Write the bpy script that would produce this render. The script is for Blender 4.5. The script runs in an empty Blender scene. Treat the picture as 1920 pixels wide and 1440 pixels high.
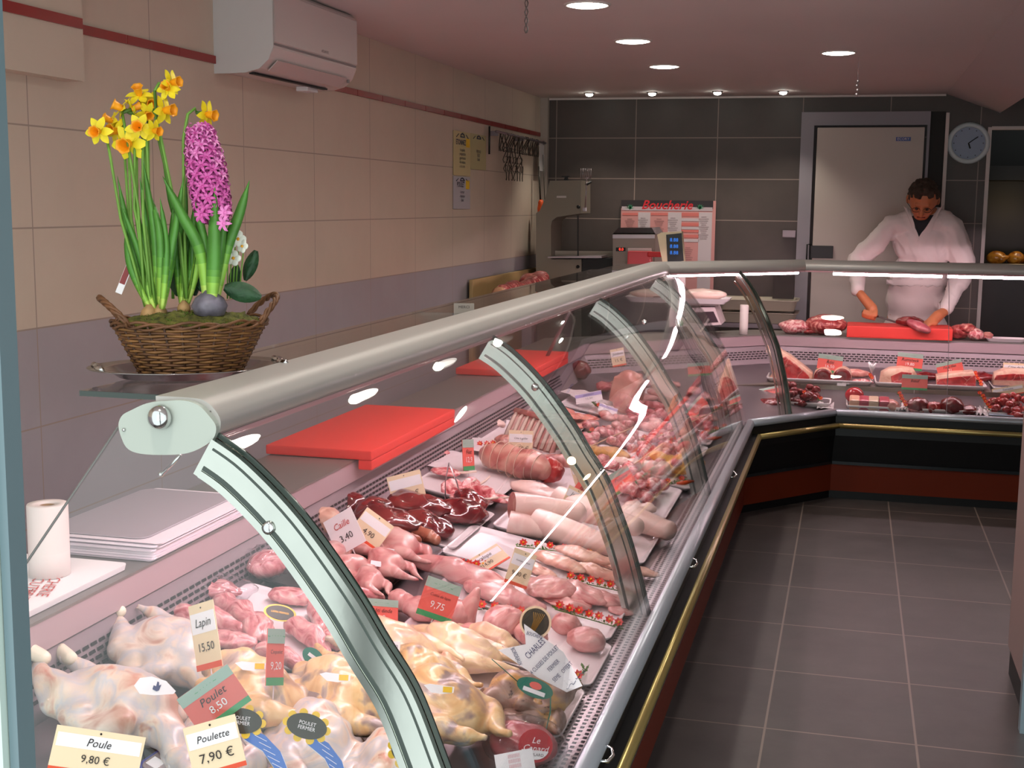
import bpy, bmesh, math, random
from mathutils import Vector, Matrix, Euler, noise
R = math.radians
rnd = random.Random(7)
SC = bpy.context.scene
COL = SC.collection

# ---------------------------------------------------------------- camera
CAM_H = 1.6
FPX = 2398.74
yaw, pitch, roll = 0.2576174, 0.14025568, 0.01036053
_r = Vector((math.cos(yaw), math.sin(yaw), 0)); _f = Vector((-math.sin(yaw), math.cos(yaw), 0)); _u = Vector((0, 0, 1))
FW = _f*math.cos(pitch) - _u*math.sin(pitch); U1 = _u*math.cos(pitch) + _f*math.sin(pitch)
RT = _r*math.cos(roll) + U1*math.sin(roll); UP = -_r*math.sin(roll) + U1*math.cos(roll)
EYE = Vector((0, 0, CAM_H))
cd = bpy.data.cameras.new('camera'); cam = bpy.data.objects.new('camera', cd); COL.objects.link(cam)
cd.sensor_width = 36; cd.lens = FPX/1920*36; cd.clip_start = .05; cd.clip_end = 60
m = Matrix.Identity(4)
for i in range(3):
    m[i][0] = RT[i]; m[i][1] = UP[i]; m[i][2] = -FW[i]; m[i][3] = EYE[i]
cam.matrix_world = m
SC.camera = cam

def ray(x, y):
    return RT*((x-960)/FPX) - UP*((y-720)/FPX) + FW
def on(x, y, ax, val):
    d = ray(x, y); return EYE + d*((val-EYE[ax])/d[ax])
K = .18; TILT = math.atan(K)
def deck_z(X): return .47 + K*(-.56-X)
def at(x, y, h=0.0):
    """point on the sloping deck of the left case seen at a photo position, h above the deck"""
    d = ray(x, y); n = Vector((K, 0, 1)); c = .47 - .56*K + h
    return EYE + d*((c - n.dot(EYE))/n.dot(d))

# ---------------------------------------------------------------- materials
MATS = {}
def lin(c):
    return tuple((v/12.92 if v <= .04045 else ((v+.055)/1.055)**2.4) for v in c)
def hx(s):
    s = s.lstrip('#'); return lin(tuple(int(s[i:i+2], 16)/255 for i in (0, 2, 4)))
def newmat(name):
    m = bpy.data.materials.new(name); m.use_nodes = True
    nt = m.node_tree; nt.nodes.clear()
    out = nt.nodes.new('ShaderNodeOutputMaterial'); MATS[name] = m
    return m, nt, out
def pr_(nt, out, color=None, rough=.5, metal=0, spec=.5, **kw):
    b = nt.nodes.new('ShaderNodeBsdfPrincipled')
    if color is not None: b.inputs['Base Color'].default_value = (*color, 1)
    b.inputs['Roughness'].default_value = rough; b.inputs['Metallic'].default_value = metal
    b.inputs['Specular IOR Level'].default_value = spec
    for k, v in kw.items(): b.inputs[k.replace('_', ' ')].default_value = v
    nt.links.new(b.outputs[0], out.inputs[0]); return b
def plain(name, col, rough=.5, metal=0, spec=.5, bump=0, bscale=60, vary=0, vscale=8, **kw):
    if name in MATS: return MATS[name]
    m, nt, out = newmat(name)
    col = hx(col) if isinstance(col, str) else col
    b = pr_(nt, out, col, rough, metal, spec, **kw)
    if vary or bump:
        tc = nt.nodes.new('ShaderNodeTexCoord')
    if vary:
        n = nt.nodes.new('ShaderNodeTexNoise'); n.inputs['Scale'].default_value = vscale; n.inputs['Detail'].default_value = 5
        nt.links.new(tc.outputs['Object'], n.inputs['Vector'])
        rp = nt.nodes.new('ShaderNodeValToRGB'); nt.links.new(n.outputs['Fac'], rp.inputs[0])
        rp.color_ramp.elements[0].position = .3; rp.color_ramp.elements[1].position = .7
        rp.color_ramp.elements[0].color = (*[max(0, c*(1-vary)) for c in col], 1)
        rp.color_ramp.elements[1].color = (*[min(1, c*(1+vary)) for c in col], 1)
        nt.links.new(rp.outputs[0], b.inputs['Base Color'])
    if bump:
        n2 = nt.nodes.new('ShaderNodeTexNoise'); n2.inputs['Scale'].default_value = bscale; n2.inputs['Detail'].default_value = 4
        nt.links.new(tc.outputs['Object'], n2.inputs['Vector'])
        bp = nt.nodes.new('ShaderNodeBump'); bp.inputs['Strength'].default_value = bump; bp.inputs['Distance'].default_value = .002
        nt.links.new(n2.outputs['Fac'], bp.inputs['Height']); nt.links.new(bp.outputs[0], b.inputs['Normal'])
    return m
def emis(name, col, strength):
    m, nt, out = newmat(name)
    e = nt.nodes.new('ShaderNodeEmission'); e.inputs[0].default_value = (*col, 1); e.inputs[1].default_value = strength
    nt.links.new(e.outputs[0], out.inputs[0]); return m
def glassy(name, tint=(1, 1, 1), ior=1.5, gl=1.0, rough=0.0):
    """clear sheet: transmits straight through, reflects by Fresnel"""
    m, nt, out = newmat(name)
    t = nt.nodes.new('ShaderNodeBsdfTransparent'); t.inputs[0].default_value = (*tint, 1)
    g = nt.nodes.new('ShaderNodeBsdfGlossy'); g.inputs['Roughness'].default_value = rough; g.inputs[0].default_value = (gl, gl, gl, 1)
    lw = nt.nodes.new('ShaderNodeLayerWeight'); pw = nt.nodes.new('ShaderNodeMath'); pw.operation = 'POWER'; pw.inputs[1].default_value = 5
    f0 = ((ior-1)/(ior+1))**2
    fr = nt.nodes.new('ShaderNodeMath'); fr.operation = 'MULTIPLY_ADD'; fr.inputs[1].default_value = 1-f0; fr.inputs[2].default_value = f0; fr.use_clamp = True
    nt.links.new(lw.outputs['Facing'], pw.inputs[0]); nt.links.new(pw.outputs[0], fr.inputs[0])
    mx = nt.nodes.new('ShaderNodeMixShader')
    nt.links.new(fr.outputs[0], mx.inputs[0]); nt.links.new(t.outputs[0], mx.inputs[1]); nt.links.new(g.outputs[0], mx.inputs[2])
    nt.links.new(mx.outputs[0], out.inputs[0]); return m
def tiles(name, c1, grout, axes, w, h, off=(0, 0), mortar=.004, rough=.4, vary=.05, split=None, c2=None, bumpy=0.0, spec=.5):
    """square-laid tiles; axes picks the two object axes used"""
    m, nt, out = newmat(name)
    c1 = hx(c1); grout = hx(grout)
    b = pr_(nt, out, c1, rough, 0, spec)
    tc = nt.nodes.new('ShaderNodeTexCoord'); sp = nt.nodes.new('ShaderNodeSeparateXYZ'); nt.links.new(tc.outputs['Object'], sp.inputs[0])
    cb = nt.nodes.new('ShaderNodeCombineXYZ')
    for i, a in enumerate(axes):
        ad = nt.nodes.new('ShaderNodeMath'); ad.operation = 'ADD'; ad.inputs[1].default_value = 50*(w if i == 0 else h) - off[i]
        nt.links.new(sp.outputs[a], ad.inputs[0]); nt.links.new(ad.outputs[0], cb.inputs[i])
    br = nt.nodes.new('ShaderNodeTexBrick'); br.offset = 0; br.squash = 1; br.squash_frequency = 1
    br.inputs['Scale'].default_value = 1; br.inputs['Brick Width'].default_value = w; br.inputs['Row Height'].default_value = h
    br.inputs['Mortar Size'].default_value = mortar/2; br.inputs['Mortar Smooth'].default_value = .1; br.inputs['Bias'].default_value = 0
    nt.links.new(cb.outputs[0], br.inputs['Vector'])
    n = nt.nodes.new('ShaderNodeTexNoise'); n.inputs['Scale'].default_value = 3.5; n.inputs['Detail'].default_value = 8; n.inputs['Roughness'].default_value = .65
    nt.links.new(tc.outputs['Object'], n.inputs['Vector'])
    mr = nt.nodes.new('ShaderNodeMapRange'); mr.inputs[1].default_value = .3; mr.inputs[2].default_value = .7; mr.inputs[3].default_value = 1-vary; mr.inputs[4].default_value = 1+vary
    nt.links.new(n.outputs['Fac'], mr.inputs[0])
    base = None
    if split is not None:
        lt = nt.nodes.new('ShaderNodeMath'); lt.operation = 'LESS_THAN'; lt.inputs[1].default_value = split
        nt.links.new(sp.outputs[2], lt.inputs[0])
        mc = nt.nodes.new('ShaderNodeMix'); mc.data_type = 'RGBA'; mc.inputs[6].default_value = (*c1, 1); mc.inputs[7].default_value = (*hx(c2), 1)
        nt.links.new(lt.outputs[0], mc.inputs[0]); base = mc.outputs[2]
    vm = nt.nodes.new('ShaderNodeVectorMath'); vm.operation = 'SCALE'
    if base: nt.links.new(base, vm.inputs[0])
    else: vm.inputs[0].default_value = c1
    nt.links.new(mr.outputs[0], vm.inputs['Scale'])
    mg = nt.nodes.new('ShaderNodeMix'); mg.data_type = 'RGBA'; mg.inputs[7].default_value = (*grout, 1)
    nt.links.new(br.outputs['Fac'], mg.inputs[0]); nt.links.new(vm.outputs[0], mg.inputs[6])
    nt.links.new(mg.outputs[2], b.inputs['Base Color'])
    if bumpy:
        bp = nt.nodes.new('ShaderNodeBump'); bp.inputs['Strength'].default_value = bumpy; bp.inputs['Distance'].default_value = .003
        nt.links.new(n.outputs['Fac'], bp.inputs['Height']); nt.links.new(bp.outputs[0], b.inputs['Normal'])
    return m
def meat(name, cols, scale=14, rough=.32, distort=1.5, detail=5, stretch=(1, 1, 1), speck=None, bump=.9, coat=.3, sss=.0, vein=None):
    """mottled flesh: noise through a ramp of cols [(pos, hex)...], speck=(hex, scale, threshold), vein=(hex, scale, width)"""
    m, nt, out = newmat(name)
    b = pr_(nt, out, (1, 1, 1), rough, 0, .5, Coat_Weight=coat, Coat_Roughness=.2)
    if sss:
        b.inputs['Subsurface Weight'].default_value = sss; b.inputs['Subsurface Radius'].default_value = (.02, .006, .004); b.inputs['Subsurface Scale'].default_value = .4
    tc = nt.nodes.new('ShaderNodeTexCoord'); mp = nt.nodes.new('ShaderNodeMapping'); mp.inputs['Scale'].default_value = stretch
    inf = nt.nodes.new('ShaderNodeObjectInfo')
    ad = nt.nodes.new('ShaderNodeVectorMath'); ad.operation = 'ADD'
    sc = nt.nodes.new('ShaderNodeMath'); sc.operation = 'MULTIPLY'; sc.inputs[1].default_value = 9.0
    nt.links.new(inf.outputs['Random'], sc.inputs[0])
    nt.links.new(tc.outputs['Object'], ad.inputs[0]); nt.links.new(sc.outputs[0], ad.inputs[1]); nt.links.new(ad.outputs[0], mp.inputs[0])
    n = nt.nodes.new('ShaderNodeTexNoise'); n.inputs['Scale'].default_value = scale; n.inputs['Detail'].default_value = detail; n.inputs['Distortion'].default_value = distort
    nt.links.new(mp.outputs[0], n.inputs['Vector'])
    rp = nt.nodes.new('ShaderNodeValToRGB'); nt.links.new(n.outputs['Fac'], rp.inputs[0])
    el = rp.color_ramp.elements
    while len(el) < len(cols): el.new(.5)
    for e, (p, c) in zip(el, cols): e.position = p; e.color = (*hx(c), 1)
    last = rp.outputs[0]
    def over(fac, hexcol):
        nonlocal last
        mx = nt.nodes.new('ShaderNodeMix'); mx.data_type = 'RGBA'; mx.inputs[7].default_value = (*hx(hexcol), 1)
        nt.links.new(fac, mx.inputs[0]); nt.links.new(last, mx.inputs[6]); last = mx.outputs[2]
    if speck:
        n2 = nt.nodes.new('ShaderNodeTexNoise'); n2.inputs['Scale'].default_value = speck[1]; n2.inputs['Detail'].default_value = 3
        nt.links.new(mp.outputs[0], n2.inputs['Vector'])
        r2 = nt.nodes.new('ShaderNodeMapRange'); r2.inputs[1].default_value = speck[2]; r2.inputs[2].default_value = speck[2]+.1
        nt.links.new(n2.outputs['Fac'], r2.inputs[0]); over(r2.outputs[0], speck[0])
    if vein:
        v = nt.nodes.new('ShaderNodeTexVoronoi'); v.feature = 'DISTANCE_TO_EDGE'; v.inputs['Scale'].default_value = vein[1]
        av = nt.nodes.new('ShaderNodeVectorMath'); av.operation = 'MULTIPLY_ADD'; av.inputs[1].default_value = (.05, .05, .05)
        nt.links.new(n.outputs['Color'], av.inputs[0]); nt.links.new(mp.outputs[0], av.inputs[2]); nt.links.new(av.outputs[0], v.inputs['Vector'])
        r3 = nt.nodes.new('ShaderNodeMapRange'); r3.inputs[1].default_value = 0; r3.inputs[2].default_value = vein[2]; r3.inputs[3].default_value = 1; r3.inputs[4].default_value = 0
        nt.links.new(v.outputs['Distance'], r3.inputs[0]); over(r3.outputs[0], vein[0])
    nt.links.new(last, b.inputs['Base Color'])
    bp = nt.nodes.new('ShaderNodeBump'); bp.inputs['Strength'].default_value = bump; bp.inputs['Distance'].default_value = .004
    nt.links.new(n.outputs['Fac'], bp.inputs['Height']); nt.links.new(bp.outputs[0], b.inputs['Normal'])
    return m

# ---------------------------------------------------------------- mesh building
class MB:
    def __init__(s): s.v = []; s.f = []; s.mi = []; s.sm = []; s.k = 0; s.s = False
    def add(s, vs, fs, smooth=None):
        n = len(s.v); s.v += [tuple(v) for v in vs]
        for f in fs:
            s.f.append([i+n for i in f]); s.mi.append(s.k); s.sm.append(s.s if smooth is None else smooth)
        return s
    def box(s, c, d, rot=None, bev=0):
        x, y, z = d[0]/2, d[1]/2, d[2]/2
        if bev:
            t = bmesh.new(); bmesh.ops.create_cube(t, size=1)
            bmesh.ops.scale(t, vec=d, verts=t.verts)
            bmesh.ops.bevel(t, geom=list(t.edges), offset=bev, segments=2, profile=.7, affect='EDGES')
            vs = [v.co.copy() for v in t.verts]; t.verts.index_update(); fs = [[v.index for v in f.verts] for f in t.faces]; t.free()
        else:
            vs = [Vector((a, b, e)) for a in (-x, x) for b in (-y, y) for e in (-z, z)]
            fs = [(0, 1, 3, 2), (4, 6, 7, 5), (0, 4, 5, 1), (2, 3, 7, 6), (0, 2, 6, 4), (1, 5, 7, 3)]
        if rot is not None: vs = [rot @ v for v in vs]
        c = Vector(c); return s.add([v+c for v in vs], fs)
    def tube(s, pts, rad, seg=10, caps=True, flat=1.0, closed=False):
        pts = [Vector(p) for p in pts]; n = len(pts)
        rs = rad if isinstance(rad, (list, tuple)) else [rad]*n
        up = Vector((0, 0, 1)); vs = []; prev = None
        for i, p in enumerate(pts):
            t = (pts[(i+1) % n] - pts[i-1]) if closed else (pts[min(i+1, n-1)] - pts[max(i-1, 0)])
            t = t.normalized() if t.length > 1e-9 else Vector((0, 0, 1))
            if prev is None:
                a = t.cross(up); a = a.normalized() if a.length > .05 else t.cross(Vector((1, 0, 0))).normalized()
            else:
                a = prev - t*prev.dot(t); a = a.normalized() if a.length > 1e-6 else t.orthogonal().normalized()
            prev = a; b = t.cross(a)
            for j in range(seg):
                q = 2*math.pi*j/seg; vs.append(p + a*(math.cos(q)*rs[i]) + b*(math.sin(q)*rs[i]*flat))
        fs = []
        for i in range(n if closed else n-1):
            for j in range(seg):
                k = (j+1) % seg; i2 = (i+1) % n
                fs.append((i*seg+j, i*seg+k, i2*seg+k, i2*seg+j))
        if caps and not closed: fs += [tuple(range(seg))[::-1], tuple(range((n-1)*seg, n*seg))]
        return s.add(vs, fs, True)
    def lathe(s, prof, c=(0, 0, 0), seg=24, cap=True, M=None, smooth=True):
        vs = []; c = Vector(c)
        for r, z in prof:
            for j in range(seg):
                q = 2*math.pi*j/seg; p = Vector((r*math.cos(q), r*math.sin(q), z)); vs.append((M @ p if M else p)+c)
        fs = [(i*seg+j, i*seg+(j+1) % seg, (i+1)*seg+(j+1) % seg, (i+1)*seg+j) for i in range(len(prof)-1) for j in range(seg)]
        if cap: fs += [tuple(range(seg))[::-1], tuple(range((len(prof)-1)*seg, len(prof)*seg))]
        return s.add(vs, fs, smooth)
    def loft(s, rings, closed=True, caps=True, smooth=None):
        n = len(rings[0]); vs = [p for r in rings for p in r]; fs = []
        for i in range(len(rings)-1):
            for j in range(n if closed else n-1):
                k = (j+1) % n; fs.append((i*n+j, i*n+k, (i+1)*n+k, (i+1)*n+j))
        if caps and closed: fs += [tuple(range(n))[::-1], tuple(range((len(rings)-1)*n, len(rings)*n))]
        return s.add(vs, fs, smooth)
    def prism(s, poly, d):
        """poly: 3-D outline, d: extrusion vector"""
        d = Vector(d); poly = [Vector(p) for p in poly]
        return s.loft([poly, [p+d for p in poly]])
    def ball(s, c, r, seg=16, rings=10, M=None):
        c = Vector(c); r = (r, r, r) if not isinstance(r, (tuple, list, Vector)) else r
        vs = []; fs = []
        for i in range(1, rings):
            a = math.pi*i/rings
            for j in range(seg):
                q = 2*math.pi*j/seg; p = Vector((r[0]*math.sin(a)*math.cos(q), r[1]*math.sin(a)*math.sin(q), r[2]*math.cos(a))); vs.append(p)
        vs += [Vector((0, 0, r[2])), Vector((0, 0, -r[2]))]; t = len(vs)-2
        for i in range(rings-2):
            for j in range(seg): fs.append((i*seg+j, (i+1)*seg+j, (i+1)*seg+(j+1) % seg, i*seg+(j+1) % seg))
        for j in range(seg): fs.append((t, j, (j+1) % seg)); fs.append((t+1, (rings-2)*seg+(j+1) % seg, (rings-2)*seg+j))
        if M: vs = [M @ v for v in vs]
        return s.add([v+c for v in vs], fs, True)
    def mesh(s, name, mats):
        me = bpy.data.meshes.new(name); me.from_pydata(s.v, [], s.f)
        for m in (mats if isinstance(mats, (list, tuple)) else [mats]): me.materials.append(m)
        me.polygons.foreach_set('material_index', s.mi); me.polygons.foreach_set('use_smooth', s.sm)
        me.validate(); me.update()
        b = bmesh.new(); b.from_mesh(me); bmesh.ops.recalc_face_normals(b, faces=b.faces); b.to_mesh(me); b.free()
        return me
    def build(s, name, mats, parent=None, loc=None):
        return link(name, s.mesh(name, mats), parent, loc)
def link(name, data, parent=None, loc=None):
    o = bpy.data.objects.new(name, data); COL.objects.link(o)
    if parent is not None: o.parent = parent
    if loc is not None: o.location = loc
    return o
def tag(o, label, cat, group=None, kind=None):
    o['label'] = label; o['category'] = cat
    if group: o['group'] = group
    if kind: o['kind'] = kind
    return o
def thing(name, label, cat, loc=(0, 0, 0), rot=None, group=None):
    o = link(name, None, None, loc); o.empty_display_size = .05
    if rot is not None:
        if isinstance(rot, (int, float)): o.rotation_euler = (0, 0, rot)
        else: o.rotation_euler = rot
    return tag(o, label, cat, group)
def copy_tree(o, parent=None):
    c = o.copy(); COL.objects.link(c); c.parent = parent
    for ch in [x for x in o.children]: copy_tree(ch, c)
    return c
def structure(o): o['kind'] = 'structure'; return o
def sbox(name, lo, hi, mat):
    c = [(a+b)/2 for a, b in zip(lo, hi)]; d = [b-a for a, b in zip(lo, hi)]
    return structure(MB().box(c, d).build(name, mat))

def evalmesh(me, mods, name):
    """apply modifiers without operators; returns a new mesh"""
    o = bpy.data.objects.new('tmp', me); COL.objects.link(o)
    for t, kw in mods:
        md = o.modifiers.new(t, t)
        for k, v in kw.items(): setattr(md, k, v)
    dg = bpy.context.evaluated_depsgraph_get(); dg.update()
    r = bpy.data.meshes.new_from_object(o.evaluated_get(dg), preserve_all_data_layers=False, depsgraph=dg)
    r.name = name; bpy.data.objects.remove(o); return r
def fuse(parts, voxel=.006, smooth=4, name='flesh', mats=None, bumps=0, bscale=20, seed=0, squash=None, fac=.5):
    """one continuous organic surface from balls ('b',c,r[,rot euler]) and limbs ('l',[pts],[radii])"""
    b = MB()
    for p in parts:
        if p[0] == 'b':
            M = Euler(p[3]).to_matrix() if len(p) > 3 else None
            b.ball(p[1], p[2], 14, 9, M)
        elif p[0] == 'l':
            b.tube(p[1], p[2], 12, True, p[3] if len(p) > 3 else 1.0)
            b.ball(p[1][0], p[2][0]*.99, 12, 8); b.ball(p[1][-1], p[2][-1]*.99, 12, 8)
        elif p[0] == 'x':
            b.box(p[1], p[2], Euler(p[3]).to_matrix() if len(p) > 3 else None)
    me = b.mesh(name, mats or [])
    me = evalmesh(me, [('REMESH', dict(mode='VOXEL', voxel_size=voxel, use_smooth_shade=True)), ('SMOOTH', dict(factor=fac, iterations=smooth))], name)
    if bumps or squash:
        for v in me.vertices:
            if bumps:
                n = noise.noise(v.co*bscale + Vector((seed, seed*1.7, 0)))
                v.co += v.normal*(n*bumps)
            if squash is not None and v.co.z < squash: v.co.z = squash + (v.co.z-squash)*.08
        me.update()
    for mm in ([] if mats is None else mats if isinstance(mats, (list, tuple)) else [mats]):
        if mm.name not in [x.name for x in me.materials if x]: me.materials.append(mm)
    me.polygons.foreach_set('use_smooth', [True]*len(me.polygons))
    return me
def lettering(txt, size, mat, parent, loc, rot=(0, 0, 0), name='lettering', align='CENTER', squeeze=1.0, shear=0.0, bold=0.0):
    cu = bpy.data.curves.new('txt', 'FONT'); cu.body = txt; cu.size = size; cu.align_x = align; cu.align_y = 'CENTER'
    cu.shear = shear; cu.offset = bold; cu.resolution_u = 2; cu.space_line = .9
    o = bpy.data.objects.new('tmp', cu); COL.objects.link(o)
    dg = bpy.context.evaluated_depsgraph_get(); dg.update()
    me = bpy.data.meshes.new_from_object(o.evaluated_get(dg)); bpy.data.objects.remove(o)
    for v in me.vertices: v.co.x *= squeeze
    me.materials.clear(); me.materials.append(mat)
    t = link(name, me, parent, loc); t.rotation_euler = rot
    return t
# ================================================================ materials
WHITE = plain('white_paint', '#d8ccc8', .6)
M_wall = tiles('beige_tiles', '#c9b7a6', '#9d8c80', (1, 2), .652, .282, off=(.535, .108), mortar=.005, rough=.55, vary=.04, split=1.234, c2='#a29a9e')
M_dark = tiles('anthracite_wall_tiles', '#4a3f3b', '#8c7a72', (0, 2), .58, .287, off=(-.37, .062), mortar=.007, rough=.5, vary=.12)
M_floor = tiles('anthracite_floor_tiles', '#4d4644', '#87786f', (0, 1), .4475, .515, off=(-.194, .246), mortar=.0075, rough=.42, vary=.22, bumpy=.15)
M_ceil = plain('ceiling_paint', '#d6c9c7', .75, vary=.02, vscale=2)
M_red = plain('red_border_glaze', '#8c1512', .3)
M_groutl = plain('border_grout', '#a57f78', .7)
M_ss = plain('brushed_steel', '#b3a7ab', .32, .9, bump=.08, bscale=300)
M_ssd = plain('dull_steel', '#8d8086', .42, .7, bump=.05, bscale=200)
M_chrome = plain('chrome', '#dcdcdc', .12, 1)
M_rib = plain('polished_rib', '#cfd3cb', .17, 1, vary=.06, vscale=9, bump=.12, bscale=14)
M_alu = plain('anodised_aluminium', '#b9b4b0', .42, .35)
M_end = plain('grey_green_end_cap', '#b7bdb4', .35, .25)
M_lip = plain('grey_lip', '#a5a9b2', .32, .45)
M_deck = plain('deck_steel', '#8f8389', .3, .8, bump=.05, bscale=120)
M_black = plain('black_laminate', '#121214', .4, 0, .3)
M_blk = plain('black_plastic', '#0d0d0f', .5)
M_hole = plain('dark_slot', '#1a1216', .8)
M_brass = plain('brass_bumper', '#a8955f', .3, .75)
M_brown = plain('red_brown_laminate', '#6e2712', .5, 0, .15)
M_glass = glassy('case_glass', (.985, .995, .99), 1.5)
M_glassedge = plain('glass_edge', '#203028', .15, 0, .8)
M_shelf = glassy('tinted_shelf_glass', (.72, .74, .73), 1.9)
M_worktop = plain('worktop_steel', '#8d8683', .38, .55, bump=.04, bscale=150)
M_tube = emis('pink_meat_tube', (1.0, .74, .80), 50)
M_lamp = emis('lamp_diffuser', (1.0, .98, .84), 18)
M_spot = emis('spot_glass', (.97, 1.0, .88), 26)

# ================================================================ room
CEIL = 2.355; BW = 9.2; WX = -2.22
sbox('floor', (-3, .9, -.1), (3.2, 12, 0), M_floor)
cl = sbox('ceiling', (-3, .9, CEIL), (.56, BW+.1, CEIL+.1), M_ceil)
sbox('wall_left', (WX-.15, .9, 0), (WX, BW+.1, CEIL+.1), M_wall)
sbox('wall_right', (2.6, .9, 0), (2.75, 10.5, 2.7), WHITE)
sbox('ceiling_right', (.907, .9, 2.62), (2.7, BW+.1, 2.7), M_ceil)
b = MB(); b.prism([(.56, .9, CEIL), (.907, .9, 2.227), (.907, .9, 2.62), (.56, .9, 2.62)], (0, BW-.9, 0))
structure(b.build('trim_beam', plain('beam_paint', '#c4b7b7', .75)))
# back wall with the dark opening on the right
sbox('wall_back', (-2.3, BW, 0), (.856, BW+.15, CEIL+.05), M_dark)
sbox('wall_back_lintel', (.856, BW, 2.123), (2.7, BW+.15, 2.7), M_dark)
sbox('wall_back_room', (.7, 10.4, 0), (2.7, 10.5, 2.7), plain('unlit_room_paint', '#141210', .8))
sbox('wall_back_room_side', (.70, BW+.15, 0), (.856, 10.4, 2.7), M_dark)
sbox('trim_corner_right', (.838, BW-.012, 0), (.862, BW+.02, 2.135), WHITE)
sbox('trim_opening_top', (.862, BW-.012, 2.118), (2.6, BW+.02, 2.14), WHITE)
sbox('trim_corner_left', (.566, BW-.035, 0), (.588, BW, 2.23), WHITE)
sbox('trim_recess_shade', (.468, BW-.006, 0), (.566, BW, 2.24), plain('recess_shade', '#211d1b', .7))  # flat panel, the shade of the recess is put into its dark colour
sbox('trim_back_left', (-2.22, BW-.05, 0), (-2.165, BW-.002, CEIL), plain('corner_post_paint', '#a89b92', .6))
sbox('trim_ceiling_back', (-2.165, BW-.014, CEIL-.014), (.56, BW-.001, CEIL-.001), WHITE)
# red tile border, and the boxed-in duct at the near end of the left wall
b = MB(); b2 = MB()
y = 3.33
while y < BW-.06:
    y2 = min(y+.322, BW-.06); b.box((WX+.004, (y+y2-.006)/2, 2.093), (.008, y2-y-.006, .027)); b2.box((WX+.003, y2-.003, 2.093), (.006, .006, .026)); y = y2
structure(b.build('trim_1', M_red)); structure(b2.build('trim_2', M_groutl))
sbox('trim_duct', (WX, .9, 1.935), (WX+.06, 3.33, CEIL), tiles('duct_tiles', '#c9b7a6', '#a08d7f', (1, 2), 1.3, .9, off=(.2, 0), mortar=.003, rough=.55, vary=.03))
b = MB(); b.box((WX+.0635, 2.11, 2.095), (.007, 2.42, .029)); structure(b.build('trim_3', M_red))
# pillar at the right edge, with its tiled plinth and the edge of the glass door
sbox('wall_pillar', (.585, 4.07, .10), (1.3, 4.57, 2.62), plain('pillar_paint', '#a08784', .6))
sbox('baseboard_pillar', (.592, 4.06, 0), (1.3, 4.565, .10), plain('plinth_tile', '#2e2a2b', .5))
sbox('trim_pillar_edge', (.566, 4.03, 0), (.60, 4.07, 2.6), plain('blue_grey_metal', '#93a7b2', .35, .4))
# shopfront post at the left edge of the view
px = -.892
b = MB(); b.box((px-.045, 1.2, 1.3), (.05, .05, 2.6)); s1 = structure(b.build('trim_shopfront', M_blk))
b = MB(); b.box((px-.008, 1.19, 1.3), (.006, .03, 2.6)); structure(b.build('trim_shopfront_gasket', plain('pale_gasket', '#c9d8d0', .3)))
b = MB(); b.box((px+.0025, 1.2, 1.3), (.0115, .03, 2.6)); structure(b.build('trim_shopfront_edge', plain('glass_door_edge', '#6d8087', .25)))

# cold-room door in its frame
fr = MB()
for lo, hi in (((-.377, 0), (-.29, 2.24)), ((.45, 0), (.468, 2.24)), ((-.29, 2.15), (.45, 2.24))):
    fr.box(((lo[0]+hi[0])/2, BW-.02, (lo[1]+hi[1])/2), (hi[0]-lo[0], .04, hi[1]-lo[1]))
structure(fr.build('door_1_frame', plain('door_frame_grey', '#8f8890', .5)))
g = MB(); g.box((.075, BW-.004, 1.08), (.73, .008, 2.16)); structure(g.build('door_1_gasket', plain('door_gasket', '#4a4446', .7)))
d1 = thing('cold_room_door', 'pale grey insulated cold-room door with a small blue maker plate, behind the butcher', 'door', (.083, BW-.045, 0))
MB().box((0, 0, 1.067), (.70, .06, 2.133), bev=.006).build('leaf', plain('door_leaf', '#bdb0a8', .5), d1)
lk = MB().box((-.285, -.045, 1.29), (.15, .03, .085), bev=.004).build('latch', M_blk, d1)
b = MB(); b.tube([(-.36, -.04, 1.34), (-.385, -.055, 1.34), (-.385, -.055, 1.22), (-.36, -.04, 1.22)], .006, 8); b.build('strike', M_blk, d1)
pl = MB().box((.215, -.032, 2.055), (.095, .004, .026)).build('maker_plate', plain('blue_plate', '#27408c', .4), d1)
lettering('ECORY', .024, WHITE, d1, (.215, -.0345, 2.055), (R(90), 0, 0))
# extra: grey junction box left of the frame
o = MB().box((-.43, BW-.03, 1.41), (.09, .06, .05), bev=.005).build('door_alarm_box', M_ssd); tag(o, 'small grey box on the dark tiles left of the cold-room door frame', 'box')

# ================================================================ lamps
for i, (x, y) in enumerate([(-1.02, 4.94), (-1.03, 6.05), (-1.043, 7.17), (-.11, 6.675), (-1.01, 3.83), (-1.0, 2.72), (-.11, 4.3), (-1.0, 1.4)]):
    t = thing('ceiling_downlight', ['large round ceiling downlight nearest the camera, top of the view', 'large round ceiling downlight, second in the left row', 'large round ceiling downlight, farthest in the left row', 'large round ceiling downlight standing alone on the right', 'round ceiling downlight above the left display case, out of view', 'round ceiling downlight above the case near its end, out of view', 'round ceiling downlight above the customer aisle, out of view', 'round ceiling downlight above the shopfront, out of view'][i], 'light', (x, y, CEIL), None, 'large ceiling downlights')
    MB().lathe([(.078, -.0005), (.078, -.006), (.088, -.006), (.09, 0)], seg=32, cap=False).build('rim', WHITE, t)
    MB().lathe([(.0785, -.004), (.06, -.009), (.001, -.010)], seg=32, cap=False).build('diffuser', M_lamp, t)
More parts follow.
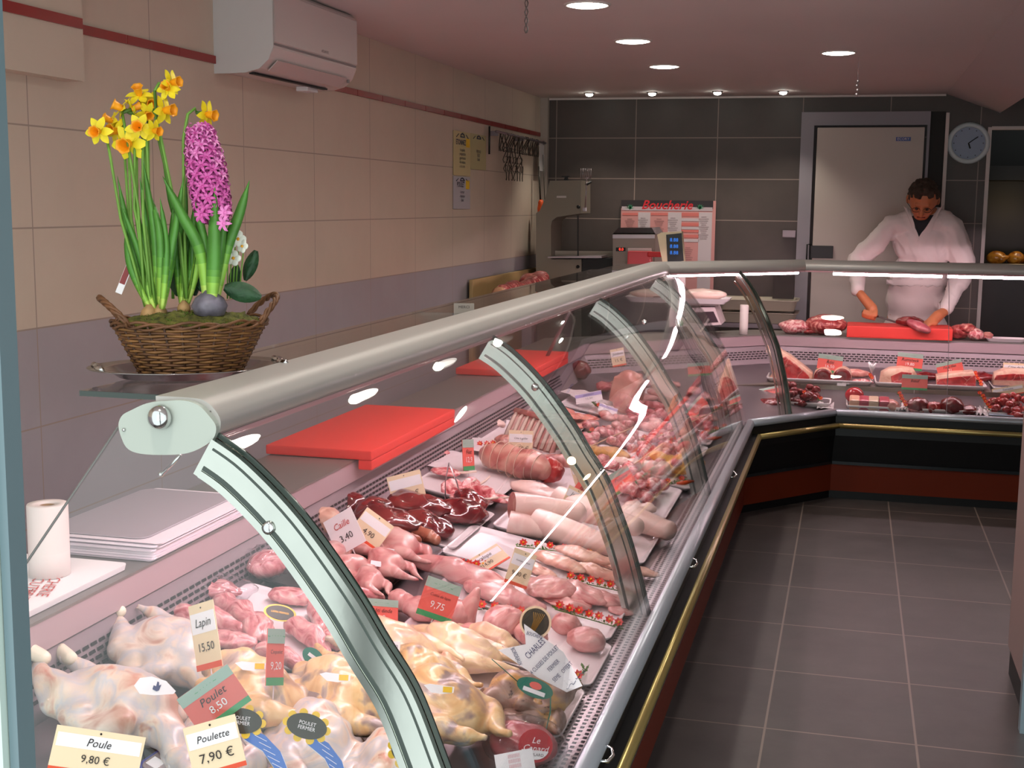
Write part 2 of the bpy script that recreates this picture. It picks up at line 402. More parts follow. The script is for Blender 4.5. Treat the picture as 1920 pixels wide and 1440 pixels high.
for i, (x, y) in enumerate([(-1.79, 8.79), (-1.358, 8.80), (-.918, 8.79), (-.489, 8.82)]):
    t = thing('ceiling_spotlight', 'small round ceiling spotlight by the dark wall, ' + ['leftmost of the four', 'second from the left', 'third from the left', 'rightmost of the four'][i], 'light', (x, y, CEIL), None, 'small spotlights along the back wall')
    MB().lathe([(.026, -.001), (.027, -.009), (.034, -.007), (.036, 0)], seg=20, cap=False).build('rim', M_chrome, t)
    MB().lathe([(.0265, -.006), (.022, -.020), (.001, -.026)], seg=20, cap=False).build('bulb', M_spot, t)
    l = bpy.data.lights.new('spot_beam', 'SPOT'); l.energy = 14; l.spot_size = R(95); l.spot_blend = .6; l.color = (1, .93, .8); l.shadow_soft_size = .03
    link('spot_beam', l, None, (x, y, CEIL-.03))
# lamps carry a soft beam of their own
for x, y in [(-1.02, 4.94), (-1.03, 6.05), (-1.043, 7.17), (-.11, 6.675), (-1.01, 3.83), (-1.0, 2.72), (-.11, 4.3), (-1.0, 1.4)]:
    l = bpy.data.lights.new('downlight_beam', 'SPOT'); l.energy = 17; l.spot_size = R(150); l.spot_blend = 1; l.color = (1, .93, .84); l.shadow_soft_size = .07
    link('downlight_beam', l, None, (x, y, CEIL-.03))
# daylight from the shopfront behind the camera
l = bpy.data.lights.new('shopfront_daylight', 'AREA'); l.shape = 'RECTANGLE'; l.size = 3.8; l.size_y = 2.2; l.energy = 26; l.color = (.90, 1.0, .95)
o = link('shopfront_daylight', l, None, (.3, -1.3, 1.25)); o.rotation_euler = (R(90), 0, 0)
w = bpy.data.worlds.new('world'); SC.world = w; w.use_nodes = True
w.node_tree.nodes['Background'].inputs[0].default_value = (.86, .95, .95, 1); w.node_tree.nodes['Background'].inputs[1].default_value = 1.15

# ================================================================ display cases
NEAR = 1.80
M_fas = plain('rear_fascia_steel', '#b79da3', .45, .15)
M_fas2 = plain('rear_grille_steel', '#94848a', .45, .3)
M_groove = plain('rib_groove_dark', '#4c5450', .4, .4)
ST = {'N': ((-.46, NEAR), (-1, 0)), 'A': ((-.46, 6.63), (-1, .62)), 'B': ((-.045, 7.13), (-.43, 1)), 'E': ((1.9, 7.13), (0, 1))}
def ps(k, d, z):
    F, m = ST[k] if isinstance(k, str) else k
    return Vector((F[0]+m[0]*d, F[1]+m[1]*d, z))
def left(Y): return ((-.46, Y), (-1, 0))
def back(X): return ((X, 7.13), (0, 1))
def sweep(b, ks, prof, closed=True, smooth=False):
    b.loft([[ps(k, d, z) for d, z in prof] for k in ks], closed, closed, smooth); return b
def rect(d0, d1, z0, z1): return [(d0, z0), (d1, z0), (d1, z1), (d0, z1)]
GL = [(.025, .46), (.075, .645), (.117, .762), (.157, .857), (.205, .93), (.257, 1.01), (.344, 1.12), (.43, 1.20), (.49, 1.238)]
def inner(prof, t, ext=0):
    """profile offset towards the inside of the case"""
    out = []
    for i, (d, z) in enumerate(prof):
        a = prof[max(i-1, 0)]; c = prof[min(i+1, len(prof)-1)]
        tx, tz = c[0]-a[0], c[1]-a[1]; L = math.hypot(tx, tz); out.append((d + tz/L*t, z - tx/L*t))
    return out
def smoothp(prof, n=3):
    out = []
    for i in range(len(prof)-1):
        p0 = prof[max(i-1, 0)]; p1 = prof[i]; p2 = prof[i+1]; p3 = prof[min(i+2, len(prof)-1)]
        for j in range(n):
            t = j/n
            out.append(tuple(.5*((2*p1[q]) + (-p0[q]+p2[q])*t + (2*p0[q]-5*p1[q]+4*p2[q]-p3[q])*t*t + (-p0[q]+3*p1[q]-3*p2[q]+p3[q])*t**3) for q in (0, 1)))
    return out + [prof[-1]]
GLS = smoothp(GL, 5)
RAIL = [(.503, 1.232), (.492, 1.236), (.487, 1.255), (.495, 1.272), (.512, 1.286), (.535, 1.291), (.60, 1.291), (.60, 1.232), (.572, 1.232), (.572, 1.272), (.503, 1.272)]
def case(root, ks, ribs, panes, tubes, tz=1.25):
    A = lambda n, prof, mt, sm=False, par=root: sweep(MB(), ks, prof, True, sm).build(n, mt, par)
    A('front_lip', [(.0, .468), (-.010, .470), (-.014, .484), (-.004, .502), (.02, .505), (.03, .49), (.03, .468)], M_lip, True)
    A('front_grille', rect(.032, .105, .44, .474), M_ss)
    A('deck', [(.105, .44), (.105, .4703), (.97, .626), (.97, .59)], M_deck)
    A('rear_grille', [(.97, .60), (1.005, .60), (1.04, .745), (1.025, .745)], M_fas2)
    A('rear_fascia', rect(1.012, 1.04, .735, .797), M_fas)
    A('worktop', rect(1.010, 1.30, .796, .802), M_worktop)
    A('rear_body', rect(1.05, 1.29, .06, .775), M_ssd)
    b = MB(); arc = smoothp(RAIL[:7], 5)
    sweep(b, ks, arc, False, True); sweep(b, ks, RAIL[6:]+[RAIL[0]], False, False)
    for k in (ks[0], ks[-1]): b.add([ps(k, d, z) for d, z in arc+RAIL[7:]], [tuple(range(len(arc)+len(RAIL)-7))])
    b.build('top_rail', M_alu, root)
    A('lit_rail_edge', rect(.4925, .502, 1.224, 1.233), plain('pink_lit_edge', '#e2a3ad', .5))  # added edge strip, the tubes' pink light is put into its colour
    A('bumper_panel', [(.0, .468), (.04, .468), (.04, .36), (-.005, .36)], M_black)
    A('bumper_bracket', rect(-.036, .0, .415, .426), M_black)
    A('bumper_rail', [(-.034, .406), (-.049, .408), (-.055, .4205), (-.049, .433), (-.034, .435), (-.028, .4205)], M_brass, True)
    A('front_panel', [(.0, .37), (.05, .37), (.05, .2), (.03, .2)], M_black)
    A('kick_ledge', rect(.02, .08, .195, .212), plain('ledge', '#23272b', .25, .3))
    A('kick_panel', rect(.03, .09, .045, .195), M_brown)
    A('plinth', rect(.045, .12, 0, .045), M_black)
    for a, c in panes:
        b = MB(); b.loft([[ps(k, d, z) for d, z in GLS] + [ps(k, d, z) for d, z in inner(GLS, .006)[::-1]] for k in (a, c)], True, False, True)
        b.build('glass_pane', M_glass, root)
    for k, sx in ribs:
        F, m_ = ST[k] if isinstance(k, str) else k
        t = Vector((m_[1], -m_[0], 0)).normalized()*(-1)
        def at2(d, z, s): return ps(k, d, z) + t*s
        w = .017
        o1 = inner(GLS, .009); o2 = inner(GLS, .075 if sx else .055); o2 = [p for p in o2]
        b = MB(); b.loft([[at2(*o1[i], -w), at2(*o1[i], w), at2(*o2[i], w), at2(*o2[i], -w)] for i in range(len(o1))], True, True, False)
        rb = b.build('rib', M_rib, root)
        g1 = inner(GLS, .062); g2 = inner(GLS, .074)
        b = MB()
        b.loft([[at2(*g1[i], w+.004), at2(*g1[i], w-.001), at2(*g2[i], w-.001), at2(*g2[i], w+.004)] for i in range(1, len(g1)-1)], True, True, False)
        b.build('rib_bead', M_rib, rb)
        for oo in (.019, .0215) if not sx else (.020, .054, .0575):
            g1 = inner(GLS, oo); g2 = inner(GLS, oo+.0035); b = MB(); b.loft([[at2(*g1[i], w+.0012), at2(*g1[i], w-.001), at2(*g2[i], w-.001), at2(*g2[i], w+.0012)] for i in range(1, len(g1)-1)], True, True, False); b.build('rib_groove', M_groove, rb)
        e1 = GLS; e2 = inner(GLS, .008)
        b = MB(); b.loft([[at2(*e1[i], -.0022), at2(*e1[i], .0022), at2(*e2[i], .0022), at2(*e2[i], -.0022)] for i in range(len(e1))], True, True, False)
        b.build('glass_seam', M_glassedge, root)
    for a, c in tubes:
        b = MB(); b.tube([ps(a, .537, tz), ps(c, .537, tz)], .013, 10); b.build('light_tube', M_tube, root)
def slots(root, ks, rows, pitch=.021, ln=.011, name='perforation', p0=0):
    """rows of punched slots: list of (d,z, dvec) along a straight run from ks[0] to ks[1]"""
    a, c = ks; b = MB()
    for r, (d, z, hw, dz) in enumerate(rows):
        P, Q = ps(a, d, z), ps(c, d, z); L = (Q-P).length; u = (Q-P)/L
        F, m_ = ST[a] if isinstance(a, str) else a
        v = Vector((m_[0], m_[1], 0)); v = (v - u*v.dot(u)).normalized(); v = (v + Vector((0, 0, dz))).normalized()
        n = int(L/pitch)
        for i in range(n):
            c0 = P + u*(pitch*(i+.5*(r % 2)+.3))
            b.add([c0-u*ln/2-v*hw, c0+u*ln/2-v*hw, c0+u*ln/2+v*hw, c0-u*ln/2+v*hw], [(0, 1, 2, 3)])
    b.build(name, M_hole, root)
LC = thing('refrigerated_display_case', 'long curved-glass refrigerated meat display case with brass bumper, running along the left wall', 'display case', (0, 0, 0))
R2, R3 = left(3.40), left(4.95)
case(LC, ('N', 'A'), [(left(NEAR), 1), (R2, 1), (R3, 1), (left(6.5), 1)], [(left(NEAR), R2), (R2, R3), (R3, left(6.5)), (left(6.5), 'A')], [(left(1.9), left(3.3)), (left(3.45), left(4.85)), (left(5.0), left(6.5))])
CC = thing('refrigerated_display_case', 'short angled corner display case joining the left case to the back case', 'display case', (0, 0, 0))
case(CC, ('A', 'B'), [(((-.25, 6.88), (-.715, .81)), 0)], [('A', 'B')], [(((-.44, 6.65), (-.98, .63)), ((-.06, 7.11), (-.45, .98)))], 1.222)
BC = thing('refrigerated_display_case', 'curved-glass display case of red beef across the back, in front of the butcher', 'display case', (0, 0, 0))
case(BC, ('B', 'E'), [], [('B', back(.53)), (back(.53), 'E')], [(back(-.1), back(.5)), (back(.53), back(1.7))], 1.219)
b = MB(); e2 = inner(GLS, .008)
b.loft([[ps(back(.53), *GLS[i]) + Vector((-.0015, 0, 0)), ps(back(.53), *GLS[i]) + Vector((.0015, 0, 0)), ps(back(.53), *e2[i]) + Vector((.0015, 0, 0)), ps(back(.53), *e2[i]) + Vector((-.0015, 0, 0))] for i in range(len(GLS))]); b.build('glass_seam', plain('clear_seam', '#a99aa0', .2), BC)
fg = [(.043+.0165*i, .4746, .0045, 0) for i in range(4)]
rg = [(.983+.0075*i, .638+.030*i, .0085, 3.6) for i in range(3)]
slots(LC, (left(1.85), left(6.55)), fg); slots(CC, ('A', 'B'), fg); slots(BC, ('B', 'E'), fg)
rg2 = [(.97+.379*(.058+.0135*i)-.002, .658+.0135*i, .0036, 2.64) for i in range(4)]
slots(LC, (left(1.85), left(6.55)), rg2, .029, .021); slots(CC, ('A', 'B'), rg2, .029, .021); slots(BC, ('B', 'E'), rg2, .029, .021)
# near end of the long case: end plate with bolt, clear end pane, solid side
EP = [on(x, y, 1, NEAR-.012) for x, y in [(222, 797), (229, 779), (246, 769), (276, 756), (310, 752), (345, 751), (372, 760), (392, 780), (405, 800), (400, 822), (380, 838), (350, 850), (310, 853), (265, 851), (240, 842), (228, 822)]]
EP = [.5*((2*EP[i])+(EP[(i+1) % 16]-EP[i-1])*t_+(2*EP[i-1]-5*EP[i]+4*EP[(i+1) % 16]-EP[(i+2) % 16])*t_*t_+(-EP[i-1]+3*EP[i]-3*EP[(i+1) % 16]+EP[(i+2) % 16])*t_**3) for i in range(16) for t_ in (0, .25, .5, .75)]
b = MB(); b.prism(EP, (0, .018, 0)); b.build('end_plate', M_end, LC)
bc = on(302, 782, 1, NEAR-.014)
b = MB(); b.lathe([(.0195, 0), (.0195, .006), (.017, .013), (.011, .018), (.002, .0195)], bc, 24, True, Matrix.Rotation(R(90), 3, 'X')); b.build('end_bolt', M_chrome, LC)
bb = on(232, 806, 1, NEAR-.013); b = MB(); b.lathe([(.003, 0), (.002, .002)], bb, 10, True, Matrix.Rotation(R(90), 3, 'X')); b.build('screw', M_chrome, LC)
side = [ps('N', d, z) for d, z in inner(GLS, .012)] + [on(222, 800, 1, NEAR), on(45, 1062, 1, NEAR), Vector((-1.475, NEAR, .81)), Vector((-1.475, NEAR, .5))]
b = MB(); b.prism([p - Vector((0, .003, 0)) for p in side], (0, .005, 0)); b.build('end_pane', M_glass, LC)
b = MB(); b.tube([on(222, 800, 1, NEAR), on(45, 1062, 1, NEAR), Vector((-1.475, NEAR, .81))], .0022, 6); b.build('end_pane_edge', plain('pane_edge_grey', '#6d6a68', .3), LC)
b = MB(); b.box((-1.0, NEAR-.02, .25), (1.06, .03, .46)); b.build('end_panel', M_alu, LC)
b = MB(); b.tube([on(338, 852, 1, NEAR+.01), on(325, 868, 1, NEAR+.01), on(303, 890, 1, NEAR+.03)], .003, 8); b.ball(on(302, 889, 1, NEAR+.03), .005, 8, 6); b.build('latch_pin', M_chrome, LC)
# screw heads on the ribs
for Y, pts in ((NEAR, [(503, 990)]), (3.40, [(1003, 726)]), (4.95, [(1208, 604)])):
    for x, y in pts:
        p = on(x, y, 1, Y-.019); b = MB(); b.lathe([(.0105, 0), (.0105, .002), (.006, .004), (.001, .0045)], p, 16, True, Matrix.Rotation(R(90), 3, 'X')); b.build('rib_screw', M_chrome, LC)
# little pulls on the lip
for Y in (2.47, 3.95, 5.35):
    b = MB(); p = Vector((-.449, Y, .475)); b.tube([p+Vector((-.004, -.02, -.004)), p+Vector((.012, -.01, -.006)), p+Vector((.02, .008, 0)), p+Vector((.014, .024, .008)), p+Vector((.0, .026, .012))], [.0035, .004, .004, .003, .002], 8)
    b.build('glass_pull', M_chrome, LC)
# glass shelves on top of the case
def shelf(k1, k2, d0, d1, z=1.268, near=False):
    t = MB(); sweep(t, (k1, k2), rect(d0, d1, z-.009, z)); return t
t = shelf(left(1.95), left(3.695), .575, .835).build('glass_shelf', M_shelf); tag(t, 'tinted glass shelf on top of the long case, the pane under the flower basket', 'shelf')
b = MB(); b.box((-1.165, 1.948, 1.2635), (.26, .003, .0095)); b.build('shelf_edge', M_glassedge, t)
t = shelf(left(3.70), left(6.5), .575, .835).build('glass_shelf', M_shelf); tag(t, 'tinted glass shelf on top of the long case beyond the small white card', 'shelf')
b = MB(); b.loft([[ps(k, d, z) for d, z in rect(.575, .80, 1.259, 1.268)] for k in (left(6.51), 'A', ((-.25, 6.88), (-.715, .81)))]); o = b.build('glass_shelf', M_shelf); tag(o, 'dark tinted glass corner shelf under the price display', 'shelf')
for Y in (6.3,):
    b = MB(); b.tube([(-1.49, Y, .802), (-1.27, Y, 1.259)], .009, 10); b.build('shelf_post', M_ssd, LC)
# ================================================================ food materials 
M_skin = meat('pale_chicken_skin', [(.25, '#c58f80'), (.42, '#dec4b4'), (.55, '#ead4be'), (.66, '#c9c2c4'), (.8, '#be6f66')], 16, .34, 1.2)
M_skiny = meat('yellow_chicken_skin', [(.28, '#b58a72'), (.42, '#dcae78'), (.54, '#e8c694'), (.66, '#b6a198'), (.78, '#8f7a78')], 12, .34, 1.6, speck=('#8d7672', 17, .56))
M_skinp = meat('pale_yellow_chicken_skin', [(.3, '#e0ab98'), (.5, '#efcfa4'), (.7, '#eac3b4')], 13, .32, 1.2)
M_skinb = meat('blue_white_chicken_skin', [(.3, '#c2907f'), (.42, '#e2cabb'), (.54, '#c3bcc0'), (.64, '#e0c6b2'), (.74, '#cf8a74')], 11, .36, 1.6, speck=('#9b4a40', 24, .70))
M_guinea = meat('guinea_fowl_skin', [(.3, '#8b6a5c'), (.5, '#a48478'), (.62, '#cf9c5e'), (.8, '#7f6c6b')], 10, .36, 1.3, speck=('#51393a', 60, .64))
M_pink = meat('pink_poultry_meat', [(.28, '#bd6167'), (.45, '#dc9592'), (.6, '#e8aea9'), (.75, '#f2cbc3')], 12, .28, 1.8, stretch=(1, 2.2, 1))
M_pinkd = meat('rabbit_meat', [(.3, '#a9494e'), (.46, '#d4868a'), (.6, '#e5aaa8'), (.75, '#f1cdc6')], 16, .28, 2.2, stretch=(1, 2.5, 1))
M_quail = meat('quail_skin', [(.3, '#bb6266'), (.5, '#da9c98'), (.7, '#e6bbb4')], 18, .28, 1.4)
M_veal = meat('veal_escalope', [(.3, '#cd7a7a'), (.5, '#e09c98'), (.7, '#efbcb4')], 9, .27, 2.0, stretch=(1, 3, 1))
M_vealy = meat('turkey_escalope', [(.3, '#d58c80'), (.5, '#e8b09c'), (.7, '#f2cab8')], 9, .27, 2.0, stretch=(1, 3, 1))
M_liver = meat('calf_liver', [(.3, '#4d1017'), (.5, '#6f1d22'), (.7, '#8d3230')], 9, .1, 1.2, bump=.35, coat=.8)
M_ham = meat('pork_skin', [(.3, '#e2b1a9'), (.5, '#f0d0c6'), (.7, '#e9bfb4')], 6, .36, .8, bump=.2)
M_cut = meat('cut_pork', [(.3, '#c4706a'), (.5, '#d88f84'), (.68, '#e8b7a6')], 12, .3, 2.5)
M_roast = meat('veal_roast', [(.3, '#a5514e'), (.45, '#c88378'), (.6, '#d7a594'), (.8, '#b08678')], 9, .32, 1.6)
M_brownm = meat('stuffed_roulade', [(.3, '#96493a'), (.5, '#b66a52'), (.7, '#cf937c')], 14, .3, 1.4)
M_beef = meat('red_beef', [(.3, '#85181c'), (.5, '#ad2b2c'), (.66, '#c2423d'), (.8, '#dfa092')], 14, .3, 2.0, vein=('#d79c8f', 9, .02))
M_beefd = meat('dark_beef', [(.3, '#5a1014'), (.55, '#7c1e22'), (.8, '#97393a')], 18, .26, 1.5)
M_fat = meat('white_fat', [(.35, '#d99f8a'), (.55, '#e8bfa6'), (.75, '#dca48f')], 20, .4, 1)
M_raw = meat('raw_trimmings', [(.3, '#a5373f'), (.45, '#d27076'), (.56, '#e8a7a4'), (.68, '#f5dcd4')], 26, .28, 2.4)
M_red = meat('red_cubes', [(.3, '#94242c'), (.5, '#c65560'), (.75, '#e29a98')], 22, .28, 1.6)
M_pastry = meat('yellow_breading', [(.3, '#b57324'), (.5, '#d79a35'), (.7, '#e7b85a')], 30, .5, 1, coat=0)
M_rib = meat('rib_flesh', [(.3, '#b26660'), (.5, '#cf938a'), (.7, '#e0b4a6')], 10, .3, 1.2, stretch=(1, 1, .3))
M_bone = plain('rib_bone', '#e4cabc', .4, vary=.08, vscale=20)
M_tray = plain('white_tray_plastic', '#ecdfe2', .28)
M_silver = plain('silver_tray', '#a79da6', .25, .7)
M_card = plain('cream_card', '#f0d7b4', .5); M_cardw = plain('white_card', '#f2e6ea', .5)
M_orange = plain('orange_edge', '#e2491f', .45); M_tagred = plain('red_tag', '#e8655c', .35); M_green = plain('green_tag', '#3f9a63', .4)
M_tagtop = plain('grey_green_tag', '#9fb3a8', .4); M_ink = plain('black_ink', '#241a1c', .6); M_inkb = plain('navy_ink', '#3a3d68', .6)
M_inkr = plain('red_ink', '#c23a32', .6); M_spike = plain('clear_spike', '#d9c6cc', .2)
M_leafg = plain('plastic_parsley', '#4f7f2e', .5, vary=.4, vscale=60); M_petal = plain('red_petal', '#d8281a', .4); M_yel = plain('yellow_centre', '#f2a81c', .4)
M_blue = plain('blue_label', '#3c6fc4', .4); M_yellow = plain('yellow_label', '#f1c21c', .4); M_wl = plain('white_label', '#f6f0f4', .4)
M_dgreen = plain('dark_green_ribbon', '#1f6f5c', .4); M_gold = plain('gold_rim', '#c79a44', .35, .5); M_blackl = plain('black_label', '#2a2417', .35)
M_purple = plain('purple_pack', '#4a47a8', .25)
M_film = glassy('cling_film', (.93, .92, .94), 1.45, 1, .12)
M_string = plain('butchers_string', '#e6cbb6', .7)

# ================================================================ food shapes (meshes are shared by their copies)
def blobmesh(name, r, seed, amp, freq, mat, flat=.0, seg=34, rings=20, bend=0, pinch=0):
    b = MB(); b.ball((0, 0, 0), r, seg, rings); me = b.mesh(name, mat)
    s = Vector((seed*3.1, seed*1.3, seed*.7)); mr = max(r)
    for v in me.vertices:
        p = v.co.copy(); n = noise.noise(p*freq + s) + .55*noise.noise(p*freq*2.3 + s) + .35*noise.noise(p*freq*5 + s) - .25*abs(noise.noise(p*freq*1.6 - s))*2
        if pinch: p.y *= 1 - pinch*(.5+.5*math.tanh(p.x/mr*3))
        v.co = p + v.normal*(n*amp)
        if bend: v.co.y += bend*(v.co.x/mr)**2*mr
        v.co.z += r[2]*(1-flat)
        if v.co.z < 0: v.co.z *= .1
    me.update(); return me
def variants(name, n, r, amp, freq, mat, **k):
    return [blobmesh(name, (r[0]*(1+.12*math.sin(i*2.3)), r[1]*(1+.15*math.sin(i*1.7+1)), r[2]), i+1, amp, freq, mat, **k) for i in range(n)]
def chick(seed, mat, legs=True, name='carcass'):
    r = random.Random(seed); q = lambda a: r.uniform(-a, a)
    P = [('b', (0, 0, .058), (.098+q(.006), .068+q(.005), .055)), ('b', (-.035, 0, .078), (.055, .046, .04)), ('b', (.05, 0, .05), (.06, .06, .045))]
    for s in (-1, 1):
        P += [('l', [(.01, .052*s, .045), (.055, .066*s, .05+q(.006)), (.088, .058*s, .058)], [.030, .034, .024])]
        P += [('l', [(.088, .058*s, .058), (.125, .04*s+q(.01), .062), (.165, .03*s+q(.015), .072+q(.01))], [.024, .016, .0095])]
        P += [('l', [(-.06, .058*s, .055), (-.02, .088*s, .036), (.022, .085*s, .04), (.0, .078*s, .058)], [.019, .017, .014, .009])]
    P += [('l', [(-.09, 0, .055), (-.125, .012, .045), (-.15, .03, .03)], [.03, .022, .017])]
    return fuse(P, .0058, 3, name, mat, bumps=.007, bscale=30, seed=seed)
def small_bird(seed, mat): return fuse([('b', (0, 0, .035), (.05, .038, .033)), ('b', (-.02, 0, .045), (.03, .028, .024)),
    ('l', [(.02, .03, .03), (.05, .03, .035), (.075, .015, .03), (.1, .008, .028)], [.016, .014, .007, .004]), ('l', [(.02, -.03, .03), (.05, -.03, .035), (.075, -.018, .03), (.1, -.012, .03)], [.016, .014, .007, .004]),
    ('l', [(-.03, .03, .03), (0, .043, .02)], [.01, .008]), ('l', [(-.03, -.03, .03), (0, -.043, .02)], [.01, .008])], .0042, 3, 'bird', mat, bumps=.003, bscale=40, seed=seed)
def foot(mat): return fuse([('l', [(0, 0, .03), (.05, 0, .03)], [.009, .011]), ('l', [(.05, 0, .03), (.085, .02, .022), (.145, .052, .002)], [.009, .0075, .0045]),
    ('l', [(.05, 0, .03), (.09, 0, .03), (.162, .002, .008)], [.009, .0075, .0045]), ('l', [(.05, 0, .03), (.085, -.02, .03), (.14, -.056, .012)], [.009, .0075, .0045]), ('l', [(.05, 0, .03), (.035, -.02, .018)], [.008, .005])], .0035, 2, 'foot', mat)

def frame_at(px, py, h=0.0, yaw=0, tilt=True, P=None):
    """matrix standing on the sloping deck at a photo position"""
    P = at(px, py, h) if P is None else Vector(P)
    T = Matrix.Rotation(TILT, 4, 'Y') if tilt else Matrix.Identity(4)
    return Matrix.Translation(P) @ T @ Matrix.Rotation(R(yaw), 4, 'Z')
def put(me, name, label, cat, px, py, h=0.0, yaw=0, s=1.0, group=None, tilt=True, pitch=0, rollx=0, P=None, mat=None):
    o = link(name, me); o.matrix_world = frame_at(px, py, h, yaw, tilt, P) @ Matrix.Rotation(R(pitch), 4, 'Y') @ Matrix.Rotation(R(rollx), 4, 'X') @ (Matrix.Diagonal((*(s if isinstance(s, (tuple, list)) else (s, s, s)), 1)))
    return tag(o, label, cat, group)
def part(me, name, parent, loc=(0, 0, 0), rot=(0, 0, 0), s=1.0):
    o = link(name, me, parent, loc); o.rotation_euler = rot; o.scale = (s, s, s) if isinstance(s, (int, float)) else s; return o
def rrect(w, l, r, z, n=4, cx=0, cy=0):
    out = []
    for sx, sy, a0 in ((1, 1, 0), (-1, 1, 90), (-1, -1, 180), (1, -1, 270)):
        for i in range(n+1):
            a = R(a0 + 90*i/n); out.append(Vector((cx+sx*(w/2-r) + r*math.cos(a), cy+sy*(l/2-r) + r*math.sin(a), z)))
    return out
TRAYS = {}
def tray(x0, x1, y0, y1, label, mat=None, h=.017, lift=.0, yaw=0, name='display_tray'):
    """shallow plastic tray lying on the deck; deck coordinates"""
    w = (x1-x0)/math.cos(TILT); l = y1-y0; b = MB()
    b.loft([rrect(w-.03, l-.03, .02, .0), rrect(w-.012, l-.012, .024, h*.55), rrect(w, l, .028, h), rrect(w-.008, l-.008, .026, h+.001), rrect(w-.022, l-.022, .022, h*.6), rrect(w-.04, l-.04, .016, .004)], True, True, True)
    o = b.build(name, mat or M_tray); xc = (x0+x1)/2
    o.matrix_world = frame_at(0, 0, 0, yaw, True, (xc, (y0+y1)/2, deck_z(xc)+.0015+lift))
    return tag(o, label, 'tray', 'white display trays in the long case' if (mat is None and 'white' in label) else None)
# ---- price cards
def facing(P, yaw=0, roll=0, lean=0):
    v = EYE - P; a = math.atan2(v.x, -v.y)  # turn the card (normal -Y) towards the viewer's side
    el = math.atan2(v.z, math.hypot(v.x, v.y))
    return Matrix.Rotation(a + R(yaw), 4, 'Z') @ Matrix.Rotation(R(roll), 4, 'Y') @ Matrix.Rotation(-R(lean), 4, 'X')
def card(px, py, h, w, hh, roll, yaw, style, title, price, label, lean=18, P=None, spike=.05, cat='price tag', name='price_tag'):
    P = at(px, py, h) if P is None else Vector(P); D = (P-EYE).length/FPX; W, H = w*D, hh*D
    e = link(name, None); e.matrix_world = Matrix.Translation(P) @ facing(P, yaw, roll, lean); tag(e, label, cat)
    flat = (R(90), 0, 0)
    def band(nm, z0, z1, mt, y=-.0012, x0=-.5, x1=.5, hide=False):
        return MB().box(((x0+x1)/2*W, y, (z0+z1)/2*H), (abs(x1-x0)*W, .0008, abs(z1-z0)*H)).build(nm, mt, e)
    MB().box((0, 0, 0), (W, .0016, H)).build('card', {'cream': M_card, 'red': M_tagred, 'white': M_cardw, 'violet': M_cardw}[style], e)
    ink = M_ink
    if style == 'cream':
        band('name_strip', .05, .36, M_wl, x0=-.47, x1=.47); band('orange_edge', -.5, -.41, M_orange)
        MB().lathe([(.001, 0), (.0018, .0006)], (0, -.0016, H*.43), 8, True, Matrix.Rotation(R(90), 3, 'X')).build('pin_hole', M_ink, e)
        tz, pz = .2, -.17
    elif style == 'red':
        band('leafy_header', .24, .5, M_tagtop); band('green_edge', -.5, -.36, M_green)
        lettering('~ %s ~' % '· · · ·', H*.14, M_green, e, (0, -.002, H*.37), flat, 'header_marks', squeeze=1.1)
        tz, pz = .09, -.16
    elif style == 'violet':
        band('violet_band', .1, .42, plain('violet_band', '#a79bd0', .4)); tz, pz = .26, -.15
    else:
        tz, pz = .2, -.15; ink = M_inkr
    if title: lettering(title, min(H*.26, W*1.55/max(4, len(title))), ink, e, (0, -.0026, H*tz), flat, 'lettering', shear=.25, squeeze=.95)
    if price: lettering(price, min(H*.25, W*1.5/max(4, len(price))), M_wl if style == 'red' else M_ink, e, (0, -.0026, H*pz), flat, 'price')
    if spike:
        b = MB(); b.tube([(0, .0015, -H*.42), (0, .002, -H/2-spike)], .0014, 6); b.build('spike', M_spike, e)
    return e
# ---- flower garnish strips
def garnish(p0, p1, n, label, h=.02, lift=0.0, P0=None, P1=None):
    A = at(*p0, h) if P0 is None else Vector(P0); B = at(*p1, h) if P1 is None else Vector(P1)
    L = (B-A).length; u = (B-A)/L; e = thing('garnish_strip', label, 'garnish', A, None, 'plastic parsley and flower strips')
    r = random.Random(int(L*1e4)); b = MB(); side = u.cross(Vector((0, 0, 1))).normalized()
    for i in range(int(L/.0035)):
        c = u*(i*.0035) + side*r.uniform(-.008, .008); t = Vector((r.uniform(-1, 1), r.uniform(-1, 1), r.uniform(.2, 1))).normalized()*r.uniform(.008, .015)
        s2 = t.cross(Vector((r.random(), r.random(), .3))).normalized()*.0035
        b.add([c, c+t*.6+s2, c+t, c+t*.6-s2], [(0, 1, 2, 3)])
    b.tube([(0, 0, -.003), tuple(u*L+Vector((0, 0, -.003)))], .0016, 6)
    o = b.build('parsley', M_leafg, e)
    for i in range(n):
        c = u*(L*(i+.5)/n) + Vector((r.uniform(-.002, .002), r.uniform(-.003, .003), .012)) + side*r.uniform(-.004, .004)
        d = (EYE-(A+c)).normalized()*.8+Vector((0, 0, .5)); q = d.to_track_quat('Z', 'Y')
        b = MB(); vs = []
        for k in range(7):
            a = 2*math.pi*k/7; ca, sa = math.cos(a), math.sin(a); w = .0042
            pts = [Vector((ca*.003-sa*w*.5, sa*.003+ca*w*.5, 0)), Vector((ca*.008-sa*w, sa*.008+ca*w, .002)), Vector((ca*.0135, sa*.0135, .004)), Vector((ca*.008+sa*w, sa*.008-ca*w, .002)), Vector((ca*.003+sa*w*.5, sa*.003-ca*w*.5, 0))]
            b.add([q @ p for p in pts], [(0, 1, 2, 3, 4)])
        f = b.build('flower', M_petal, e, c)
        b = MB(); b.ball(q @ Vector((0, 0, .002)), .0038, 8, 6); b.build('flower_centre', M_yel, f)
    return e
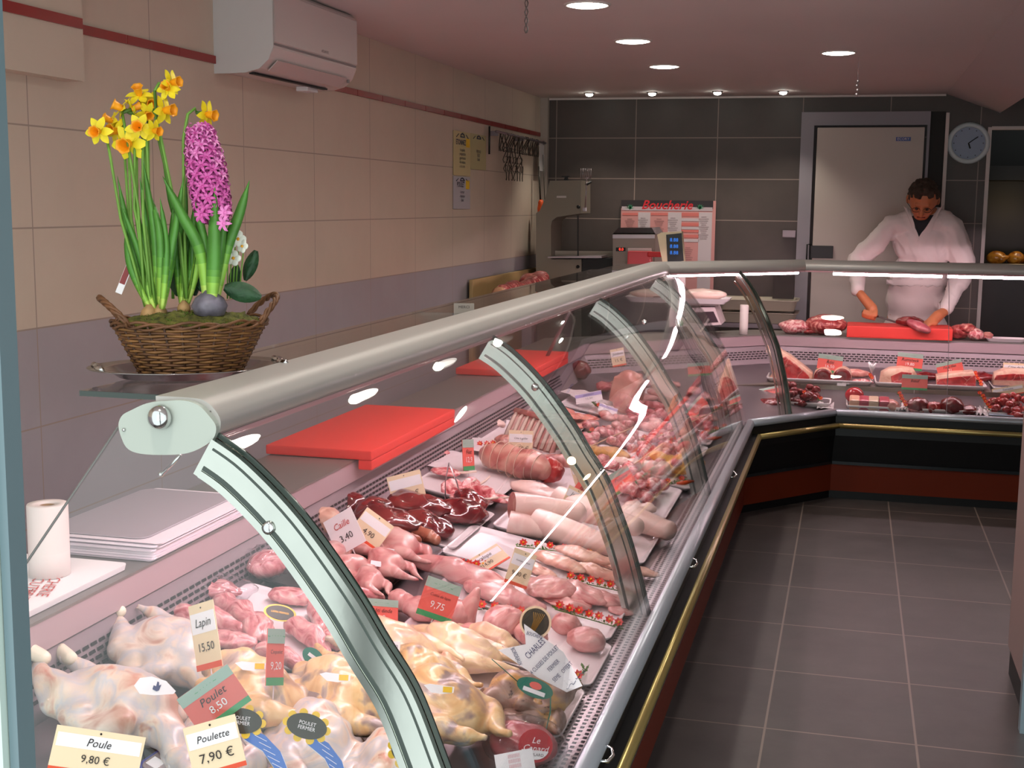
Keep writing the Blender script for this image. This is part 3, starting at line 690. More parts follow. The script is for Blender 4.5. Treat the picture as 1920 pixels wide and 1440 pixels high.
def sticker(px, py, h, w, hh, roll, yaw, shape, label, lean=50, cat='label', parent=None, P=None, name='round_sticker'):
    P = at(px, py, h) if P is None else Vector(P); D = (P-EYE).length/FPX; W, H = w*D, hh*D
    e = link(name, None); e.matrix_world = Matrix.Translation(P) @ facing(P, yaw, roll, lean); tag(e, label, cat)
    return e, W, H
def disc(e, rx, rz, y, mat, nm, n=28, cx=0, cz=0, th=.0008):
    b = MB(); b.prism([(cx+rx*math.cos(2*math.pi*i/n), y, cz+rz*math.sin(2*math.pi*i/n)) for i in range(n)], (0, th, 0)); return b.build(nm, mat, e)

# ================================================================ trays of the long case
tray(-1.02, -.55, 2.50, 2.79, 'white display tray under the guinea fowl, nearest the lip end of the case')
tray(-1.03, -.545, 2.81, 3.11, 'white display tray holding the rolled poultry pieces behind the pentagon sign')
tray(-1.05, -.56, 3.13, 3.44, 'white display tray of turkey thighs and veal slices, flower strip along its near side')
tray(-1.13, -.565, 3.46, 3.80, 'white display tray half empty on its left, pale escalopes on its right')
tray(-1.08, -.585, 3.84, 4.32, 'white display tray under the pale pork rolls')
tray(-1.07, -.60, 4.42, 4.92, 'white display tray of neck chops and bones before the yellow breaded pieces')
tray(-1.02, -.575, 4.95, 5.38, 'white display tray of yellow breaded pieces')
tray(-1.0, -.60, 5.42, 5.85, 'white display tray of skewered meats beyond the breaded pieces')
tray(-1.0, -.60, 5.9, 6.35, 'white display tray of diced red meats near the corner')
tray(-1.50, -1.10, 3.52, 3.98, 'white display tray of dark liver')
tray(-1.42, -1.12, 3.30, 3.50, 'silver tray of small brown roulades', M_silver)
tray(-1.48, -1.14, 4.05, 4.78, 'white display tray under the tied roast and chops')
tray(-1.46, -1.12, 4.95, 5.42, 'white display tray under the rack of ribs')
tray(-1.46, -1.14, 5.46, 5.95, 'white display tray of pink ham slices')
tray(-1.36, -1.03, 6.02, 6.42, 'white oval-edged tray under the boned ham block')
tray(-1.44, -1.08, 2.46, 2.86, 'white display tray of rabbit pieces left of the big chrome rib')
tray(-1.44, -1.14, 2.90, 3.27, 'black tray under the quails', plain('black_tray', '#1d1a1e', .3))

# ================================================================ poultry near the camera
C1, C2, C3 = chick(1, M_skin), chick(2, M_skin), chick(3, M_skin)
def poultry(me, mat, px, py, yaw, label, s=1.0, h=.0, roll=0, pitch=0, name='raw_chicken'):
    m2 = me.copy() if me.materials[0] != mat else me
    if m2 is not me: m2.materials.clear(); m2.materials.append(mat)
    P = at(px, py, .05*(s if isinstance(s, (int, float)) else s[2])+h)
    n = Vector((math.sin(TILT), 0, math.cos(TILT)))
    P = P - n*(.05*(s if isinstance(s, (int, float)) else s[2]))
    return put(m2, name, label, 'poultry', px, py, 0, yaw, s, tilt=True, P=P, rollx=roll, pitch=pitch)
a = poultry(C1, M_skinb, 215, 1335, 165, 'blue-grey tinged whole chicken with a white oval label, at the near left end', 1.25, .0, 14)
b_ = poultry(C2, M_skinb, 325, 1230, 150, 'plump whole chicken lying behind the one with the white oval label', 1.15)
c_ = poultry(C3, M_skiny, 470, 1295, -15, 'yellow whole chicken with a white and gold leg label, between two red tags', 1.08, .02)
d_ = poultry(C1, M_skiny, 640, 1310, -25, 'yellow whole chicken crossed by the big chrome rib', 1.1, .02)
e_ = poultry(C2, M_skiny, 830, 1325, -40, 'yellow-grey whole chicken with a white band, right of the big chrome rib', 1.1, .02)
f_ = poultry(C3, M_skinb, 590, 1395, -60, 'white chicken wearing a blue tie label under a yellow-framed oval', 1.05, .0)
g_ = poultry(C1, M_skinb, 740, 1440, -50, 'white chicken with a blue tie label, half behind the chrome rib at the bottom', .9, .03)
h_ = poultry(C2, M_skinb, 410, 1400, -70, 'white chicken with a blue tie label, behind the cream tag at the bottom', .95, .0)
i_ = poultry(C3, M_guinea, 985, 1310, 55, 'guinea fowl with grey-brown skin and a green ribbon label', .9, .02, -15, name='guinea_fowl')
i2 = poultry(C2, M_guinea, 985, 1330, -60, 'second guinea fowl with yellow-brown skin, tight against the packed duck', (.85, .8, .85), .0, name='guinea_fowl')
poultry(C1, M_skinp, 735, 1205, -8, 'pale yellow chicken with outstretched legs, small white sticker on its thigh', (1.05, .85, .75), .01)
poultry(C3, M_skinp, 860, 1215, -12, 'pale yellow chicken with crossed legs, right of the one with the white sticker', (1.0, .85, .75), .01)
poultry(C1, M_skiny, 700, 1255, 170, 'yellow-grey chicken tucked behind the chrome rib below the pale ones', .85, .0)
poultry(C2, M_skiny, 790, 1262, -20, 'yellow chicken with a dark back, below the pale crossed legs', .85, .01)
# chicken leg at the front of the tray
leg = fuse([('l', [(0, 0, .03), (.05, .01, .032), (.09, .01, .025), (.13, .0, .02)], [.03, .034, .017, .011]), ('b', (-.02, 0, .025), (.03, .035, .022))], .005, 3, 'leg_joint', M_skinp, bumps=.003, seed=4)
put(leg, 'raw_drumstick', 'pale chicken leg half hidden under the tip of the pentagon sign', 'poultry', 935, 1225, .01, 160)
put(leg, 'raw_drumstick', 'pale chicken leg at the front edge of the nearest tray, under the green ribbon', 'poultry', 1050, 1300, .012, 120, .8)
FM = plain('pale_claw', '#efe2cc', .45, vary=.1)
o = part(foot(FM), 'foot', a, (.150, .03, .040), (0, R(-4), R(12)), 1.3); o = part(foot(FM), 'foot', a, (.150, -.03, .036), (0, R(2), R(-18)), 1.3)
o = part(foot(FM), 'foot', b_, (.150, .03, .042), (0, R(-4), R(10)), 1.3)
# stickers and collars on the birds
def collar(parent, pts, wid, label=None, mat=None, y=None):
    b = MB(); pts = [Vector(p) for p in pts]; rings = []
    for i, p in enumerate(pts):
        t = (pts[min(i+1, len(pts)-1)]-pts[max(i-1, 0)]).normalized(); s = t.cross(Vector((0, 0, 1))).normalized()*wid[i]
        rings.append([p-s, p+s])
    b.loft(rings, False, False, True); return b.build('tie_label', mat or M_blue, parent)
def oval_label(e, W, H, rim, face, text, nm='face'):
    disc(e, W/2, H/2, 0, rim, 'rim'); disc(e, W*.43, H*.42, -.001, face, nm)
    if text: lettering(text, H*.17, M_gold, e, (0, -.0022, 0), (R(90), 0, 0), squeeze=.9)
for (px, py, roll, lab) in ((575, 1362, 18, 'blue tie label with a yellow-framed dark oval on the chicken left of the rib'), (768, 1415, 30, 'blue tie label on the chicken right of the rib at the bottom edge'), (452, 1352, 12, 'blue tie label poking out behind the red and green chicken tag')):
    e, W, H = sticker(px, py, .165, 92, 56, roll, 0, '', lab, 35, name='tie_label')
    b = MB()
    pts = [(.18, -.2), (.5, -.35), (.85, -.8), (1.1, -1.5), (1.2, -1.9), (.98, -1.85), (.78, -1.35), (.5, -.85), (.1, -.55)]
    b.prism([(x*W, .001, z*W*.62) for x, z in pts], (0, .0006, 0)); b.build('border', M_wl, e)
    b = MB(); b.prism([(x*W*.96+.001, -.0002, z*W*.60) for x, z in pts], (0, .0006, 0)); b.build('tie', M_blue, e)
    for i in range(7):
        MB().box((W*(.42+.1*i), -.0008, -W*(.28+.12*i)), (W*.26, .0005, .0008), Matrix.Rotation(R(20), 3, 'Y')).build('line_of_print', M_wl, e)
    n = 10
    for i in range(n):
        a2 = 2*math.pi*i/n; disc(e, W*.085, W*.085, -.001, M_yellow, 'petal', 10, W*.40*math.cos(a2), H*.42*math.sin(a2))
    disc(e, W*.40, H*.40, -.0022, M_blackl, 'oval'); lettering('POULET\nFERMIER', H*.17, M_wl, e, (0, -.0034, 0), (R(90), 0, 0), squeeze=.9)
e, W, H = sticker(291, 1287, .175, 72, 34, 8, 0, '', 'white shield label with a small dark blue cockerel on the near left chicken', 30, name='breast_label')
b = MB(); b.prism([(x*W, 0, z*H) for x, z in [(-.5, 0), (-.38, .4), (-.1, .5), (.25, .3), (.5, -.2), (.45, -.35), (0, -.45), (-.35, -.4)]], (0, .0008, 0)); b.build('paper', M_wl, e)
b = MB(); b.prism([(W*.04+x*W*.2, -.0012, z*H*.5) for x, z in [(-.5, -.3), (-.4, .1), (-.1, 0), (.0, .5), (.2, .45), (.25, .1), (.5, .2), (.3, -.4), (0, -.5)]], (0, .0006, 0)); b.build('cockerel_mark', plain('navy', '#272c63', .5), e)
for i, (px, py, lab) in enumerate(((470, 1249, 'white and gold leg label left of the second red tag'), (628, 1270, 'white and gold leg label half behind the chrome rib'), (823, 1292, 'white band label on the yellow-grey chicken right of the rib'))):
    e, W, H = sticker(px, py, .145, 56, 17, 5, 0, '', lab, 30, name='leg_label')
    b = MB(); b.prism([(x*W, 0, z*H) for x, z in [(-.5, .3), (-.3, .5), (.1, .4), (.5, .35), (.48, -.3), (.1, -.5), (-.25, -.4)]], (0, .0008, 0)); b.build('paper', M_wl, e)
    MB().box((W*.28, -.0008, 0), (W*.3, .0006, H*.6)).build('gold_patch', M_yellow, e)
e, W, H = sticker(741, 1213, .11, 18, 20, 5, 0, '', 'tiny white square sticker on the pale chicken thigh', 30, name='square_sticker')
MB().box((0, 0, 0), (W, .0008, H)).build('paper', M_wl, e); lettering('70', H*.5, M_inkb, e, (0, -.001, 0), (R(90), 0, 0))
# green ribbon label
e, W, H = sticker(1003, 1290, .13, 70, 34, 20, 0, '', 'dark green oval label with a ribbon round the guinea fowl', 30, name='ribbon_label')
disc(e, W/2, H/2, 0, M_dgreen, 'oval'); disc(e, W*.17, H*.2, -.0012, M_tagred, 'red_crest', 10, 0, H*.12); MB().box((0, -.0014, -H*.2), (W*.6, .0008, H*.22)).build('white_strip', M_wl, e)
b = MB(); b.tube([(W*.45, 0, -H*.1), (W*.58, .004, -H*.9), (W*.62, .008, -H*1.9), (W*.4, .012, -H*2.6), (W*.62, .01, -H*3.1)], .003, 6, flat=.3); b.tube([(-W*.48, 0, 0), (-W*.9, .004, H*.35), (-W*1.3, .01, H*.7)], .003, 6, flat=.3); b.build('ribbon', M_dgreen, e)
e, W, H = sticker(587, 1232, .085, 44, 30, 40, 0, '', 'green label corner showing left of the chrome rib, behind the yellow chickens', 30, name='ribbon_label')
disc(e, W/2, H/2, 0, M_dgreen, 'oval'); MB().box((0, -.0012, 0), (W*.5, .0008, H*.2)).build('white_strip', M_wl, e)
# black and gold ovals
e, W, H = sticker(1004, 1167, .09, 60, 60, 8, -15, '', 'round black label with a cream rim, a plant drawn in its centre', 15)
disc(e, W/2, H/2, 0, M_card, 'rim'); disc(e, W*.43, H*.43, -.001, M_blackl, 'face')
b = MB()
for i in range(7): b.tube([(-W*.1+i*W*.02, -.002, -H*.3), (-W*.06+i*W*.035, -.002, H*.05), (-W*.12+i*W*.06, -.002, H*.3)], .0006, 5)
b.build('plant_drawing', M_gold, e)
e, W, H = sticker(525, 1149, .06, 60, 32, 14, 0, '', 'oval black and gold sticker on the rabbit pieces', 40, name='oval_sticker')
oval_label(e, W, H, M_gold, M_blackl, 'LAPIN FERMIER')

# packed duck at the front
pk = put(blobmesh('duck', (.06, .05, .035), 3, .006, 18, meat('duck_flesh', [(.3, '#a8434c'), (.5, '#c7696c'), (.7, '#d88a86')], 10, .25, 1)), 'packed_duck', 'film-wrapped duck breast with a round red seal at the bottom of the view', 'packed meat', 975, 1430, .008, 20, 1.2)
part(blobmesh('film', (.075, .066, .04), 5, .006, 22, M_film), 'film_wrap', pk, (0, 0, -.001))
e, W, H = sticker(1004, 1398, .10, 62, 60, 5, 0, '', 'round red seal reading Le Canard on the wrapped duck', 35, name='round_seal')
disc(e, W/2, H/2, 0, plain('seal_red', '#b01f2a', .35), 'seal'); b = MB()
b.prism([(W*.42*math.cos(R(a)), -.0012, H*.42*math.sin(R(a))) for a in range(200, 341, 10)], (0, .0008, 0)); b.build('white_segment', M_wl, e)
lettering('Le\nCanard', H*.26, M_wl, e, (0, -.0026, H*.02), (R(90), 0, 0), shear=.3); lettering('SOULARD', H*.12, M_ink, e, (0, -.003, -H*.28), (R(90), 0, 0))
e, W, H = sticker(965, 1428, .10, 70, 36, -12, 0, '', 'white printed label at the foot of the wrapped duck', 35, name='printed_label')
MB().box((0, 0, 0), (W, .0008, H)).build('paper', M_wl, e)
for i in range(3): lettering('||||||||||||', H*.2, plain('pink_ink', '#d87a86', .5), e, (0, -.0012, H*(.3-.25*i)), (R(90), 0, 0), 'print')
# purple packs at the bottom
for px, py, lab in ((320, 1448, 'purple-trimmed food pack with a yellow oval, left of the cream tag'), (500, 1462, 'purple-trimmed food pack with a yellow oval, right of the cream tag')):
    P = at(px, py, .03); e = thing('food_pack', lab, 'packed food', P, None); e.matrix_world = Matrix.Translation(P) @ Matrix.Rotation(R(-30), 4, 'Z') @ Matrix.Rotation(R(18), 4, 'X')
    b = MB(); b.loft([rrect(.13, .07, .02, -.012), rrect(.14, .08, .022, .008), rrect(.13, .07, .02, .012)], True, True, True); b.build('body', M_purple, e)
    b = MB(); b.loft([rrect(.115, .055, .015, .012), rrect(.11, .05, .012, .0145)], True, True, True); b.build('window', plain('pack_window', '#a78f92', .2), e)
    b = MB(); b.prism([(.024*math.cos(2*math.pi*i/20)+.02, .016*math.sin(2*math.pi*i/20)+.01, .0145) for i in range(20)], (0, 0, .001)); b.build('oval', M_yellow, e)
    MB().box((-.03, -.008, .015), (.035, .02, .001)).build('white_patch', M_wl, e)

# ================================================================ rabbit pieces, film pack, quails
PK = [fuse([('l', [(0, 0, .02), (.05, .01, .025), (.1, .0, .02), (.14, -.01, .015)], [.02, .028, .018, .009]), ('b', (-.01, .005, .022), (.03, .028, .02))], .0055, 2, 'piece', M_pinkd, bumps=.006, bscale=30, seed=s) for s in (1, 2)]
PK += variants('piece', 2, (.06, .032, .022), .008, 22, M_pinkd, flat=.2)
for i, (px, py, yaw, s, lab) in enumerate([(350, 1168, 10, 1, 'pink rabbit leg at the far left of its tray'), (420, 1150, -30, 1.05, 'pink rabbit leg under the film pack'), (480, 1190, -60, 1.1, 'rabbit shoulder left of the edge-on red tag'), (430, 1215, 30, .95, 'rabbit piece behind the tilted cream tag'), (555, 1195, -35, 1.1, 'rabbit saddle lying against the chrome rib'), (590, 1160, -60, 1, 'rabbit leg partly behind the chrome rib'), (545, 1130, 15, .9, 'rabbit piece beyond the black oval sticker'), (620, 1210, -20, .8, 'end of a rabbit leg just left of the chrome rib'), (500, 1235, -15, .85, 'rabbit loin lowest in its tray, behind the yellow chickens'), (575, 1085, 20, .9, 'rabbit ribcage behind the oval sticker')]):
    put(PK[i % 4], 'rabbit_piece', lab, 'meat', px, py, .012, yaw, s, 'rabbit pieces in the left tray')
fp = put(blobmesh('veal_heart', (.06, .04, .035), 8, .008, 20, M_pinkd), 'wrapped_meat', 'piece of meat in crinkled film behind the chrome rib', 'packed meat', 497, 1082, .012, 70)
part(blobmesh('film', (.085, .055, .045), 9, .012, 30, M_film), 'film_wrap', fp, (0, 0, -.002))
fp = put(blobmesh('offal', (.07, .04, .02), 11, .01, 20, M_pinkd), 'wrapped_meat', 'flat film pack against the rear grille, left of the rib', 'packed meat', 400, 1118, .012, 30)
part(blobmesh('film', (.10, .06, .028), 12, .012, 28, M_film), 'film_wrap', fp, (0, 0, -.002))
Q = [small_bird(1, M_quail), small_bird(2, M_quail)]
for i, (px, py, yaw, s, lab) in enumerate([(660, 1040, -10, 1.15, 'quail farthest left, behind the white tag'), (745, 1050, -22, 1.3, 'quail with a white sticker on its back, legs to the right'), (720, 1083, -15, 1.15, 'quail in front of the stickered one'), (655, 1085, 60, 1.0, 'quail lying across, left of the others'), (690, 1110, -40, .95, 'quail lowest in the black tray'), (620, 1060, 100, 1.0, 'quail beside the chrome rib')]):
    put(Q[i % 2], 'quail', lab, 'poultry', px, py, .014, yaw, s, 'quails in the black tray')
for px, py in ((727, 1033), (707, 1057), (622, 1050)):
    e, W, H = sticker(px, py, .065, 24, 10, 10, 0, '', 'small white sticker on ' + {727: 'the back of the largest quail', 707: 'the quail in front of the largest', 622: 'the quail beside the chrome rib'}[px], 30, name='bird_sticker'); MB().box((0, 0, 0), (W, .0008, H)).build('paper', M_wl, e)
RB = [blobmesh('rabbit_cut', (.07, .025, .02), 21, .009, 26, M_pinkd, flat=.2), PK[0]]
for i, (px, py, yaw, lab) in enumerate([(660, 1105, 60, 'dark pink pigeon leg below the quails'), (640, 1130, 45, 'raw pink cut beside the white tray corner'), (690, 1075, 80, 'thin red cut between two quails')]):
    put(RB[i % 2], 'meat_cut', lab, 'meat', px, py, .014, yaw, .8)
# roulades
RL = fuse([('l', [(-.05, 0, .022), (0, .004, .024), (.05, 0, .022)], [.019, .023, .019])] + [('l', [(x, -.022, .024), (x, 0, .048), (x, .022, .024)], [.0022, .0022, .0022]) for x in (-.03, -.01, .01, .03)], .0042, 2, 'roulade', M_brownm, bumps=.004, bscale=40)
for i, (px, py, yaw, lab) in enumerate([(790, 1015, -15, 'brown stuffed roulade rightmost on the silver tray'), (725, 1012, 20, 'brown stuffed roulade in the middle of the silver tray'), (748, 998, -5, 'brown stuffed roulade farthest back on the silver tray'), (755, 1028, 60, 'brown stuffed roulade nearest on the silver tray')]):
    put(RL, 'roulade', lab, 'meat', px, py, .012, yaw, .95, 'roulades on the silver tray')
VE = blobmesh('lump', (.05, .045, .04), 33, .008, 16, meat('kidney_fat', [(.3, '#c08876'), (.6, '#dcb09c')], 12, .35, 1))
put(VE, 'calf_kidney', 'pale brownish lump of offal left of the white tags, beside the chrome rib', 'offal', 608, 1000, .0, 30)
# liver
LV = variants('liver_lobe', 3, (.085, .055, .03), .014, 14, M_liver, flat=.25)
for i, (px, py, yaw, s, h, lab) in enumerate([(640, 958, 60, 1.1, .01, 'dark liver lobe at the far left, behind the white tags'), (720, 990, 5, 1.25, .02, 'large glossy liver lobe in the middle of its tray'), (800, 1000, -15, 1.25, .01, 'glossy liver lobe at the near rim of its tray'), (860, 975, 40, 1.2, .015, 'liver lobe at the right end of its tray'), (780, 962, 20, 1.2, .03, 'liver lobe under the 27 euro tag'), (880, 950, -30, 1.0, .02, 'liver lobe touching the pale pork roll'), (700, 965, 80, .9, .035, 'small liver lobe on top at the left')]):
    put(LV[i % 3], 'liver_lobe', lab, 'offal', px, py, h, yaw, s, 'calf liver in its tray')

# ================================================================ front trays
TP = fuse([('b', (0, 0, .03), (.09, .045, .03)), ('l', [(.05, 0, .03), (.1, .01, .03), (.14, .02, .028)], [.035, .025, .016]), ('b', (-.06, .01, .025), (.045, .04, .025))], .006, 3, 'thigh', M_pink, bumps=.006, bscale=22, seed=8)
put(TP, 'turkey_thigh', 'long ribbed turkey thigh, its bone end to the left', 'meat', 885, 1100, .01, 172, (1.25, 1, 1))
put(TP, 'turkey_thigh', 'turkey thigh piece below the long one', 'meat', 925, 1128, .01, -10, (.95, .85, .8))
VS = variants('slice', 3, (.075, .055, .018), .008, 14, M_veal, flat=.3)
for i, (px, py, yaw, s, h, lab) in enumerate([(1030, 1110, 60, 1.15, .02, 'big folded veal slice right of the dotted cream tag'), (1085, 1120, -20, 1.1, .012, 'veal slice in the middle behind the flower strip'), (1140, 1132, 10, .95, .01, 'rounded veal slice at the tray front'), (1165, 1150, 20, .5, .008, 'small pale end slice at the tray corner'), (1060, 1135, 10, .9, .006, 'veal slice lying lowest by the flowers')]):
    put(VS[i % 3], 'veal_slice', lab, 'meat', px, py, h, yaw, s, 'veal slices')
VT = variants('slice', 3, (.08, .032, .016), .006, 16, M_vealy, flat=.3)
for i, (px, py, yaw, s, h, lab) in enumerate([(1050, 1062, -15, 1.1, .014, 'pale escalope at the left of its row'), (1090, 1048, -5, 1.15, .02, 'pale escalope on top of its row'), (1120, 1080, -10, 1.15, .01, 'pale escalope nearest the flower strip'), (1160, 1068, -8, 1, .016, 'pale escalope under the second chrome rib'), (1190, 1075, 5, .9, .012, 'pale escalope at the tray end'), (1010, 1075, -20, .9, .01, 'pale escalope tip behind the dotted cream tag')]):
    put(VT[i % 3], 'escalope', lab, 'meat', px, py, h, yaw, s, 'pale escalopes')
CB = variants('paupiette', 3, (.045, .034, .028), .006, 24, M_pink, flat=.15)
for i, (px, py, yaw, s, lab) in enumerate([(790, 1160, 20, 1.1, 'pink rolled piece behind the red header tag'), (855, 1168, 80, 1.15, 'pointed pink poultry piece left of the folded one'), (830, 1195, 10, .9, 'pink piece lying low by the pale chickens'), (940, 1185, 60, 1.3, 'large folded pink piece left of the round black label'), (990, 1205, -10, 1.0, 'pink piece under the pentagon sign'), (1060, 1188, 10, 1.05, 'reddish pink piece beyond the pentagon sign'), (1098, 1218, 20, 1.1, 'pink round piece at the tray corner, right of the pentagon sign'), (885, 1205, 0, .9, 'pink piece at the near edge of its row'), (750, 1145, -20, 1.05, 'pink leg piece left of the green and red tag')]):
    put(CB[i % 3], 'poultry_piece', lab, 'meat', px, py, .01, yaw, s, 'pink poultry pieces')
cone = fuse([('l', [(0, 0, .02), (.01, .0, .06), (.02, .0, .1)], [.032, .022, .01])], .005, 2, 'fillet', M_pink, bumps=.003)
put(cone, 'chicken_fillet', 'pointed pink fillet standing up in the row of poultry pieces', 'meat', 868, 1172, .008, 0, 1.0)
garnish((1040, 1140), (1170, 1178), 7, 'strip of red and yellow plastic flowers in front of the veal slices', .02)
garnish((865, 1135), (990, 1155), 5, 'strip of plastic flowers partly under the turkey thigh', .02)
garnish((1062, 1085), (1190, 1112), 7, 'strip of red plastic flowers in front of the pale escalopes', .02)
garnish((968, 1022), (1195, 1050), 9, 'long strip of red plastic flowers in front of the pork rolls', .02)
garnish((845, 1060), (925, 1068), 6, 'row of red flowers across the half empty tray', .016)
garnish((580, 962), (640, 950), 2, 'short parsley strip at the far left of the liver', .03)
garnish((725, 1000), (800, 992), 4, 'parsley strip between the liver and the roulades', .03)
garnish((1065, 1300), (1100, 1250), 1, 'short parsley strip at the front of the nearest tray', .01)
# pork rolls with cut ends
def ham(L, r0, r1, name='ham'):
    b = MB(); n = 14; rings = []
    for i in range(n):
        t = i/(n-1); r = r0+(r1-r0)*t; r *= 1 + .05*math.sin(t*5)
        rings.append([Vector((t*L, r*math.cos(2*math.pi*j/20)*1.1, r*math.sin(2*math.pi*j/20)*.92 + r0*.9)) for j in range(20)])
    b.s = True; b.k = 0; b.loft(rings, True, False, True); b.k = 1; b.add(rings[0], [tuple(range(20))]); b.k = 0; b.add(rings[-1], [tuple(range(20))])
    c = sum(rings[-1], Vector())/20; b.ball(c, (r1*.8, r1*1.08, r1*.9), 14, 8)
    me = b.mesh(name, [M_ham, M_cut]); return me
H1, H2 = ham(.30, .05, .034), ham(.22, .048, .042)
put(H1, 'pork_knuckle_roll', 'long pale pork roll lying in front, against the flower strip', 'meat', 1000, 1003, .008, -14, 1)
put(H1, 'pork_knuckle_roll', 'long pale pork roll behind the front one, crossing the chrome rib', 'meat', 1040, 960, .02, -18, 1.02)
put(H2, 'pork_knuckle_roll', 'short thick white pork roll with a cut end facing the viewer', 'meat', 955, 972, .04, 28, 1.0)
put(H2, 'pork_knuckle_roll', 'small round cut pork end lowest at the left of the rolls', 'meat', 950, 1000, .005, 10, (.5, .85, .85))
put(H2, 'pork_knuckle_roll', 'pale pork roll end at the right of the tray', 'meat', 1165, 985, .01, -20, (.8, .9, .9))
put(blobmesh('rind', (.11, .07, .018), 44, .012, 10, M_ham, flat=.3), 'pork_rind', 'broad flap of pale pork rind behind the rolls', 'meat', 1010, 925, .05, -10)
put(blobmesh('rind', (.06, .05, .02), 45, .012, 16, M_ham, flat=.3), 'pork_rind', 'folded pale rind at the right end of the pork tray', 'meat', 1200, 958, .02, 10)
# tied roast, chops
tr = put(fuse([('b', (0, 0, .055), (.13, .055, .05)), ('b', (.05, 0, .055), (.09, .06, .052)), ('b', (-.07, 0, .05), (.07, .05, .045))], .007, 3, 'joint', M_roast, bumps=.006, bscale=18), 'tied_roast', 'veal roast tied with string rings, in the middle of the case', 'meat', 960, 893, .01, -12, 1.1)
b = MB()
for i in range(7):
    x = -.10+.032*i; b.tube([(x+.004*math.sin(3*i), .0635*math.cos(2*math.pi*j/20)*(1-.2*abs(x)/.13), .055+.0575*math.sin(2*math.pi*j/20)*(1-.25*abs(x)/.13)) for j in range(20)], .0012, 5, closed=True)
b.build('string', M_string, tr)
put(blobmesh('knob', (.06, .055, .05), 51, .01, 20, M_beef), 'beef_joint', 'dark red cut end of a joint right of the tied roast', 'meat', 1022, 905, .01, 0)
put(fuse([('l', [(0, 0, .02), (.08, .02, .03), (.16, .01, .03)], [.02, .026, .016])], .005, 2, 'shank', M_roast, bumps=.004), 'veal_shank', 'veal shank pointing right beyond the tied roast', 'meat', 1010, 870, .03, 5)
CH = blobmesh('chop', (.05, .035, .012), 55, .005, 22, M_raw, flat=.1)
for i, (px, py, yaw, lab) in enumerate([(845, 918, 60, 'lamb chop standing left of the tied roast'), (880, 915, 70, 'lamb chop next to the tied roast'), (905, 930, -20, 'lamb chop with a long bone before the roast'), (935, 940, -20, 'flat chop in front of the roast'), (872, 940, 20, 'flat chop touching the liver'), (835, 890, 20, 'chop at the rear of the roast tray')]):
    c = put(CH, 'lamb_chop', lab, 'meat', px, py, .02, yaw, 1.1, 'lamb chops beside the roast', rollx=50 if i < 3 else 5)
    part(MB().tube([(.03, 0, .012), (.07, .008, .016), (.10, .02, .02)], [.005, .004, .0035], 8).mesh('bone', M_bone), 'bone', c)
put(CH, 'meat_slice', 'round dark slice lying on paper by the rear grille', 'meat', 822, 850, .02, 0, .9)
# serving tongs
tg = thing('serving_tongs', 'steel serving tongs standing open between the liver and the roast', 'tongs', at(835, 930, .02))
for dx in (0, .05):
    b = MB(); b.tube([(dx*1.2, 0, -.02), (dx*.8, .0, .05), (.012, .0, .115)], .006, 8, flat=.25); b.build('arm', M_ss, tg)
# rack of ribs
rk = thing('rack_of_ribs', 'upright rack of pork ribs behind the cream tag', 'meat', (0, 0, 0)); rk.matrix_world = frame_at(985, 838, .0, -18) @ Matrix.Rotation(R(-24), 4, 'X')
b = MB(); n = 36; rings = []
for i in range(n+1):
    x = -.12+.24*i/n; rings.append([Vector((x, .012+.006*math.sin(i*1.35)+y0, z)) for y0, z in ((-.01, 0), (-.012, .05), (-.006, .11), (.006, .135), (.03, .14), (.03, .05), (.03, 0))])
b.loft(rings, True, True, True); b.build('slab', M_rib, rk)
for i in range(8):
    x = -.105+.03*i; b = MB(); b.tube([(x, -.006, .012), (x+.002, -.010, .06), (x+.001, -.005, .105), (x, .004, .128)], [.0075, .008, .0075, .005], 8, flat=.6); b.build('rib_bone', M_bone, rk)
b = MB(); b.tube([(-.12, .01, .137), (0, .006, .142), (.12, .01, .138)], [.012, .014, .012], 8); b.build('fat_edge', M_cut, rk)
put(blobmesh('fatty', (.05, .03, .03), 61, .01, 26, M_raw), 'pork_trimming', 'fatty pork end at the right foot of the rib rack', 'meat', 1025, 838, .01, 0)
put(blobmesh('lump', (.04, .035, .03), 62, .01, 26, M_roast), 'pork_trimming', 'brownish pork lump at the left foot of the rib rack', 'meat', 945, 842, .01, 0)
put(blobmesh('fold', (.06, .04, .02), 63, .01, 20, M_ham), 'pork_rind', 'pale folded piece at the rear grille left of the ribs', 'meat', 920, 800, .0, 20)
garnish((893, 838), (942, 835), 4, 'short strip of red flowers behind the tied roast', .02)
garnish((1040, 842), (1075, 838), 3, 'short strip of red flowers right of the rib rack', .02)
# ham slices and ham block
HS = variants('slice', 3, (.075, .05, .010), .008, 16, meat('ham_slice', [(.3, '#dc7466'), (.5, '#e78f80'), (.7, '#efb0a0')], 10, .25, 1.6), flat=.3)
for i, (px, py, yaw, h, lab) in enumerate([(1030, 790, 10, .02, 'pink ham slice left, behind the first long rib shadow'), (1060, 780, -20, .03, 'pink ham slice on top of the pile'), (1080, 800, 20, .015, 'pink ham slice at the tray front'), (1050, 770, 0, .035, 'pink ham slice farthest back'), (1095, 785, 40, .02, 'pink ham slice rightmost'), (1020, 765, 30, .03, 'pale rosy slice beside the white card')]):
    put(HS[i % 3], 'ham_slice', lab, 'meat', px, py, h, yaw, 1.0, 'ham slices by the violet card')
hb = fuse([('x', (0, 0, .07), (.13, .10, .12)), ('b', (.0, 0, .12), (.065, .055, .05)), ('b', (0, -.03, .05), (.065, .04, .05))], .008, 5, 'ham', meat('ham_block', [(.3, '#d98c80'), (.5, '#e6a697'), (.7, '#efc0ae')], 7, .3, 1.2), bumps=.006, bscale=12)
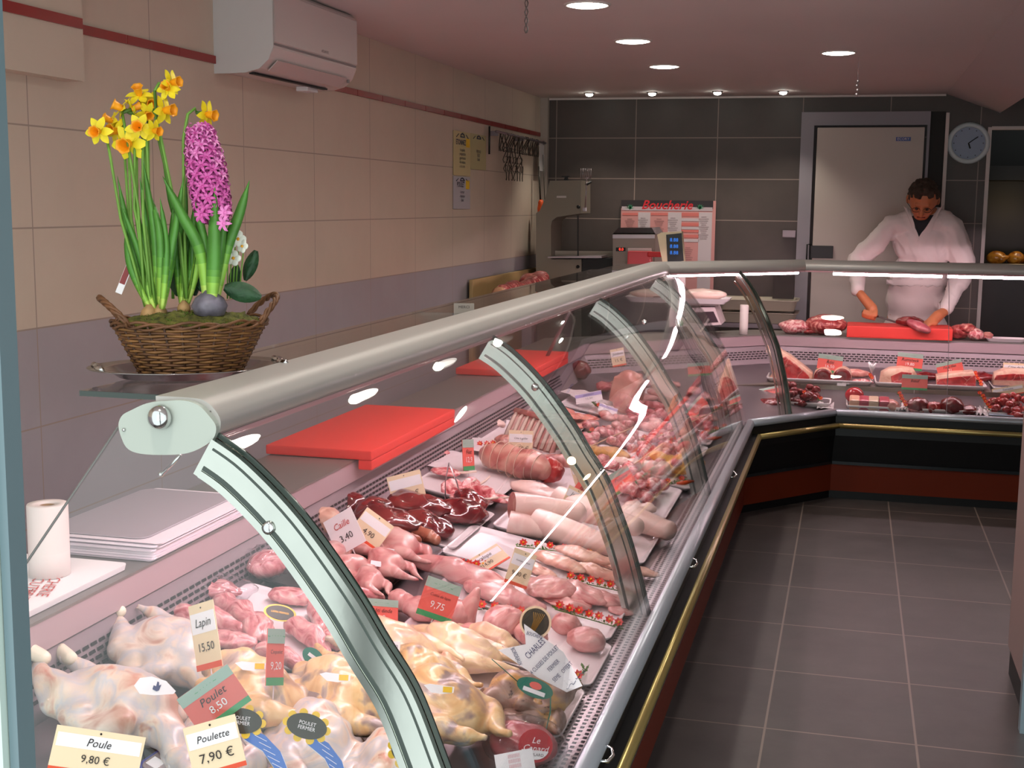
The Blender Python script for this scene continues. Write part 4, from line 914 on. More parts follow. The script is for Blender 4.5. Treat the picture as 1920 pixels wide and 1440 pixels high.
hbo = put(hb, 'ham_joint', 'tall boned ham joint with a price card stuck in its top', 'meat', 1172, 762, .012, -15, 1.12)
put(blobmesh('cut', (.06, .03, .05), 71, .006, 14, M_cut), 'ham_half', 'sliced ham face leaning against the tall ham joint', 'meat', 1165, 775, .01, -15)
put(blobmesh('dark', (.06, .05, .055), 72, .008, 16, M_beefd), 'smoked_joint', 'dark red smoked joint left of the tall ham', 'meat', 1085, 712, .0, 0)
put(blobmesh('dark', (.05, .04, .03), 73, .01, 20, M_red), 'smoked_joint', 'reddish joint half hidden behind the tall ham', 'meat', 1130, 735, .0, 0)
# paper sheets
def sheet(px, py, w, l, yaw, label, mat=M_tray, h=.004, P=None, seed=1, amp=.01):
    b = MB(); n = 10; V = []
    for i in range(n+1):
        for j in range(n+1):
            x, y = (i/n-.5)*w, (j/n-.5)*l; V.append(Vector((x, y, amp*(noise.noise(Vector((x*14+seed, y*14, seed)))+.6))))
    b.add(V, [(i*(n+1)+j, (i+1)*(n+1)+j, (i+1)*(n+1)+j+1, i*(n+1)+j+1) for i in range(n) for j in range(n)], True)
    o = b.build('paper_sheet', mat); o.matrix_world = frame_at(px, py, h, yaw, P is None, P); return tag(o, label, 'paper')
sheet(845, 865, .16, .3, 10, 'white butchers paper under the chops by the rear grille', h=.022)
sheet(900, 838, .12, .22, 10, 'white paper sheet left of the rib rack', h=.022)
sheet(1075, 742, .12, .16, -10, 'white paper fold behind the ham slices', h=.03, amp=.03)
sheet(1215, 740, .12, .2, 0, 'white paper behind the tall ham joint', h=.03, amp=.02)

# ================================================================ mixed cuts in the far half: many small pieces, each an object
MX = {'kebab': variants('cube', 3, (.026, .022, .018), .006, 40, M_raw, seg=14, rings=9), 'red': variants('cube', 3, (.028, .022, .017), .006, 40, M_red, seg=14, rings=9),
      'pink': variants('cut', 3, (.045, .028, .018), .008, 30, M_veal, seg=16, rings=9), 'neck': variants('cut', 3, (.04, .026, .02), .009, 30, M_raw, seg=16, rings=9), 'yellow': variants('breaded', 2, (.06, .045, .022), .006, 24, M_pastry, seg=18, rings=10)}
def heap(kind, name, label, cat, x0, x1, y0, y1, n, h0, layers, group, s=1.0, seed=0):
    r = random.Random(seed); V = MX[kind]
    for i in range(n):
        X = r.uniform(x0, x1); Y = r.uniform(y0, y1); lay = r.randrange(layers)
        put(V[i % len(V)], name, label, cat, 0, 0, 0, r.uniform(0, 360), s*r.uniform(.85, 1.15), group, P=(X, Y, deck_z(X)+h0+lay*.022), pitch=r.uniform(-20, 20))
heap('neck', 'neck_cutlet', 'small pinkish neck cutlet heaped before the yellow breaded pieces', 'meat', -1.0, -.66, 4.48, 4.88, 34, .008, 3, 'neck cutlets', 1.1, 1)
for i, (px, py, yaw, lab) in enumerate([(1090, 868, 10, 'yellow breaded piece at the left end of its row'), (1110, 858, 40, 'yellow breaded piece behind the leftmost'), (1272, 888, 20, 'yellow breaded piece at the right end, nearest'), (1290, 875, -20, 'yellow breaded piece at the tray corner, right end'), (1150, 862, 10, 'yellow breaded piece under the red cuts'), (1240, 870, 0, 'yellow breaded piece left of the right-end pair')]):
    put(MX['yellow'][i % 2], 'breaded_piece', lab, 'meat', px, py, .015, yaw, 1.15, 'yellow breaded pieces')
PB = fuse([('b', (0, 0, .035), (.075, .04, .03)), ('b', (.03, .0, .04), (.04, .045, .03))], .006, 2, 'bacon_roll', M_ham, bumps=.006, bscale=30)
for i, (px, py, yaw, lab) in enumerate([(1170, 886, -10, 'bacon-wrapped roll in front of the yellow pieces, left'), (1225, 892, 0, 'bacon-wrapped roll in front of the yellow pieces, right')]):
    put(PB, 'wrapped_roll', lab, 'meat', px, py, .012, yaw, .95)
heap('kebab', 'diced_meat', 'small pale and red meat cube in the heap beyond the breaded pieces', 'meat', -.98, -.64, 5.1, 5.8, 58, .012, 3, 'diced meat heap', 1.0, 2)
heap('red', 'red_meat_cube', 'red meat cube in the heap near the corner', 'meat', -1.02, -.63, 5.88, 6.4, 44, .012, 2, 'red cubes near the corner', 1.15, 3)
heap('pink', 'pink_cut', 'pink flat cut among the trays near the corner', 'meat', -1.1, -.62, 5.5, 6.5, 30, .03, 2, 'pink cuts near the corner', 1.0, 4)
heap('neck', 'lamb_piece', 'small lamb piece between the ham tray and the diced heap', 'meat', -1.12, -.95, 4.95, 5.75, 22, .012, 2, 'lamb pieces behind the diced heap', 1.0, 5)
heap('pink', 'steak_piece', 'pink steak piece in the angle of the corner case', 'meat', -1.25, -.72, 6.65, 7.25, 26, .01, 2, 'steak pieces in the corner', 1.1, 6)
# skewers lying across the heap
for i, (p, q, lab) in enumerate([((1100, 840), (1190, 800), 'wooden skewer farthest left across the diced heap'), ((1190, 870), (1300, 790), 'long wooden skewer across the diced heap'), ((1230, 820), (1345, 770), 'wooden skewer near the corner')]):
    A, B = at(*p, .075), at(*q, .075); t = MB().tube([A, B], .0028, 6).build('skewer', plain('skewer_wood', '#d9b48c', .6)); tag(t, lab, 'skewer')
garnish((1100, 812), (1180, 800), 4, 'flower strip behind the bacon rolls', .03)
garnish((1215, 915), (1290, 900), 3, 'parsley strip at the right front of the bones tray', .02)
garnish((1200, 825), (1280, 815), 5, 'red flower strip crossing the diced heap', .05)
garnish((1320, 815), (1365, 800), 3, 'red flower strip by the lip near the corner', .03)
garnish((1335, 770), (1385, 755), 4, 'orange flower strip at the corner end of the case', .03)
garnish((1100, 745), (1130, 770), 2, 'small flowers at the left foot of the ham', .03)
MP = plain('pepper_orange', '#d9501c', .3)
for i, (px, py, lab) in enumerate(((1285, 905, 'orange pepper stick beside the yellow pieces'), (1270, 822, 'red pepper stick on the diced heap'), (1340, 822, 'red pepper stick near the lip'))):
    A = at(px, py, .05); t = MB().tube([A+Vector((-.03, -.02, 0)), A, A+Vector((.03, .02, .004))], [.005, .009, .004], 8).build('pepper_stick', MP); tag(t, lab, 'vegetable')

# ================================================================ price cards
card(182, 1412, .13, 150, 74, 12, -10, 'cream', 'Poule', '9,80 €', 'cream price tag at the bottom left corner, orange edge uppermost', 20, spike=.08)
card(385, 1192, .19, 70, 118, -22, -48, 'cream', 'Lapin', '15,50', 'cream price tag turned almost edge-on above the near left chickens', 10)
card(402, 1312, .20, 104, 80, -30, 12, 'red', 'Poulet', '8,50', 'red tag with grey-green header and green edge reading Poulet, near left', 12, spike=.06)
card(403, 1400, .19, 92, 92, -12, 0, 'cream', 'Poulette', '7,90 €', 'cream tag with a wide white strip at the bottom of the view', 12, spike=.06)
card(516, 1232, .18, 52, 100, 18, 52, 'red', 'Coquelet', '9,20', 'narrow-looking red and green tag turned sideways left of the chrome rib', 10)
card(646, 997, .11, 66, 70, -32, -25, 'white', 'Caille', '3,40', 'white diamond-set tag with red writing behind the quails', 10, spike=.06)
card(697, 992, .11, 62, 56, 36, -10, 'cream', '', '4,90', 'white tag with an orange edge turned down, beside the diamond-set one', 12, spike=.05)
card(763, 917, .09, 64, 60, -14, 0, 'cream', '', '27,00 €', 'cream tag priced 27 euros over the dark liver', 10)
card(910, 1053, .035, 84, 44, -22, 30, 'cream', 'Escalope', '14,90', 'cream tag lying flat in the half empty white tray', 62, spike=0)
card(976, 1066, .10, 48, 66, 24, 20, 'cream', 'Escalope de dinde', '9,80 €', 'cream tag slanting between the empty tray and the veal slices', 12)
card(823, 1125, .11, 72, 72, 24, 18, 'red', 'Cuisse de lapin', '9,75', 'red tag with green edge over the rolled poultry pieces', 12)
card(715, 1150, .10, 66, 52, 12, 20, 'red', 'Rôti dinde', '9,9', 'red tag half behind the glass edge right of the big chrome rib', 26)
card(976, 832, .11, 46, 50, 2, 0, 'cream', 'Côte à griller', '11,50 €', 'cream tag standing in front of the rack of ribs', 8)
card(878, 853, .09, 40, 58, 8, 58, 'red', 'Filet', '12,9', 'red tag turned edge-on left of the tied roast', 8)
card(1100, 885, .10, 56, 48, -20, -8, 'cream', 'Collier', '9,60 €', 'cream tag behind the second chrome rib', 12)
card(1077, 938, .09, 42, 44, 28, 15, 'cream', 'Jarret', '7,20 €', 'cream tag standing on the pork rolls', 12)
card(1095, 922, .10, 40, 36, 38, 10, 'red', 'Épaule', '9', 'red tag just behind the cream tag on the pork rolls', 12)
card(1166, 900, .09, 46, 40, -34, -10, 'red', 'Poitrine', '8', 'red tag with green edge right of the second chrome rib', 12)
card(1159, 670, .02, 26, 33, -12, 0, 'cream', 'Jambon', '15 €', 'cream tag stuck in the top of the tall ham joint', 6, P=at(1159, 670, .29), spike=.03)
card(1104, 745, .06, 50, 26, -12, 0, 'violet', 'Jambon', '12,50', 'violet-banded card lying on the ham slices, upper one', 55, spike=0)
card(1140, 768, .04, 36, 22, 18, 0, 'violet', 'Porc', '', 'violet-banded card lying lower right on the ham slices', 60, spike=0)
card(1312, 692, .10, 44, 24, -6, 0, 'red', 'Bavette', '18', 'red tag at the back of the corner case', 12, P=on(1312, 692, 1, 7.3), spike=.04)
# pentagon sign
P = at(1018, 1238, .17); D = (P-EYE).length/FPX
e = link('pentagon_sign', None); e.matrix_world = Matrix.Translation(P) @ facing(P, -5, 0, 20); tag(e, 'white pentagon sign offering four chicken legs, near the front of the case', 'sign')
def pxz(x, y): return ((x-1018)*D, 0, -(y-1238)*D*1.05)
b = MB(); b.prism([pxz(*q) for q in [(980, 1177), (1055, 1222), (1092, 1278), (1064, 1290), (1010, 1268), (934, 1224), (985, 1212)]], (0, .001, 0)); b.build('card', M_wl, e)
for txt, x, y, s, an_ in (('BOUCHERIE', 1001, 1196, 7.5, -14), ('CHARLES', 1003, 1219, 14, 47), ('4 CUISSES DE POULET', 1021, 1237, 9.2, 47), ('FERMIER', 1038, 1246, 9.2, 47), ('5EME   OFFERT', 1055, 1256, 9.2, 47), ('BORDEAUX', 969, 1234, 8.5, -60)):
    lettering(txt, s*D*1.25, M_inkb, e, (pxz(x, y)[0], -.0012, pxz(x, y)[2]), (R(90), -R(an_), 0), squeeze=.62)
b = MB()
for k, (x0, y0) in enumerate(((1063, 1284), (1079, 1266))):
    b.tube([Vector(pxz(x0+i*1.5, y0-i*1.2+2.5*math.sin(i*.9)))+Vector((0, -.001, 0)) for i in range(12)], .0006, 4)
b.build('scroll_mark', M_inkb, e)
# ================================================================ on the worktop of the long case
M_board = plain('red_cutting_board', '#e23b34', .55, bump=.25, bscale=260)
WT = .8035
for i, (y0, y1, lab) in enumerate(((3.66, 4.53, 'large red cutting board with a hooked front edge, nearest on the long worktop'), (5.68, 6.52, 'red cutting board farther along the worktop, behind the second chrome rib'))):
    t = thing('cutting_board', lab, 'cutting board', (-1.592, (y0+y1)/2, WT), None, 'red boards on the long worktop')
    L = y1-y0
    b = MB(); b.box((0, 0, .0155), (.357, L, .030), bev=.006); b.build('board', M_board, t)
    b = MB(); b.box((.156, 0, -.0155), (.044, L-.006, .031), bev=.005); b.build('hooked_edge', M_board, t)
# paper roll, carrier bags and paper stack at the near end
def roll(P, r, h, label, core=.4):
    t = thing('paper_roll', label, 'paper roll', P)
    MB().lathe([(r*core, 0), (r, 0), (r, h*.33), (r*.995, h*.34), (r, h*.35), (r, h-.003), (r*.97, h), (r*core, h-.001), (r*core, 0)], seg=32, cap=False).build('paper', plain('roll_paper', '#ede0dc', .75), t)
    MB().lathe([(r*core, .002), (r*core, h-.004), (r*(core-.06), h-.004), (r*(core-.06), .002)], seg=24, cap=False).build('core', plain('card_core', '#a08468', .8), t)
# near-end bag pile
t = thing('carrier_bags', 'folded white carrier bags with red print, under the near paper roll', 'bag', (-1.60, 2.2, WT))
b = MB()
for i in range(4):
    z = .0035*i; b.loft([rrect(.27-.004*i, .40, .012, z, cx=-.03+.003*i, cy=0), rrect(.27-.004*i, .40, .012, z+.003, cx=-.03+.003*i)], True, True, False)
o = b.build('bag_stack', plain('bag_white', '#f4ecee', .5), t)
lettering('BOUCHERIE\nCHARCUTERIE', .036, M_inkr, t, (.02, .03, .0155), (0, 0, R(-68)), squeeze=1.1, shear=.3)
lettering('TRAITEUR', .03, M_inkr, t, (.05, -.10, .0155), (0, 0, R(-68)), squeeze=1.1)
roll((-1.60, 2.275, WT+.0145), .0415, .152, 'upright white paper roll on the folded bags at the near left')
t = thing('paper_stack', 'thick stack of wrapping paper under a grey film sheet, beside the near paper roll', 'paper stack', (-1.62, 2.72, WT))
b = MB()
for i in range(9):
    j = rnd.uniform(-.006, .006); b.loft([rrect(.30, .50, .01, .0045*i, cx=j+.0015*i, cy=rnd.uniform(-.008, .008)), rrect(.30, .50, .01, .0045*i+.0038, cx=j+.0015*i)], True, True, False)
b.build('paper_sheets', plain('wrap_paper', '#efdfe8', .55), t)
b = MB(); b.loft([rrect(.27, .46, .03, .0415, cx=-.02), rrect(.265, .455, .03, .0432, cx=-.02)], True, True, False); b.build('top_film', plain('grey_violet_film', '#a99aa4', .3), t)
roll(on(1394, 627, 2, WT), .0265, .185, 'slim white paper roll standing on the worktop behind the corner case', .3)

# ================================================================ back case contents
STZ = .568; M_step = plain('step_steel', '#85796f', .35, .6)
b = MB(); b.loft([[ps(k, d, z) for d, z in rect(.50, .93, .52, STZ)] for k in ((( -.34, 6.97), (-.55, .96)), 'B', 'E')]); o = b.build('display_step', M_step); tag(o, 'raised steel step in the back case, beef trays stand on it', 'display step')
def bk(px, py, d): return on(px, py, 1, 7.13+d)
def btray(x0, x1, d, dep, z, label, mat=None):
    A = bk(x0, 720, d); B = bk(x1, 720, d); w = B.x-A.x
    b = MB(); b.loft([rrect(w-.03, dep-.03, .02, 0), rrect(w-.01, dep-.01, .025, .018), rrect(w, dep, .028, .028), rrect(w-.012, dep-.012, .024, .028), rrect(w-.03, dep-.03, .018, .005)], True, True, True)
    o = b.build('display_tray', mat or M_tray); o.location = ((A.x+B.x)/2, 7.13+d+dep/2, z); return tag(o, label, 'tray')
btray(1436, 1636, .51, .32, STZ+.001, 'long white tray with the big rib of beef and two round roasts')
btray(1640, 1852, .51, .32, STZ+.001, 'long white tray in the middle of the back case, sliced beef on it')
btray(1862, 1990, .51, .32, STZ+.001, 'white tray of beef at the right edge of the view')
def slabcut(pts_out, pts_in, d, th, name, label, inset=None):
    """joint with its cut face to the customer; outline given in photo positions at depth d"""
    t = thing(name, label, 'meat', bk(*pts_out[0], d)); o = t.location
    A = [bk(x, y, d)-o for x, y in pts_out]
    A2 = [p + Vector((0, th, .004)) for p in A]; c = sum(A, Vector())/len(A)
    b = MB(); b.loft([[c+(p-c)*.94 for p in A], [p+Vector((0, .008, 0)) for p in A], A2, [c+Vector((0, th+.01, 0))+(p-c)*.8 for p in A]], True, True, True); b.build('fat_rim', M_fat, t)
    B = [bk(x, y, d)-o for x, y in pts_in]; c = sum(B, Vector())/len(B); B = [c+(p-c)*1.1 for p in B]
    b = MB(); b.loft([[p+Vector((0, .002, 0)) for p in B], [p+Vector((0, -.004, 0)) for p in B], [c+(p-c)*.9+Vector((0, -.007, 0)) for p in B]], True, True, True); b.build('lean_face', M_beef, t)
    return t
M_beefface = M_beef
rb = slabcut([(1440, 712), (1452, 694), (1445, 674), (1435, 652), (1449, 645), (1466, 660), (1482, 669), (1504, 686), (1523, 701), (1524, 716), (1500, 719), (1450, 719)],
        [(1462, 711), (1462, 694), (1468, 674), (1474, 671), (1490, 683), (1508, 698), (1515, 706), (1511, 716), (1480, 717)], .56, .10, 'rib_of_beef', 'big upright rib of beef with a curved bone, left end of the back case')
b = MB(); b.tube([bk(1438, 656, .545)-rb.location, bk(1449, 668, .545)-rb.location, bk(1457, 690, .545)-rb.location, bk(1458, 708, .545)-rb.location], [.012, .013, .012, .010], 10); b.build('bone', M_bone, rb)
for px, py, r, lab in ((1543, 708, 17, 'round beef roast left of its pair, cut face to the customer'), (1579, 707, 16.5, 'round beef roast right of its pair, small white card before it')):
    c = bk(px, py, .54); rr = r/FPX*c.y; t = thing('beef_roast', lab, 'meat', (c.x, c.y, c.z)); Mx = Matrix.Rotation(R(90), 3, 'X')
    b = MB(); b.lathe([(.001, -.16), (rr*.8, -.155), (rr, -.12), (rr*1.02, -.03), (rr*.97, 0)], seg=24, cap=False, M=Mx); b.build('fat_wrap', M_fat, t)
    b = MB(); b.lathe([(rr*.95, -.004), (rr*.9, .003), (rr*.5, .006), (.001, .005)], seg=24, cap=False, M=Mx); b.build('cut_face', M_beefd, t)
def lump(px, py, d, r, mat, label, seed, name='beef_piece', amp=.008, yaw=0, group=None):
    if d < .3: r = (r[0]*1.4, r[1]*1.4, r[2]*1.75)
    me = blobmesh(name, r, seed, amp, 24, mat, flat=.0); c = bk(px, py, d); o = link(name, me, None, (c.x, c.y, (.470+.18*(d-.105) if d < .45 else STZ+.005))); o.rotation_euler = (0, 0, R(yaw)); return tag(o, label, 'meat', group)
lump(1618, 716, .56, (.06, .03, .015), M_raw, 'thin pale cut right of the round roasts', 1)
lump(1588, 722, .53, (.03, .02, .004), M_wl, 'small white slip before the round roasts', 2, 'paper_slip')
slabcut([(1648, 722), (1652, 700), (1668, 692), (1690, 690), (1712, 693), (1720, 705), (1700, 724), (1670, 725)], [(1674, 722), (1672, 706), (1690, 698), (1708, 700), (1706, 720)], .58, .09, 'beef_joint', 'beef joint with a fatty left side, in the middle tray')
slabcut([(1757, 726), (1756, 706), (1790, 700), (1826, 698), (1831, 710), (1829, 728), (1790, 731)], [(1760, 726), (1760, 712), (1795, 707), (1826, 705), (1826, 725), (1790, 728)], .56, .10, 'beef_joint', 'wide beef joint with a fat top, right part of the middle tray')
slabcut([(1862, 722), (1866, 702), (1885, 694), (1925, 696), (1960, 700), (1960, 722), (1900, 724)], [(1868, 712), (1872, 704), (1900, 701), (1950, 704), (1950, 714)], .58, .10, 'beef_joint', 'beef joint with a pale stripe at the right edge of the view')
lump(1700, 700, .70, (.10, .05, .035), M_beef, 'beef slab lying behind the middle joint', 5, yaw=20)
lump(1600, 690, .80, (.10, .05, .03), M_cut, 'pale joint at the rear of the left tray', 6)
lump(1740, 690, .80, (.09, .05, .03), M_beefd, 'dark beef piece at the rear under the upper red tag', 7)
lump(1840, 688, .82, (.10, .05, .035), M_beefd, 'dark beef piece at the rear, right of the tilted red tag', 8)
lump(1900, 690, .84, (.06, .05, .03), M_beefd, 'dark beef piece behind the cream tags', 9)
# lower row
for x0_, x1_, lab_ in ((1588, 1700, 'white tray under the striped wrapped portions'), (1706, 1835, 'white tray of dark portions, lower row'), (1846, 1960, 'white tray of beef cubes at the right edge, lower row')): btray(x0_, x1_, .12, .24, .484, lab_)
lump_extra = 1
btray(1455, 1560, .12, .22, .487, 'white tray of dark diced beef in the corner, below the rib of beef')
lump(1445, 764, .10, (.05, .045, .018), M_beefd, 'dark beef strips at the left of the corner tray', 11)
CUB = variants('cube', 3, (.030, .024, .020), .006, 40, M_beefd, seg=14, rings=9); CUB2 = variants('cube', 3, (.030, .024, .020), .006, 40, M_beef, seg=14, rings=9)
def cubes(x0, x1, n, V, name, label, group, seed):
    r = random.Random(seed)
    for i in range(n):
        c = bk(r.uniform(x0, x1), 760, .16); d_ = r.uniform(.10, .30); o = link(name, V[i % 3], None, (c.x, 7.13+d_, .482+.18*(d_-.105)+.026*(i % 3))); o.rotation_euler = (0, r.uniform(-.4, .4), r.uniform(0, 6)); tag(o, label, 'meat', group)
cubes(1462, 1532, 24, CUB, 'beef_cube', 'dark beef cube in the corner tray heap', 'dark beef cubes in the corner', 5)
cubes(1862, 1925, 24, CUB2, 'beef_cube', 'bright red beef cube at the right end of the lower row', 'red beef cubes at the right', 6)
def crumple(px, d, w, l, label, seed, zz=.035):
    b = MB(); n = 8; V = [Vector(((i/n-.5)*w, (j/n-.5)*l, .012+zz*abs(noise.noise(Vector((i*.45+seed, j*.45, seed)))))) for i in range(n+1) for j in range(n+1)]
    b.add(V, [(i*(n+1)+j, (i+1)*(n+1)+j, (i+1)*(n+1)+j+1, i*(n+1)+j+1) for i in range(n) for j in range(n)], False); c = bk(px, 760, d); o = b.build('paper_crumple', M_tray, None, (c.x, c.y, .475)); tag(o, label, 'paper')
crumple(1548, .2, .09, .2, 'crumpled white paper right of the corner tray', 1); crumple(1843, .2, .08, .22, 'crumpled white paper left of the red beef cubes', 2, .06); crumple(1690, .2, .07, .2, 'folded white paper by the tilted flower strip', 3, .06); crumple(1760, .25, .12, .12, 'folded white paper behind the minced portion', 4, .05)
M_pk = plain('red_dome', '#b3202a', .12)
lump(1602, 742, .28, (.037, .034, .026), M_pk, 'shiny red dome-shaped portion in the lower row', 14, 'rounded_portion', .001)
cols = ['#e8a98f', '#b8384e', '#d9b49a', '#b03246']
for i, (px, lab) in enumerate(((1602, 'pink wrapped portion under the red dome'), (1620, 'dark red wrapped portion beside the pink one'), (1638, 'beige wrapped portion in the lower row'), (1658, 'dark red wrapped portion, right one of the row'))):
    c = bk(px, 757, .14); o = MB().box((0, 0, 0), (.056, .09, .085), bev=.014).build('wrapped_portion', plain('portion_%d' % i, cols[i], .3)); o.location = (c.x, c.y+.03, .51); o.rotation_euler = (R(12), 0, 0); tag(o, lab, 'meat')
for px, py, r, m_, lab in ((1672, 757, (.03, .03, .02), M_cut, 'pale piece left of the tilted flower strip'), (1722, 748, (.045, .035, .025), M_beefd, 'oval beef portion with a white top, lower row'), (1722, 765, (.045, .03, .012), M_raw, 'pinkish base piece beneath the oval beef portion'), (1785, 765, (.045, .04, .028), M_beefd, 'dark minced beef portion standing alone in the lower row'), (1750, 755, (.035, .03, .02), M_beef, 'red beef piece between the dark portions'), (1815, 756, (.035, .03, .016), M_beefd, 'dark beef piece at the right of the minced portion')):
    lump(px, py, .16, r, m_, lab, px, 'paper_crumple' if m_ in (M_wl, M_tray) else 'meat_portion')
o = MB().box((0, 0, 0), (.15, .05, .006), bev=.002).build('blue_white_tray', plain('pale_blue_plastic', '#c9cfe8', .3)); c = bk(1882, 778, .11); o.location = c; tag(o, 'pale blue-white label holder at the lip, right part of the back case', 'label holder')
b = MB(); b.add([bk(1385, 788, .04), bk(1475, 772, .06), bk(1430, 738, .24), bk(1392, 745, .2)], [(0, 1, 2, 3)]); b.add([p+Vector((0, 0, -.003)) for p in (bk(1385, 788, .04), bk(1475, 772, .06), bk(1430, 738, .24), bk(1392, 745, .2))], [(3, 2, 1, 0)])
o = b.build('paper_sheet', M_tray); tag(o, 'white paper lying in the corner case by the lip', 'paper')
def gstrip(a, b_, d0, d1, n, lab): return garnish(None, None, n, lab, P0=bk(*a, d0), P1=bk(*b_, d1))
gstrip((1407, 745), (1447, 764), .2, .1, 8, 'orange flower strip slanting in the corner tray')
gstrip((1506, 738), (1541, 752), .22, .14, 6, 'orange flower strip right of the diced beef')
gstrip((1684, 738), (1700, 766), .24, .12, 5, 'orange flower strip slanting between the wrapped portions')
gstrip((1836, 738), (1858, 770), .26, .12, 6, 'orange flower strip left of the red cubes')
gstrip((1826, 700), (1842, 727), .7, .52, 5, 'orange flower strip at the right end of the middle tray')
gstrip((1630, 705), (1636, 714), .56, .54, 3, 'short orange flower strip between the two long trays')
wf = thing('white_garnish', 'white plastic flower tuft standing between the two long trays', 'garnish', bk(1635, 688, .56))
b = MB()
for i in range(9):
    a2 = i*2.4; b.tube([(0, 0, -.035), (.012*math.cos(a2), .008*math.sin(a2), .0), (.022*math.cos(a2), .01*math.sin(a2), .022+.006*math.sin(i*1.9))], [.003, .006, .003], 6)
b.build('tuft', M_wl, wf)
# tags of the back case
def bcard(px, py, w, h, roll, style, title, price, d, label, lean=8, spike=.05): return card(px, py, 0, w, h, roll, 0, style, title, price, label, lean, P=bk(px, py, d), spike=spike)
bcard(1556, 682, 44, 32, 6, 'red', 'Rôti', '16,50', .62, 'red tag with green edge above the two round roasts')
bcard(1706, 678, 44, 30, 4, 'red', 'Rumsteck', '19,80', .72, 'red tag with green edge highest in the middle of the back case')
bcard(1781, 690, 44, 24, -16, 'red', 'Faux-filet', '21', .66, 'red tag tilted to the left behind the wide beef joint')
bcard(1715, 717, 44, 27, 0, 'red', 'Bœuf', '', .50, 'dull red tag in front of the middle joint, lower than its neighbours')
bcard(1909, 695, 50, 26, 0, 'cream', 'Côte de bœuf', '', .7, 'cream tag at the right edge of the view, upper one')
bcard(1890, 733, 52, 16, -14, 'cream', 'Tournedos', '', .50, 'long cream tag slanting at the right edge of the view')
bcard(1448, 733, 46, 18, -14, 'red', 'Bourguignon', '', .3, 'pale tag slanting above the corner tray', 40)
bcard(1578, 721, 16, 5, 0, 'white', '', '', .5, 'tiny white slip in front of the right round roast', 8, 0)

# ================================================================ behind the back case
def wtp(px, py, z=WT): return on(px, py, 2, z)
t = thing('cutting_board', 'thick red cutting board on the back worktop, the butcher cuts on it', 'cutting board', (.30, 8.265, WT))
MB().box((0, 0, .036), (.62, .29, .072), bev=.008).build('board', M_board, t)
def meatpile(px, py, z, specs, mat, name, label, group):
    c = on(px, py, 1, 8.2)
    for i, (dx, dz, r) in enumerate(specs):
        me = blobmesh(name, r, 100+i+int(px), .01, 20, mat[i % len(mat)]); o = link(name, me, None, (c.x+dx, 8.24+.03*math.sin(i*2), z+dz)); o.rotation_euler = (0, 0, i*.7); tag(o, label[i] if isinstance(label, list) else label, 'meat', group)
M_trimr = meat('dark_trim', [(.3, '#7c1d22'), (.5, '#a83a3c'), (.62, '#d98d80'), (.75, '#f0c9b8')], 16, .3, 2.4)
meatpile(1490, 625, WT, [(0, 0, (.10, .07, .045))], [M_raw], 'fatty_trimming', 'pale fatty trimming at the left end of the back worktop', None)
meatpile(1548, 625, WT, [(0, 0, (.13, .09, .065))], [M_trimr], 'meat_cut', 'dark red and white piece left of the thick red board', None)
meatpile(1520, 640, WT, [(0, 0, (.07, .05, .02))], [M_trimr], 'meat_cut', 'flat piece spilling off the edge left of the red board', None)
meatpile(1705, 632, WT+.072, [(0, 0, (.085, .05, .03))], [M_beefd], 'meat_cut', 'dark piece of beef being cut on the red board', None)
o = link('meat_cut', blobmesh('meat_cut', (.08, .04, .03), 203, .006, 20, meat('flank', [(.3, '#8e2f3c'), (.5, '#b0525c'), (.75, '#d48a88')], 14, .3, 1.5)), None, (.40, 8.12, WT+.055)); o.rotation_euler = (0, R(22), R(-25)); tag(o, 'slice of beef hanging over the front of the red board', 'meat')
meatpile(1800, 636, WT, [(-.10, .0, (.06, .05, .035)), (0, 0, (.07, .06, .045)), (.09, 0, (.06, .05, .035)), (.04, .04, (.05, .05, .03)), (.15, 0, (.04, .04, .02))], [M_raw, M_trimr], 'trimmings', ['pale red trimming leftmost in the heap right of the board', 'large trimming in the heap right of the board', 'trimming right of the middle of that heap', 'trimming on top of the heap right of the board', 'small trimming at the right end of the heap'], 'trimmings right of the red board')
c = wtp(1885, 640); t = thing('meat_tray', 'white tray with a dark item at the right end of the back worktop', 'tray', (c.x, 8.22, WT)); b = MB(); b.loft([rrect(.2, .1, .02, 0), rrect(.23, .13, .03, .02), rrect(.21, .11, .02, .008)]); b.build('tray', M_tray, t)
o = link('meat_scrap', blobmesh('meat_scrap', (.03, .03, .02), 5, .006, 30, M_roast), None, (c.x-.10, 8.25, WT+.012)); tag(o, 'brown scrap on the white tray at the right end', 'meat')
# black shelf edge over the rail at the right (dark glass shelf of the back case)
b = MB(); b.box((1.05, 7.83, 1.262), (1.0, .22, .012)); o = b.build('glass_shelf', plain('dark_shelf', '#2b2a2a', .12, 0, .8)); tag(o, 'dark shelf lying on the back case rail at the right of the butcher', 'shelf')
# scale behind the corner
sx, sy = -1.0, 7.9
S = thing('shop_scale', 'white shop scale with a tall pole and a tilted price display, behind the corner case', 'scale', (sx, sy, WT))
def rel(px, py, Y=None): return on(px, py, 1, Y or sy) - Vector((sx, sy, WT))
a1, a2 = rel(1258, 612), rel(1350, 606)
PW = plain('scale_white', '#e6cfd2', .4)
b = MB(); b.prism([rel(1255, 613), rel(1352, 609), rel(1340, 576), rel(1255, 578)], (0, .30, 0)); b.build('body', PW, S)
b = MB(); b.prism([rel(1268, 608)-Vector((0, .004, 0)), rel(1347, 604)-Vector((0, .004, 0)), rel(1338, 584)-Vector((0, .004, 0)), rel(1268, 586)-Vector((0, .004, 0))], (0, .004, 0)); b.build('front_display', plain('scale_screen', '#3b2c38', .15), S)
b = MB(); b.box(rel(1300, 570)+Vector((0, .14, 0)), (.30, .26, .02)); b.build('pan', PW, S)
